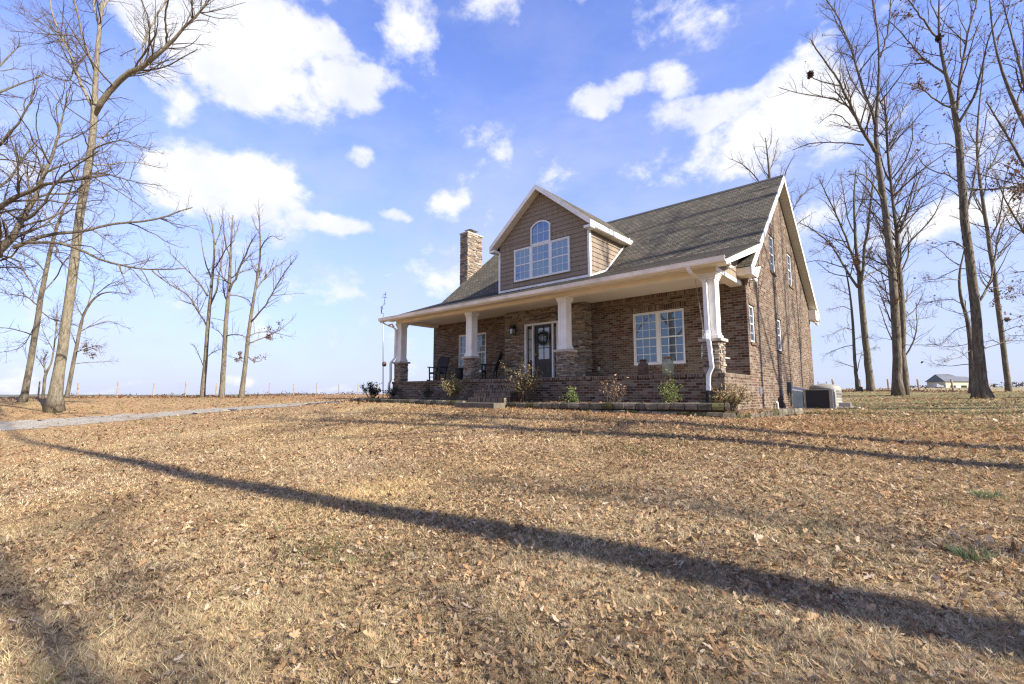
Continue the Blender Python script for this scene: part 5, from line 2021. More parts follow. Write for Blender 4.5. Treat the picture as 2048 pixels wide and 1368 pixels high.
# T0: heavy limbs reaching in from the left edge
d = 20
b0 = survey(-300, 850, d)
tr0 = limb([(-300, 860, 40), (-300, 840, 33), (-295, 780, 27), (-280, 650, 24), (-250, 540, 22), (-200, 430, 18), (-150, 300, 14), (-120, 150, 10), (-100, 0, 6), (-95, -150, 3)], 1, 1, d)
tr0[0][0][2] = gz(tr0[0][0][0], tr0[0][0][1]) - 0.3
L = [tr0]
L += [limb(pp, a, b, d, dr) for pp, a, b, dr in [
    ([(-250, 545, 17), (-120, 545, 16), (-40, 530, 15), (0, 512, 12.5), (22, 497, 10.5), (38, 470, 8.5), (48, 437, 7.2), (61, 410, 6), (82, 369, 5), (99, 328, 4), (113, 290, 3.2), (121, 253, 2.6), (126, 236, 2.0), (140, 180, 1.2)], 17, 2.0, 0.05),
    ([(0, 512), (-5, 480), (3, 455), (-8, 430)], 7, 3, -.1),
    ([(25, 496), (41, 489), (74, 478), (104, 463), (141, 463), (171, 468), (200, 448), (260, 445), (316, 442), (345, 426), (386, 415)], 6.0, 1.4, 0.10),
    ([(45, 486), (110, 484), (140, 487), (167, 504), (200, 519), (237, 530), (267, 537), (312, 541), (341, 539), (372, 537)], 4.4, 1.1, 0.04),
    ([(304, 541), (326, 560), (345, 574), (375, 585), (393, 615), (404, 637)], 1.8, .8, 0.05), ([(237, 530), (245, 551), (262, 535), (300, 520)], 1.4, .8, 0.03),
    ([(50, 440), (61, 441), (99, 393), (120, 349), (171, 321), (200, 300)], 4.2, 1.2, -0.08),
    ([(-170, 460), (-80, 450), (0, 419), (31, 393), (61, 379), (89, 366), (116, 362), (164, 362), (210, 350)], 9, 1.8, -0.05),
    ([(-160, 330), (-60, 330), (0, 290), (20, 267), (41, 239), (65, 205), (78, 150)], 5.5, 1.2, -0.04),
    ([(-165, 400), (-60, 410), (0, 376), (27, 349), (38, 328), (55, 304), (75, 280)], 5, 1.4, 0.08),
    ([(-130, 200), (-50, 200), (0, 186), (20, 174), (51, 164), (90, 150)], 4.5, 1.2, 0.06),
    ([(-10, 585), (-30, 570), (-5, 556), (4, 557)], 3, 2, 0.0), ([(-200, 440), (-130, 300), (-60, 190), (0, 130), (40, 90)], 6, 1.2, 0.1),
    ([(48, 437), (60, 380), (50, 330), (30, 300), (10, 290)], 2.2, .8, 0.08), ([(99, 328), (80, 290), (70, 240), (80, 200)], 2.0, .8, -0.08), ([(22, 497), (10, 520), (15, 545), (40, 560), (48, 590)], 1.2, .6, .05)]]
make_tree('spreading_oak', 'spreading oak just past the left edge, its heavy crooked limbs reaching into view', L, M['bark_mid'], 12, 'bare trees left of the drive', dens=(1.6, 3.0, 4.4), up=(0.12, 0.05, 0.0), wig=0.24, trunk_dens=0.3, trunk_t0=.6)

# T2, T3, T4 behind it
d = 27
L = [limb([(44, 812, 13), (46, 801, 9.5), (52, 775, 8), (56, 752, 7.4), (67, 689, 7), (76, 630, 6.4), (83, 585, 5.8), (93, 541, 5), (102, 493, 4.4), (108, 470, 3.9), (115, 445, 3.4), (130, 411, 2.6), (145, 370, 2.0), (158, 320, 1.2)], 1, 1, d)]
L += [limb(pp, a, b, d, dr) for pp, a, b, dr in [
    ([(75, 610), (56, 593), (22, 589), (-10, 583)], 2, .8, 0.08), ([(65, 670), (37, 660), (0, 654), (-30, 660)], 1.8, .7, -0.1), ([(84, 585), (110, 560), (130, 520), (150, 500)], 1.9, .8, 0.1),
    ([(92, 545), (70, 520), (40, 505), (5, 500)], 1.8, .7, 0.1), ([(100, 505), (130, 505), (160, 520), (200, 540)], 1.6, .6, -0.08), ([(79, 620), (105, 640), (140, 645), (170, 660)], 1.5, .6, 0.08),
    ([(70, 650), (50, 690), (30, 700), (0, 705)], 1.2, .5, 0.05), ([(110, 460), (90, 430), (75, 400), (60, 360)], 1.8, .7, 0.1), ([(120, 435), (140, 420), (170, 415), (200, 430)], 1.5, .6, -0.1)]]
make_tree('bare_tree', 'slim dark bare tree standing left of the biggest pale trunk', L, M['bark_mid'], 13, 'bare trees left of the drive', dens=(2.0, 2.6, 3.2), up=(0.05, 0.03, 0.0), trunk_t0=0.25, trunk_dens=1.5, trunk_len=2.6)
d = 33
L = [limb([(84, 809, 5), (85, 802, 4.2), (87, 780, 3.6), (89, 756, 3.4), (92, 742, 3.0), (102, 734, 2.2), (108, 697, 1.8), (113, 652, 1.5), (115, 611, .9)], 1, 1, d)]
L += [limb(pp, a, b, d, dr) for pp, a, b, dr in [([(90, 745), (87, 720), (96, 704)], 2, 1, .05), ([(88, 735), (80, 722), (72, 712)], 1, .5, -.05), ([(106, 700), (95, 680), (85, 660), (84, 640)], 1, .5, .06), ([(110, 680), (122, 660), (128, 630)], 1, .5, -.06)]]
make_tree('sapling', 'pale thin sapling between the slim dark tree and the biggest trunk', L, M['bark_light'], 14, 'bare trees left of the drive', dens=(2.5, 3, 3), leaves=25, maxlen=(1.4, .7, .4), trunk_dens=1.2, trunk_len=1.2)
d = 33
L = [limb([(131, 808, 8), (132, 799, 6), (136, 780, 5.2), (141, 756, 4.8), (147, 723, 4.3), (156, 682, 3.9), (160, 656, 3.6), (166, 628, 3.4), (178, 608, 2.8), (193, 589, 2.3), (208, 583, 1.9), (223, 582, 1.4), (255, 588, .8)], 1, 1, d)]
L += [limb(pp, a, b, d, dr) for pp, a, b, dr in [
    ([(158, 665), (172, 655), (190, 650), (215, 640), (262, 658)], 1.6, .6, 0.05), ([(165, 632), (158, 622), (150, 600), (140, 580)], 1.5, .6, 0.06), ([(150, 705), (170, 698), (195, 690), (205, 694)], 1.3, .6, -.05),
    ([(145, 728), (170, 725), (200, 724), (225, 722)], 1.2, .5, .06), ([(176, 610), (185, 580), (190, 560), (186, 540)], 1.4, .6, .06), ([(193, 589), (215, 570), (240, 560), (262, 585)], 1.2, .5, -.06), ([(152, 690), (140, 660), (125, 640)], 1.2, .5, .1)]]
make_tree('bare_tree', 'small crooked bare tree just right of the biggest pale trunk', L, M['bark_mid'], 15, 'bare trees left of the drive', dens=(2.4, 3, 3.4), up=(0.05, 0.0, 0.0), clusters=[(survey(180, 698, d), 60, .5), (survey(200, 724, d), 70, .6)], maxlen=(2.2, 1.0, .5), trunk_t0=.3, trunk_len=2.0)

# the three trees by the drive
d = 37
L = [limb([(403, 806, 8), (404, 797, 6.2), (407, 765, 5.2), (410, 734, 4.8), (413, 689, 4.3), (416, 645, 4.0), (420, 608, 3.6), (423, 567, 3.0), (427, 530, 2.5), (430, 493, 2.0), (427, 460, 1.6), (420, 430, 1.0)], 1, 1, d)]
L += [limb(pp, a, b, d, dr) for pp, a, b, dr in [
    ([(419, 615), (430, 590), (438, 556), (443, 522), (446, 500), (450, 470)], 2.4, .8, .05), ([(416, 592), (405, 575), (393, 560), (375, 540), (356, 522), (340, 505)], 2.0, .6, -.06),
    ([(412, 650), (405, 635), (397, 626), (388, 610), (382, 597), (370, 585), (356, 578), (340, 560)], 1.8, .6, .06), ([(426, 540), (440, 520), (450, 500), (470, 480)], 1.7, .6, -.05), ([(424, 560), (412, 530), (405, 500), (402, 470)], 1.7, .6, .06),
    ([(410, 740), (404, 725), (396, 705), (388, 690)], 1.0, .4, .03), ([(412, 715), (425, 705), (440, 698)], 1.0, .4, -.04), ([(430, 490), (440, 465), (445, 440), (446, 420)], 1.3, .5, .04)]]
GT = 'three bare trees grouped by the drive'
make_tree('bare_tree', 'left one of the three bare trees grouped beyond the drive', L, M['bark_mid'], 16, GT, dens=(1.8, 2.4, 2.8), maxlen=(2.8, 1.2, .6), trunk_t0=.3)
d = 35.5
L = [limb([(443, 803, 8.5), (444, 794, 6.6), (446, 765, 5.6), (447, 727, 5.2), (451, 667, 4.8), (453, 630, 4.4), (458, 578, 3.8), (460, 548, 3.2), (462, 493, 2.4), (464, 456, 1.8), (466, 430, 1.0)], 1, 1, d)]
L += [limb(pp, a, b, d, dr) for pp, a, b, dr in [
    ([(457, 585), (471, 556), (486, 522), (494, 505), (501, 485), (515, 465)], 2.6, .8, -.05), ([(455, 605), (445, 580), (450, 550), (455, 520)], 1.7, .7, .06), ([(459, 560), (475, 545), (500, 540), (520, 525)], 1.8, .6, .06),
    ([(461, 520), (452, 490), (448, 465), (447, 440)], 1.6, .6, -.05), ([(463, 480), (474, 460), (480, 440)], 1.4, .5, .05), ([(452, 672), (470, 668), (490, 672), (500, 690)], 1.6, .6, -.05), ([(457, 590), (480, 592), (500, 600), (506, 625)], 1.5, .6, .05),
    ([(450, 680), (440, 665), (425, 655)], 1.0, .4, .04), ([(459, 570), (445, 555), (440, 530), (436, 500)], 1.6, .6, .08)]]
make_tree('bare_tree', 'middle one of the three bare trees grouped beyond the drive', L, M['bark_mid'], 17, GT, dens=(1.8, 2.4, 2.8), maxlen=(2.8, 1.2, .6), trunk_t0=.3)
d = 36
L = [limb([(481, 806, 8.5), (482, 796, 6.6), (485, 770, 5.3), (490, 741, 4.8), (495, 682, 4.2), (501, 641, 3.7), (505, 608, 3.3), (514, 560, 2.6), (521, 522, 2.1), (521, 474, 1.6), (518, 440, 1.2), (518, 415, .8)], 1, 1, d)]
L += [limb(pp, a, b, d, dr) for pp, a, b, dr in [
    ([(498, 686), (515, 680), (531, 675), (560, 660), (583, 641)], 1.8, .6, .05), ([(500, 646), (518, 625), (534, 608), (545, 585), (556, 567), (575, 535), (594, 515)], 2.0, .6, -.05), ([(510, 580), (528, 560), (540, 540), (560, 530), (585, 510)], 1.6, .6, .06),
    ([(493, 710), (505, 722), (520, 724), (528, 712)], 1.2, .5, .03), ([(490, 725), (475, 716), (462, 714)], 1.1, .5, -.03), ([(498, 672), (515, 664), (545, 664), (585, 674)], 1.3, .5, .05), ([(516, 550), (505, 535), (500, 510)], 1.3, .5, .05),
    ([(521, 500), (530, 480), (545, 470), (560, 480)], 1.3, .5, -.04), ([(520, 470), (510, 450), (505, 435)], 1.0, .4, .04)]]
make_tree('bare_tree', 'right one of three grouped bare trees, tan leaves still on its low branches', L, M['bark_mid'], 18, GT, dens=(1.8, 2.4, 2.8), maxlen=(2.4, 1.2, .6), trunk_t0=.3, levels=3,
          clusters=[(survey(545, 670, d), 130, .8), (survey(575, 673, d), 110, .6), (survey(510, 720, d), 100, .5), (survey(470, 714, d), 60, .4), (survey(523, 547, d), 70, .25), (survey(540, 690, d), 60, .6)])

# right of the house
GR = 'bare trees right of the house'
d = 34.5
L = [limb([(1716, 795, 5.5), (1715, 778, 4.2), (1709, 716, 3.4), (1706, 653, 2.9), (1703, 610, 2.4), (1697, 568, 1.8), (1690, 530, 1.2)], 1, 1, d)]
L += [limb(pp, a, b, d, dr) for pp, a, b, dr in [
    ([(1708, 690), (1690, 693), (1670, 700), (1652, 708)], 1.1, .4, .06), ([(1706, 660), (1690, 655), (1672, 665), (1655, 672)], 1.1, .4, -.06), ([(1704, 620), (1685, 612), (1665, 618)], 1.0, .4, .06), ([(1700, 590), (1680, 580), (1668, 570)], 1.0, .4, -.05),
    ([(1707, 680), (1725, 672), (1745, 676)], 1.0, .4, .05), ([(1710, 735), (1690, 728), (1670, 722)], 1.0, .4, .06), ([(1713, 750), (1718, 725), (1722, 710)], 1.1, .5, 0.0), ([(1709, 710), (1725, 705), (1748, 695)], 1.0, .4, .04)]]
make_tree('bare_tree', 'thinnest bare tree right of the house, growing behind a short dark stump', L, M['bark_dark'], 21, GR, dens=(2.6, 3, 3), up=(-0.12, -0.08, -0.03), maxlen=(1.8, .8, .4), trunk_t0=.2, trunk_len=2.2)
d = 34
L = [limb([(1744, 793, 13), (1743, 783, 9.8), (1739, 755, 8.2), (1734, 716, 7.5), (1731, 680, 7), (1728, 646, 6.7), (1724, 610, 6.4), (1720, 570, 6.2), (1717, 530, 4.2), (1711, 495, 3.6), (1709, 435, 2.8), (1707, 400, 2.2), (1712, 340, 1.2)], 1, 1, d)]
L += [limb(pp, a, b, d, dr) for pp, a, b, dr in [
    ([(1721, 575), (1725, 540), (1730, 488), (1739, 428), (1742, 400), (1748, 350)], 4.2, 1.4, -.05), ([(1716, 575), (1704, 562), (1693, 547), (1681, 516), (1658, 484), (1630, 460), (1599, 446)], 3.4, .8, .05),
    ([(1715, 540), (1705, 510), (1690, 470), (1672, 428), (1658, 400), (1640, 360)], 3.0, .9, -.05), ([(1723, 562), (1735, 550), (1746, 544), (1774, 532)], 2.6, 1.2, .03), ([(1712, 500), (1730, 480), (1760, 470), (1790, 480)], 1.6, .6, .06),
    ([(1711, 470), (1695, 440), (1690, 400), (1680, 350)], 1.8, .7, .06), ([(1690, 535), (1670, 530), (1640, 520), (1610, 525)], 1.5, .6, .06), ([(1709, 440), (1725, 400), (1735, 360), (1730, 320)], 1.8, .7, .05), ([(1658, 484), (1645, 500), (1625, 510)], 1.2, .5, -.04),
    ([(1735, 450), (1755, 420), (1775, 400)], 1.5, .6, -.05)]]
make_tree('bare_tree', 'bare tree right of the house forking low, clumps of brown leaves at its fork', L, M['bark_mid'], 22, GR, dens=(2.0, 2.8, 3.4), maxlen=(3.6, 1.6, .8), trunk_t0=.45, leaves=60,
          clusters=[(survey(1690, 520, d), 110, .6), (survey(1740, 515, d), 110, .6), (survey(1680, 535, d), 60, .5), (survey(1660, 500, d), 50, .6)])
d = 28
L = [limb([(1797, 800, 17), (1796, 789, 12.5), (1795, 740, 10), (1793, 681, 9.6), (1790, 610, 9.2), (1785, 540, 8.6), (1776, 470, 7.8), (1770, 400, 7), (1761, 363, 6.4), (1755, 319, 5.8), (1749, 300, 5.2), (1750, 249, 4.2), (1753, 225, 3.8), (1757, 190, 3.4), (1758, 151, 3), (1760, 111, 2.4), (1757, 60, 1.8), (1748, 10, 1.5), (1735, -60, 1.0)], 1, 1, d),
     limb([(1809, 800, 13), (1808, 789, 9), (1807, 740, 7.6), (1806, 681, 7.2), (1802, 575, 6.6), (1799, 505, 5.4), (1793, 453, 4.6), (1785, 420, 3.8), (1778, 330, 3), (1772, 250, 2.2), (1768, 190, 1.6)], 1, 1, d, .02)]
L += [limb(pp, a, b, d, dr) for pp, a, b, dr in [
    ([(1750, 303), (1742, 285), (1730, 269), (1713, 239), (1696, 202), (1682, 168), (1659, 135), (1635, 104), (1622, 80)], 4.2, 1.2, -.08), ([(1750, 249), (1736, 208), (1719, 161), (1712, 130), (1703, 94), (1686, 57), (1669, 17), (1645, -10)], 3.4, 1.2, .07),
    ([(1760, 115), (1772, 85), (1780, 40), (1781, 0), (1786, -40)], 2.2, 1.0, .03), ([(1700, 215), (1669, 198), (1635, 192), (1600, 188), (1558, 175)], 2.0, .7, -.05), ([(1683, 172), (1650, 165), (1628, 158), (1612, 146)], 1.6, .7, .04),
    ([(1728, 290), (1700, 287), (1669, 284), (1618, 286), (1585, 300)], 2.0, .7, .08), ([(1760, 205), (1787, 171), (1810, 140), (1830, 114)], 1.9, .7, -.06), ([(1796, 455), (1819, 421), (1826, 400), (1840, 350), (1860, 320)], 2.4, .9, .05),
    ([(1802, 509), (1826, 477), (1858, 445), (1876, 417), (1890, 380)], 2.3, .8, -.05), ([(1700, 250), (1680, 230), (1660, 228), (1640, 245)], 1.3, .5, .1), ([(1765, 400), (1740, 360), (1720, 345), (1700, 350)], 2.0, .8, -.1),
    ([(1790, 620), (1775, 600), (1755, 590)], 1.2, .5, .05), ([(1806, 640), (1830, 640), (1870, 632)], 1.2, .5, .05), ([(1775, 260), (1800, 230), (1825, 190), (1850, 180)], 1.8, .6, .06), ([(1808, 690), (1840, 690), (1885, 688)], 1.0, .4, -.05), ([(1735, 205), (1700, 160), (1690, 120), (1672, 90)], 1.6, .6, .1),
    ([(1756, 320), (1775, 300), (1795, 260), (1830, 250)], 1.8, .6, .08), ([(1785, 545), (1765, 520), (1750, 500)], 2.0, .8, -.06), ([(1790, 555), (1765, 562), (1745, 566), (1732, 560)], 1.5, .5, .04)]]
make_tree('twin_trunk_tree', 'tall bare tree with two trunks joined at the base, right of the forked tree', L, M['bark_dark'], 23, GR, dens=(1.8, 2.8, 3.4), maxlen=(3.6, 1.6, .8), trunk_t0=.45, clusters=[(survey(1765, 600, d), 70, .6)], leaves=60, trunk_dens=.7)
d = 22
L = [limb([(1964, 812, 34), (1962, 797, 22), (1961, 775, 16), (1960, 745, 13.6), (1959, 716, 12.6), (1953, 646, 11.3), (1948, 575, 10.8), (1937, 505, 10), (1928, 435, 9.3), (1924, 370, 8.8), (1920, 310, 8.0), (1915, 260, 7.2), (1912, 218, 6.4), (1904, 185, 5), (1888, 145, 4.2), (1877, 91, 3.4), (1876, 40, 2.6), (1878, 0, 2), (1882, -60, 1.2)], 1, 1, d)]
L += [limb(pp, a, b, d, dr) for pp, a, b, dr in [
    ([(1890, 148), (1867, 131), (1837, 108), (1815, 80), (1793, 54), (1775, 40)], 2.6, .8, .06), ([(1877, 85), (1854, 50), (1833, 22), (1817, 0), (1800, -30)], 2.6, 1.0, -.06),
    ([(1913, 222), (1918, 168), (1926, 125), (1935, 67), (1951, 17), (1958, -20)], 4.0, 1.4, .06), ([(1914, 250), (1931, 229), (1951, 188), (1965, 135), (1978, 67), (2000, 30)], 4.2, 1.2, -.06),
    ([(1905, 216), (1877, 205), (1851, 182), (1820, 168), (1797, 165)], 2.4, .8, -.05), ([(1960, 600), (1970, 586), (1981, 565), (1986, 540), (1992, 495), (2000, 453), (2015, 420), (2040, 405)], 3.6, 1.0, .06),
    ([(1928, 440), (1945, 385), (1950, 340), (1965, 280), (1975, 220)], 3.2, 1.0, .05), ([(1935, 500), (1905, 480), (1880, 490), (1855, 500)], 1.7, .6, -.06), ([(1924, 370), (1900, 350), (1870, 345), (1845, 330), (1830, 300)], 2.0, .7, .08),
    ([(1918, 300), (1895, 285), (1870, 290), (1840, 280)], 1.8, .6, -.06), ([(1926, 380), (1960, 378), (1990, 381), (2020, 373), (2050, 368)], 2.2, 1.4, -.03), ([(1942, 540), (1920, 535), (1900, 545), (1870, 560), (1850, 558)], 1.5, .5, .05),
    ([(1950, 620), (1925, 628), (1900, 622), (1870, 610)], 1.1, .4, -.04), ([(1955, 680), (1930, 690), (1900, 694), (1870, 690)], 1.1, .4, .04), ([(1957, 730), (1930, 728), (1900, 733), (1870, 728)], 1.3, .4, .03), ([(1962, 700), (1990, 690), (2020, 680), (2050, 682)], 1.4, .5, .04),
    ([(1935, 67), (1920, 40), (1915, 0)], 1.4, .6, .05), ([(1965, 140), (1990, 120), (2010, 90)], 1.4, .6, .05), ([(1920, 320), (1945, 290), (1985, 270), (2020, 275)], 1.8, .6, .08)]]
make_tree('shaggy_tree', 'thick shaggy-barked tree near the right edge with loose strips of bark', L, M['bark_dark'], 24, GR, dens=(1.5, 2.6, 3.8), maxlen=(3.2, 1.5, .75), leaves=420, trunk_t0=.5, trunk_dens=1.0, trunk_len=1.6,
          clusters=[(survey(1810, 150, d), 60, .8), (survey(1800, 30, d), 40, .7), (survey(1845, 140, d), 60, .7), (survey(1990, 620, d), 50, .4)])
# loose bark strips
shag = [o for o in bpy.data.objects if o.name.startswith('shaggy_tree')][0]
rs = random.Random(3)
mb = MB()
tp_, tr_ = resample(*L[0], 60)
for i in range(150):
    k = rs.randrange(4, 34)
    a = rs.uniform(0, 6.28)
    l = rs.uniform(.12, .32)
    c = tp_[k] + np.array((math.cos(a), math.sin(a), 0)) * tr_[k] * 0.98
    o_ = np.array((math.cos(a), math.sin(a), 0))
    s_ = np.array((-math.sin(a), math.cos(a), 0)) * rs.uniform(.012, .03)
    kk = rs.choice((-1, 1))
    mb.add([c - s_, c + s_, c + s_ * .8 + o_ * .012 + np.array((0, 0, -l * .6)), c - s_ * .8 + o_ * .012 + np.array((0, 0, -l * .6)), c + s_ * .5 + o_ * rs.uniform(.02, .06) + np.array((0, 0, -l)), c - s_ * .5 + o_ * rs.uniform(.02, .06) + np.array((0, 0, -l))],
           [(0, 1, 2, 3), (3, 2, 4, 5)])
mb.build('bark_strips', M['bark_dark'], shag)
d = 25
L = [limb([(1944, 794, 10), (1944, 783, 7), (1943, 740, 6.2), (1941, 681, 5.6), (1935, 635, 4.6), (1925, 610, 4.0), (1920, 590, 3.6), (1918, 568, 3.2), (1918, 540, 2.6), (1925, 522, 2.0), (1930, 490, 1.2)], 1, 1, d)]
L += [limb(pp, a, b, d, dr) for pp, a, b, dr in [([(1924, 608), (1905, 598), (1880, 600), (1850, 605)], 1.2, .5, .05), ([(1918, 560), (1895, 558), (1870, 565), (1845, 560)], 1.2, .5, -.05), ([(1920, 530), (1900, 520), (1880, 500), (1860, 490)], 1.3, .5, .05),
                                                 ([(1938, 650), (1910, 660), (1890, 680)], 1.0, .4, .05), ([(1941, 700), (1920, 715), (1890, 722)], 1.0, .4, -.05), ([(1930, 600), (1932, 620), (1938, 640)], 1.4, .6, .0)]]
make_tree('bare_tree', 'slender trunk close behind the thick shaggy-barked tree', L, M['bark_dark'], 25, GR, dens=(2.4, 3.2, 3.4), maxlen=(1.8, .9, .5), up=(0.0, -.03, -.03), trunk_t0=.3)
d = 30
L = [limb([(2019, 800, 10), (2018, 789, 7.4), (2014, 750, 6.8), (2009, 716, 6.5), (2000, 646, 6.2), (1995, 596, 5.8), (1990, 558, 5.4), (1983, 516, 5.0), (1976, 470, 4.6), (1969, 428, 4.2), (1965, 400, 4), (1958, 353, 3.4), (1951, 286, 2.8), (1957, 220, 2.2), (1965, 160, 1.6), (1970, 100, 1.0)], 1, 1, d)]
L += [limb(pp, a, b, d, dr) for pp, a, b, dr in [
    ([(1985, 530), (2000, 510), (2015, 480), (2030, 470), (2060, 460)], 2.0, .7, .05), ([(1978, 480), (2000, 440), (2005, 400), (2010, 350), (2030, 310)], 2.2, .7, -.05), ([(1972, 440), (1950, 400), (1940, 370), (1920, 350)], 1.8, .6, .05), ([(1995, 600), (2020, 590), (2050, 585)], 1.4, .5, .05),
    ([(2003, 665), (2025, 655), (2050, 650)], 1.1, .4, -.05), ([(1960, 360), (1985, 330), (2000, 290), (2015, 250)], 1.8, .6, .06), ([(1952, 290), (1935, 260), (1930, 220)], 1.6, .6, .06), ([(2005, 690), (1985, 680), (1965, 685)], 1.1, .4, .06), ([(1990, 560), (1965, 545), (1945, 550)], 1.3, .5, .08)]]
make_tree('bare_tree', 'straight bare tree nearest the right edge, behind the shaggy-barked one', L, M['bark_mid'], 26, GR, dens=(2.2, 2.8, 3.2), maxlen=(3.2, 1.5, .75), trunk_t0=.3, leaves=120, clusters=[(survey(1985, 610, d), 90, .5), (survey(2040, 585, d), 80, .6)])
# T15: crown reaching in from the right edge
d = 20
tr0 = limb([(2200, 860, 26), (2198, 820, 21), (2190, 740, 17), (2175, 600, 15), (2150, 450, 13), (2110, 350, 10), (2070, 290, 8), (2048, 240, 6), (2032, 219, 5), (2015, 178, 4), (2002, 141, 3.2), (1985, 84, 2.4), (1980, 30, 1.8), (1978, -20, 1.2)], 1, 1, d)
tr0[0][0][2] = gz(tr0[0][0][0], tr0[0][0][1]) - 0.3
L = [tr0]
L += [limb(pp, a, b, d, dr) for pp, a, b, dr in [
    ([(2130, 420), (2080, 370), (2048, 326), (2029, 303), (2019, 279), (2002, 249), (1985, 225), (1972, 202)], 4.5, 1.4, -.05), ([(2070, 290), (2055, 200), (2045, 150), (2039, 118), (2025, 80), (2015, 40), (2005, 0)], 4.2, 1.4, .04),
    ([(2140, 440), (2090, 390), (2048, 372), (2020, 372), (1988, 381), (1960, 380), (1915, 373)], 3.6, 1.2, .03), ([(2160, 520), (2090, 500), (2048, 470), (2027, 428), (2009, 400), (1995, 360)], 4.0, 1.2, -.05), ([(2060, 350), (2030, 390), (2015, 400), (2025, 440)], 1.6, .6, .03),
    ([(2032, 219), (2045, 170), (2048, 100), (2046, 40)], 2.6, 1.0, .06), ([(2170, 580), (2100, 560), (2060, 540), (2030, 545)], 2.0, .7, .04), ([(2180, 640), (2120, 640), (2060, 625), (2025, 640)], 1.8, .6, -.03), ([(2002, 250), (2020, 230), (2010, 210)], 1.3, .5, .05),
    ([(2185, 700), (2120, 690), (2050, 670), (2010, 672)], 1.6, .5, .05), ([(2019, 279), (2000, 285), (1980, 300), (1965, 290)], 1.4, .5, .06)]]
make_tree('bare_tree', 'bare tree standing just past the right edge, its dark branches hanging into view', L, M['bark_dark'], 27, GR, dens=(1.7, 2.8, 3.6), maxlen=(3.0, 1.4, .7), leaves=300, clusters=[(survey(2015, 390, d), 120, .6), (survey(2030, 330, d), 60, .5)], trunk_t0=.6)
# T16: crown peeping over the ridge
d = 45
bx = survey(1545, 790, d)
tr0 = limb([(1552, 800, 7), (1551, 780, 5.4), (1549, 600, 4.4), (1545, 450, 3.4), (1540, 353, 2.6), (1536, 319, 1.9), (1531, 276, 1.0)], 1, 1, d)
tr0[0][0][2] = gz(tr0[0][0][0], tr0[0][0][1]) - 0.3
tr0[0][1][2] = tr0[0][0][2] + 0.5
L = [tr0]
L += [limb(pp, a, b, d, dr) for pp, a, b, dr in [([(1545, 430), (1520, 365), (1500, 340), (1480, 325), (1462, 318)], 1.6, .5, .04), ([(1541, 360), (1525, 335), (1512, 308), (1508, 295)], 1.2, .4, .04), ([(1546, 440), (1565, 370), (1575, 330), (1590, 310)], 1.6, .5, -.04),
                                                 ([(1547, 420), (1563, 345), (1562, 325)], 1.2, .4, .04), ([(1539, 345), (1550, 310), (1555, 280)], 1.1, .4, .05), ([(1548, 500), (1585, 420), (1605, 385), (1625, 375)], 1.6, .5, .05), ([(1548, 520), (1590, 450), (1620, 430)], 1.5, .5, -.05)]]
make_tree('bare_tree', 'bare treetop showing above the right end of the roof ridge', L, M['bark_mid'], 28, GR, dens=(1.8, 2.2, 2.6), maxlen=(2.6, 1.1, .6), trunk_t0=.6)

# nest-like clump high in the twin-trunk tree and in the shaggy tree
for nm, px, py, dd, lab, s_ in (('leaf_nest', 1620, 149, 27.2, 'dark squirrel nest of leaves out on a left branch of the twin-trunk tree', .105), ('leaf_nest', 1877, 76, 21.8, 'small brown leaf nest high in a fork of the shaggy-barked tree', .075)):
    rn = random.Random(px)
    c = survey(px, py, dd)
    mb = MB()
    for i in range(160):
        p = c + np.array([rn.gauss(0, s_ * .6) for _ in range(3)])
        d_ = np.array([rn.gauss(0, 1) for _ in range(3)])
        d_ /= np.linalg.norm(d_)
        e_ = np.cross(d_, [rn.gauss(0, 1) for _ in range(3)])
        e_ /= np.linalg.norm(e_)
        mb.add([p - d_ * .09, p + e_ * .05, p + d_ * .09, p - e_ * .05], [(0, 1, 2, 3)], tuple(np.array((0.07, 0.045, 0.03)) * rn.uniform(.5, 1.5)))
    tag(mb.build(nm, M['leafbits']), lab, 'nest')


# the rest of the grove: trees beside and behind the viewer, whose shadows cross the lawn and which show in the window panes
def grove_tree(x, y, H, r, seed, label, lean=(0, 0), nl=9, dens=(1.3, 2.2, 2.6), u0=0.36, tl=0.4):
    rg = random.Random(seed)
    z = gz(x, y)
    pts, rad = [], []
    for i in range(10):
        u = i / 9
        pts.append((x + lean[0] * u * H + rg.gauss(0, .05) * (i > 0), y + lean[1] * u * H + rg.gauss(0, .05) * (i > 0), z - 0.3 + u * (H + 0.3)))
        rad.append(r * (1.7 if i == 0 else 1.0) * (1 - 0.93 * u ** 1.2) + 0.01)
    limbs = [(np.array(pts), np.array(rad))]
    for k in range(nl):
        u = u0 + (0.94 - u0) * k / nl
        i0 = u * 9
        a = k * 2.4 + rg.uniform(-.4, .4)
        b = np.array(pts[int(i0)]) + (np.array(pts[int(i0) + 1]) - np.array(pts[int(i0)])) * (i0 % 1)
        Lh = H * rg.uniform(0.22, 0.36) * (1.15 - u * .7)
        d0 = np.array((math.cos(a) * .8, math.sin(a) * .8, rg.uniform(.45, .9)))
        q = [b]
        for s in range(6):
            d0 = d0 + np.array((rg.gauss(0, .12), rg.gauss(0, .12), .08))
            q.append(q[-1] + d0 / np.linalg.norm(d0) * Lh / 6)
        limbs.append((np.array(q), np.linspace(r * .42 * (1.2 - u), .018, 7)))
    make_tree('grove_tree', label, limbs, M['bark_mid'], seed, 'bare trees of the grove around the viewer', dens=dens, maxlen=(2.4, 1.1, .5), trunk_t0=tl)


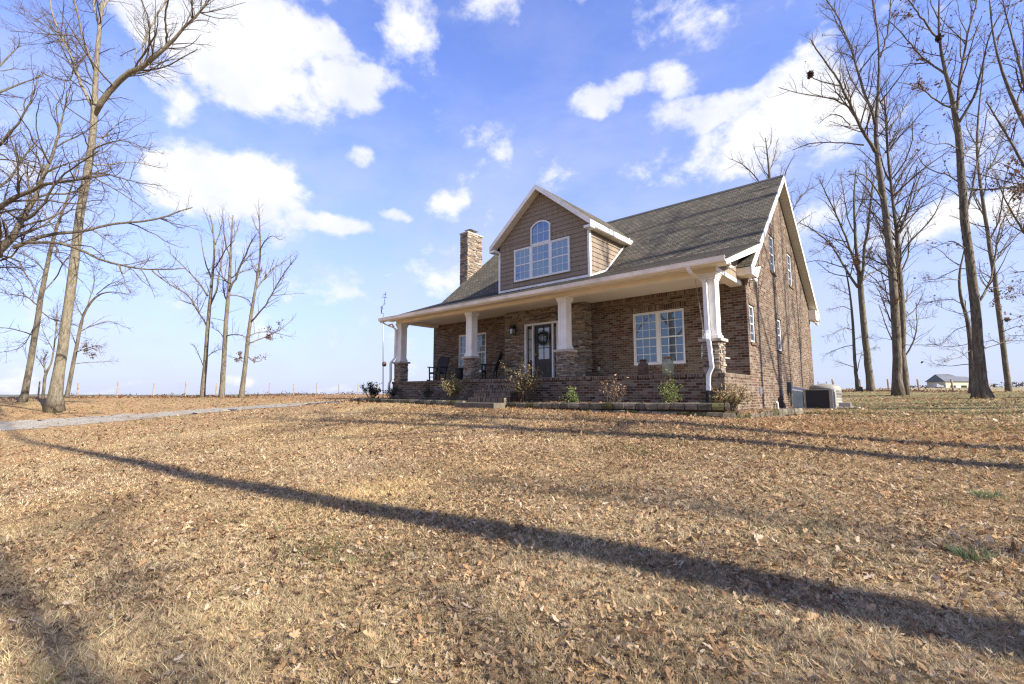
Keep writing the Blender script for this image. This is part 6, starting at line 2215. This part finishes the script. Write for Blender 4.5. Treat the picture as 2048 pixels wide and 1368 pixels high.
grove_tree(12.0, -8.65, 33, 0.27, 41, 'bare tree right of the lawn throwing the long straight shadow across it', nl=6, u0=0.80, tl=0.85)
grove_tree(16.0, -3.0, 22, 0.30, 42, 'bare tree right of the lawn whose shadow runs before the retaining wall', u0=0.5)
grove_tree(19.5, -1.4, 22, 0.28, 43, 'bare tree right of the lawn whose shadow nears the planting bed corner', u0=0.5)
grove_tree(15.0, 7.2, 21, 0.30, 44, 'bare tree past the right edge whose shadow falls on the gable wall')
grove_tree(22.5, 9.6, 22, 0.24, 45, 'bare tree past the right edge whose shadow streaks the roof')
grove_tree(13.0, 4.6, 24, 0.16, 54, 'slim bare tree past the right edge whose branch shadows lie on the roof', nl=12, u0=0.42)
grove_tree(18.0, 11.6, 21, 0.24, 55, 'bare tree past the right edge whose shadow falls on the rear of the gable', nl=10)
grove_tree(33, -5.7, 22, 0.27, 46, 'bare tree far to the right, its crown softly shading the middle lawn', nl=12)
grove_tree(22.5, -11.2, 20, 0.25, 47, 'bare tree behind the viewer on the right, its crown shading the near lawn', lean=(0, .03), nl=14, dens=(2.4, 3.2, 3.0), u0=0.3)
grove_tree(-8.5, -17.5, 17, 0.28, 48, 'bare tree behind the viewer mirrored in the big front window')
grove_tree(-12.0, -21.0, 19, 0.30, 49, 'bare tree behind the viewer mirrored in the dormer panes')
grove_tree(-6.0, -15.6, 16, 0.22, 51, 'nearer bare tree behind the viewer mirrored in the big front window', nl=11)
grove_tree(-15.5, -19.0, 18, 0.26, 52, 'bare tree behind the viewer mirrored at the left of the front window', nl=11)
grove_tree(-10.5, -24.5, 20, 0.3, 53, 'bare tree farthest behind the viewer, mirrored in the dormer panes', nl=11)
grove_tree(-3.5, -20.5, 18, 0.26, 50, 'bare tree straight behind the viewer, mirrored in the front window')
# ------------------------------------------------------------------ ground, drive, lawn
def ground_mat():
    m, nt, b = new_mat('winter_lawn')
    v = mapping(nt, 'Object')
    fine = nt.noise(v, 26, 8, 0.72)
    mid = nt.noise(v, 2.2, 8, 0.62)
    big = nt.noise(v, 0.16, 4, 0.55)
    vo = nt.n('ShaderNodeTexVoronoi')
    vo.inputs['Scale'].default_value = 13.0
    vo.inputs['Randomness'].default_value = 1.0
    nt.l(v, vo.inputs['Vector'])
    bw = nt.n('ShaderNodeRGBToBW')
    nt.l(vo.outputs['Color'], bw.inputs[0])
    straw = nt.ramp(fine, [(0.32, (0.05, 0.034, 0.019)), (0.46, (0.24, 0.165, 0.08)), (0.64, (0.50, 0.37, 0.185))])
    leaf = nt.ramp(bw.outputs[0], [(0.15, (0.14, 0.08, 0.042)), (0.45, (0.31, 0.18, 0.088)), (0.8, (0.45, 0.29, 0.15))])
    leaf = nt.mix(0.6, leaf, nt.ramp(fine, [(0.3, (0.35, 0.35, 0.35)), (0.65, (1.25, 1.25, 1.25))]), 'MULTIPLY')
    col = nt.mix(nt.ramp(nt.math('ADD', nt.math('MULTIPLY', mid, 0.7), nt.math('MULTIPLY', big, 0.5)), [(0.48, (0, 0, 0)), (0.70, (1, 1, 1))]), straw, leaf)
    grn = nt.noise(v, 0.7, 6, 0.6)
    col = nt.mix(nt.math('MULTIPLY', nt.ramp(grn, [(0.55, (0, 0, 0)), (0.72, (1, 1, 1))]), 0.55), col, nt.ramp(fine, [(0.3, (0.045, 0.06, 0.02)), (0.7, (0.17, 0.18, 0.075))]))
    sxg = nt.n('ShaderNodeSeparateXYZ')
    nt.l(v, sxg.inputs[0])
    gy_ = nt.ramp(nt.math('MULTIPLY_ADD', sxg.outputs[0], 0.06, nt.math('MULTIPLY_ADD', sxg.outputs[1], 0.03, nt.math('MULTIPLY', grn, 0.8))), [(0.52, (0, 0, 0)), (0.85, (1, 1, 1))])
    col = nt.mix(nt.math('MULTIPLY', gy_, 0.6), col, nt.ramp(fine, [(0.3, (0.06, 0.075, 0.025)), (0.7, (0.24, 0.245, 0.11))]))
    # the pasture past the fence is paler straw
    sxn = nt.n('ShaderNodeSeparateXYZ')
    nt.l(v, sxn.inputs[0])
    far = nt.math('MULTIPLY', nt.ramp(nt.math('DIVIDE', sxn.outputs[1], 60.0), [(0.55, (0, 0, 0)), (0.7, (1, 1, 1))]), 0.8)
    col = nt.mix(far, col, nt.ramp(mid, [(0.3, (0.24, 0.19, 0.10)), (0.7, (0.36, 0.29, 0.16))]))
    nt.l(col, b.inputs['Base Color'])
    b.inputs['Roughness'].default_value = 0.95
    b.inputs['Specular IOR Level'].default_value = 0.1
    bump(nt, b, nt.math('ADD', fine, nt.math('MULTIPLY', bw.outputs[0], 0.5)), 0.8, 0.04)
    return m


def axis(c, fine, n_f, grow, far):
    a = [0.0]
    st = fine
    while a[-1] < far:
        a.append(a[-1] + st)
        if len(a) > n_f:
            st *= grow
    a = np.array(a)
    return np.concatenate([c - a[:0:-1], c + a])


gx = axis(-4.0, 0.35, 70, 1.09, 2600)
gy = axis(-2.0, 0.35, 60, 1.09, 2600)
GX, GY = np.meshgrid(gx, gy)
rr = np.hypot(GX - CAM[0], GY - CAM[1])
sc_ = np.minimum(1, 330 / np.maximum(rr, 1))
xx, yy = CAM[0] + (GX - CAM[0]) * sc_, CAM[1] + (GY - CAM[1]) * sc_
GZ = ground_z(xx.ravel(), yy.ravel()).reshape(GX.shape)
GZ = GZ - np.maximum(0, rr - 330) * 0.004
rgn = np.random.default_rng(2)
und = 0.025 * np.sin(GX * 1.1 + 0.6 * np.sin(GY * .7)) * np.sin(GY * 1.3 + 1.0) * (rr < 60)
GZ = GZ + und * 0.6
nx, ny = len(gx), len(gy)
ii = np.arange((ny - 1) * (nx - 1))
r_, c_ = ii // (nx - 1), ii % (nx - 1)
a = r_ * nx + c_
F = np.stack([a, a + 1, a + nx + 1, a + nx], 1)
go = bulk_mesh('lawn', np.stack([GX.ravel(), GY.ravel(), GZ.ravel()], 1), F, 4, np.ones((len(F), 3)), ground_mat(), smooth=True)
tag(go, 'sloping winter lawn of straw-coloured grass and fallen leaves', 'lawn', kind='structure')


def lawn_z(x, y):
    r = np.hypot(x - CAM[0], y - CAM[1])
    return ground_z(x, y) + 0.6 * 0.025 * np.sin(x * 1.1 + 0.6 * np.sin(y * .7)) * np.sin(y * 1.3 + 1.0) * (r < 60)


# gravel drive, a sheet a few millimetres proud of the lawn
def gravel():
    m, nt, b = new_mat('gravel')
    v = mapping(nt, 'Object')
    vo = nt.n('ShaderNodeTexVoronoi')
    vo.inputs['Scale'].default_value = 26
    nt.l(v, vo.inputs['Vector'])
    bw = nt.n('ShaderNodeRGBToBW')
    nt.l(vo.outputs['Color'], bw.inputs[0])
    n = nt.noise(v, 1.3, 6, 0.6)
    c = nt.ramp(bw.outputs[0], [(0.1, (0.17, 0.155, 0.125)), (0.9, (0.45, 0.41, 0.34))])
    c = nt.mix(nt.math('MULTIPLY', nt.ramp(n, [(0.5, (0, 0, 0)), (0.75, (1, 1, 1))]), 0.75), c, (0.22, 0.15, 0.085))
    nt.l(c, b.inputs['Base Color'])
    b.inputs['Roughness'].default_value = 0.95
    b.inputs['Specular IOR Level'].default_value = 0.05
    bump(nt, b, vo.outputs['Distance'], 0.8, 0.03)
    return m


near = [(-260, 895), (-120, 878), (0, 863), (100, 855), (200, 846), (300, 836), (400, 827), (500, 818.5), (600, 811), (680, 806), (715, 803.5), (760, 801.5)]
farr = [(-260, 862), (-120, 852), (0, 844), (100, 838), (200, 832), (300, 826), (400, 819), (500, 812), (600, 806), (680, 802), (705, 800.5), (740, 799)]
A_ = np.array([on_ground(*p) for p in near])
B_ = np.array([on_ground(*p) for p in farr])
# beyond the house corner the drive swings round behind the planting
A_ = np.concatenate([A_[:-2], [[-16.9, 0.5, 0], [-16.9, 6, 0], [-16.5, 14, 0]]])
B_ = np.concatenate([B_[:-2], [[-19.5, 0.5, 0], [-20.2, 6, 0], [-20, 14, 0]]])


def dens(P, n):
    s = np.concatenate([[0], np.cumsum(np.linalg.norm(np.diff(P[:, :2], axis=0), axis=1))])
    u = np.linspace(0, s[-1], n)
    o = np.stack([np.interp(u, s, P[:, i]) for i in range(2)], 1)
    for _ in range(14):
        o[1:-1] = o[1:-1] * .5 + (o[:-2] + o[2:]) * .25
    return o


n_ = 150
A2, B2 = dens(A_, n_), dens(B_, n_)
rgd = np.random.default_rng(5)
A2 += rgd.normal(size=A2.shape) * 0.11
B2 += rgd.normal(size=B2.shape) * 0.11
W_ = 10
pts = np.stack([A2 + (B2 - A2) * k / W_ for k in range(W_ + 1)], 1)
pz = lawn_z(pts[..., 0].ravel(), pts[..., 1].ravel()).reshape(pts.shape[:2]) + 0.012
DV = np.concatenate([pts, pz[..., None]], 2).reshape(-1, 3)
ii = np.arange((n_ - 1) * W_)
r_, c_ = ii // W_, ii % W_
a = r_ * (W_ + 1) + c_
F = np.stack([a, a + 1, a + W_ + 2, a + W_ + 1], 1)
do = bulk_mesh('driveway', DV, F, 4, np.ones((len(F), 3)), gravel())
tag(do, 'pale grey gravel drive curving past the left of the house', 'driveway', kind='structure')
drive_c = pts[:, W_ // 2]
drive_w = np.linalg.norm(B2 - A2, axis=1) / 2


def free(x, y):
    """True where lawn litter may lie"""
    ok = ~((x > -14.8) & (x < 0.1) & (y > 0.0) & (y < 13.4))
    ok &= ~((x > -8.5) & (x < -6.4) & (y > -1.85) & (y < 0.1))
    ok &= ~((x > 0.3) & (x < 1.65) & (y > 5.6) & (y < 9.6))
    return ok


def on_drive(x, y):
    out = np.zeros(len(x), bool)
    for c, w in zip(drive_c[::3], drive_w[::3]):
        out |= (x - c[0]) ** 2 + (y - c[1]) ** 2 < (w * 0.92) ** 2
    return out


def in_bed(x, y):
    return ((x > -16) & (x < 0.3) & (y > -1.1) & (y < 0.05)) | ((x > 0.0) & (x < 0.75) & (y > -0.9) & (y < 3.4))


def scatter(n, r0, r1, rng, half=57, power=1.0):
    """points in the wedge of lawn in front of the viewer, a margin wider than the view"""
    u = rng.random(n)
    r = (r0 ** power + u * (r1 ** power - r0 ** power)) ** (1 / power)
    a = -YAW + np.radians(rng.uniform(-half, half, n))
    x = CAM[0] + np.sin(a) * r
    y = CAM[1] + np.cos(a) * r
    k = free(x, y)
    return x[k], y[k], r[k]


def hash_noise(x, y, s, seed):
    """smooth value noise"""
    r = np.random.default_rng(seed)
    T = r.random((256, 256))
    fx, fy = x / s, y / s
    ix, iy = np.floor(fx).astype(int), np.floor(fy).astype(int)
    u, v = fx - ix, fy - iy
    u, v = u * u * (3 - 2 * u), v * v * (3 - 2 * v)
    g = lambda a, b: T[a % 256, b % 256]
    return (g(ix, iy) * (1 - u) + g(ix + 1, iy) * u) * (1 - v) + (g(ix, iy + 1) * (1 - u) + g(ix + 1, iy + 1) * u) * v


rg = np.random.default_rng(21)
# --- grass blades
gv, gc = [], []
for n, r0, r1, hh, ww in ((250000, 1.3, 4.0, 0.034, 0.0017), (280000, 4.0, 9.0, 0.036, 0.0027), (190000, 9.0, 20.0, 0.038, 0.0056), (60000, 20, 34, 0.04, 0.009)):
    x, y, r = scatter(n, r0, r1, rg, power=1.6)
    dn = hash_noise(x, y, 0.35, 4) * .6 + hash_noise(x, y, 1.7, 5) * .6
    k = (rg.random(len(x)) < 0.25 + dn * 0.9) & ~on_drive(x, y) & ~in_bed(x, y)
    x, y = x[k], y[k]
    # blades grow in small tufts
    m = len(x)
    cen = np.arange(m) // 9 * 9
    ord_ = np.lexsort((np.floor(y / 0.07), np.floor(x / 0.07)))
    x, y = x[ord_], y[ord_]
    tx_, ty_ = (np.floor(x / 0.07) + hash_noise(np.floor(x / 0.07) * 7.3, np.floor(y / 0.07) * 3.1, 1.0, 61)) * 0.07, (np.floor(y / 0.07) + hash_noise(np.floor(x / 0.07) * 2.7, np.floor(y / 0.07) * 5.9, 1.0, 62)) * 0.07
    pull = np.where(rg.random(m) < 0.75, 0.72, 0.0) * (r0 < 9)
    x, y = x + (tx_ - x) * pull, y + (ty_ - y) * pull
    tall = 0.65 + 0.75 * hash_noise(tx_, ty_, 0.13, 63)
    z = lawn_z(x, y)
    a = rg.uniform(0, 2 * np.pi, m)
    h = tall * hh * rg.uniform(0.5, 1.5, m)
    lean = rg.normal(0, 0.75, (m, 2)) * h[:, None]
    w = ww * rg.uniform(0.6, 1.4, m)
    p = np.stack([x, y, z - 0.004], 1)
    s = np.stack([np.cos(a) * w, np.sin(a) * w, np.zeros(m)], 1)
    tip = p + np.stack([lean[:, 0], lean[:, 1], h], 1)
    gv.append(np.stack([p - s, p + s, tip], 1).reshape(-1, 3))
    green = hash_noise(x, y, 1.3, 9) * 0.6 + hash_noise(x, y, 0.4, 10) * 0.5 + 0.10 * (x > 0) * (y > -6) + 0.14 * (x > 1.2) * (y > -1.5) + 0.14 * ((x > 1.2) & (y > 3)) - 0.12 * (x < -1)
    gm = (green + rg.normal(0, 0.07, m) > 0.88)[:, None]
    straw = np.array([0.58, 0.455, 0.26]) * rg.uniform(0.35, 1.45, (m, 1)) * (1 + rg.normal(0, .05, (m, 3)))
    straw = straw * (0.62 + 0.62 * hash_noise(x, y, 0.9, 41) * 0.6 + 0.62 * hash_noise(x, y, 0.22, 42) * 0.6)[:, None]
    grey = hash_noise(x, y, 1.9, 43)[:, None]
    straw = straw * (1 + (grey - .5) * np.array([-.10, 0.0, .28]))
    grn = np.array([0.13, 0.165, 0.055]) * rg.uniform(0.6, 1.4, (m, 1))
    gc.append(np.where(gm, grn, straw))
gv = np.concatenate(gv)
gc = np.clip(np.concatenate(gc), 0.005, 1)
go2 = bulk_mesh('grass', gv, np.arange(len(gv)).reshape(-1, 3), 3, gc, M['grass'])
tag(go2, 'short dry winter grass blades with a few green ones', 'grass', kind='stuff')

# --- fallen leaves
lv, lc = [], []
OUT = np.array([(0, -1), (.28, -.55), (.18, -.25), (.48, 0.0), (.22, .15), (.30, .55), (0, 1), (-.30, .55), (-.22, .15), (-.48, 0), (-.18, -.25), (-.28, -.55)])
for n, r0, r1, size in ((34000, 1.3, 4.0, 0.017), (80000, 4.0, 9.0, 0.019), (100000, 9.0, 18.0, 0.025), (70000, 18, 50, 0.040)):
    x, y, r = scatter(n, r0, r1, rg, power=1.7)
    f = hash_noise(x, y, 2.3, 14) * 0.55 + hash_noise(x, y, 0.7, 15) * 0.35 + 0.28 * np.exp(-((y + 2.0) / 1.2) ** 2) * (x < 4) + 0.2 * (x < -16) + 0.3 * np.exp(-(((x - 2.4) / 1.6) ** 2 + ((y - 1.5) / 2.4) ** 2))
    f += 0.18 * np.clip(((x - CAM[0]) * RT[0] + (y - CAM[1]) * RT[1]) / np.maximum(r, 1), -1, 1)
    k = (rg.random(len(x)) < np.clip(f * 1.8 - 0.22, 0.08, 1)) & ~(on_drive(x, y) & (rg.random(len(x)) < 0.86))
    x, y = x[k], y[k]
    m = len(x)
    z = lawn_z(x, y)
    bedm = in_bed(x, y)
    z = np.where(bedm, np.where((x > 0) & (y > -.9), -1.02, -0.84), z)
    sz = size * np.minimum(rg.lognormal(0, 0.48, m), 2.3)
    a = rg.uniform(0, 2 * np.pi, m)
    tx, ty = rg.normal(0, .42, m), rg.normal(0, .42, m)
    curl = rg.normal(0.35, 0.8, m)
    asp = rg.uniform(0.7, 1.25, m)
    V = []
    for (ox, oy) in OUT:
        ox = ox * (1 + rg.normal(0, .12, m)) * asp
        oy = oy * (1 + rg.normal(0, .06, m))
        lx = (ox * np.cos(a) - oy * np.sin(a)) * sz
        ly = (ox * np.sin(a) + oy * np.cos(a)) * sz
        lz = (curl * ox * ox * 2.2 + 0.25 * curl * oy * oy) * sz + lx * tx + ly * ty + 0.020
        V.append(np.stack([x + lx, y + ly, z + lz], 1))
    lv.append(np.stack(V, 1).reshape(-1, 3))
    pal = np.array([(0.40, 0.265, 0.14), (0.32, 0.19, 0.10), (0.45, 0.32, 0.18), (0.19, 0.115, 0.062), (0.40, 0.24, 0.115), (0.47, 0.37, 0.26), (0.34, 0.245, 0.15), (0.42, 0.295, 0.165), (0.13, 0.085, 0.052), (0.24, 0.15, 0.08)])
    c = pal[rg.integers(0, len(pal), m)] * rg.uniform(0.8, 1.4, (m, 1))
    oak = (np.exp(-((y + 1.2) / 1.6) ** 2) + 0.9 * (x < -13) + 0.5 * np.clip(hash_noise(x, y, 3.0, 31) * 2 - .9, 0, 1))[:, None]
    rust = np.array([(0.37, 0.215, 0.112)]) * rg.uniform(0.55, 1.25, (m, 1))
    c = np.where(rg.random((m, 1)) < np.clip(oak, 0, .85), rust, c)
    lc.append(c)
lv = np.concatenate(lv)
lc = np.concatenate(lc)
lo = bulk_mesh('fallen_leaves', lv, np.arange(len(lv)).reshape(-1, 12), 12, lc, M['leafbits'])
tag(lo, 'brown oak leaves scattered thickly over the lawn and the bed', 'fallen leaves', kind='stuff')
# rough weeds and leaf litter along the fence lines
mb = MB()
rq = random.Random(17)
for posts, n in ((LPOST, 500), (RPOST, 900)):
    for i in range(n):
        k = rq.randrange(len(posts) - 1)
        u = rq.random()
        p = np.array(posts[k]) * (1 - u) + np.array(posts[k + 1]) * u
        dirv = (CAM - p)
        dirv[2] = 0
        dirv /= np.linalg.norm(dirv)
        p = p + dirv * abs(rq.gauss(0, 2.5))
        p[2] = gz(p[0], p[1])
        h = rq.uniform(.05, .28) if rq.random() < .8 else rq.uniform(.2, .45)
        for j in range(4):
            s_ = rq.uniform(.03, .09)
            c = p + np.array((rq.gauss(0, .15), rq.gauss(0, .15), rq.uniform(0, h)))
            d_ = np.array((rq.gauss(0, 1), rq.gauss(0, 1), rq.gauss(0, 1)))
            d_ /= np.linalg.norm(d_)
            e_ = np.cross(d_, (rq.gauss(0, 1), rq.gauss(0, 1), rq.gauss(0, 1)))
            e_ /= np.linalg.norm(e_)
            mb.add([c - d_ * s_, c + e_ * s_ * .7, c + d_ * s_, c - e_ * s_ * .7], [(0, 1, 2, 3)], tuple(np.array(rq.choice([(0.15, 0.075, 0.04), (0.24, 0.13, 0.06), (0.09, 0.055, 0.035)])) * rq.uniform(.6, 1.3)))
wo = mb.build('weeds', M['leafbits'])
tag(wo, 'rough brown weeds and drifted leaves along the fence lines', 'weeds', kind='stuff')
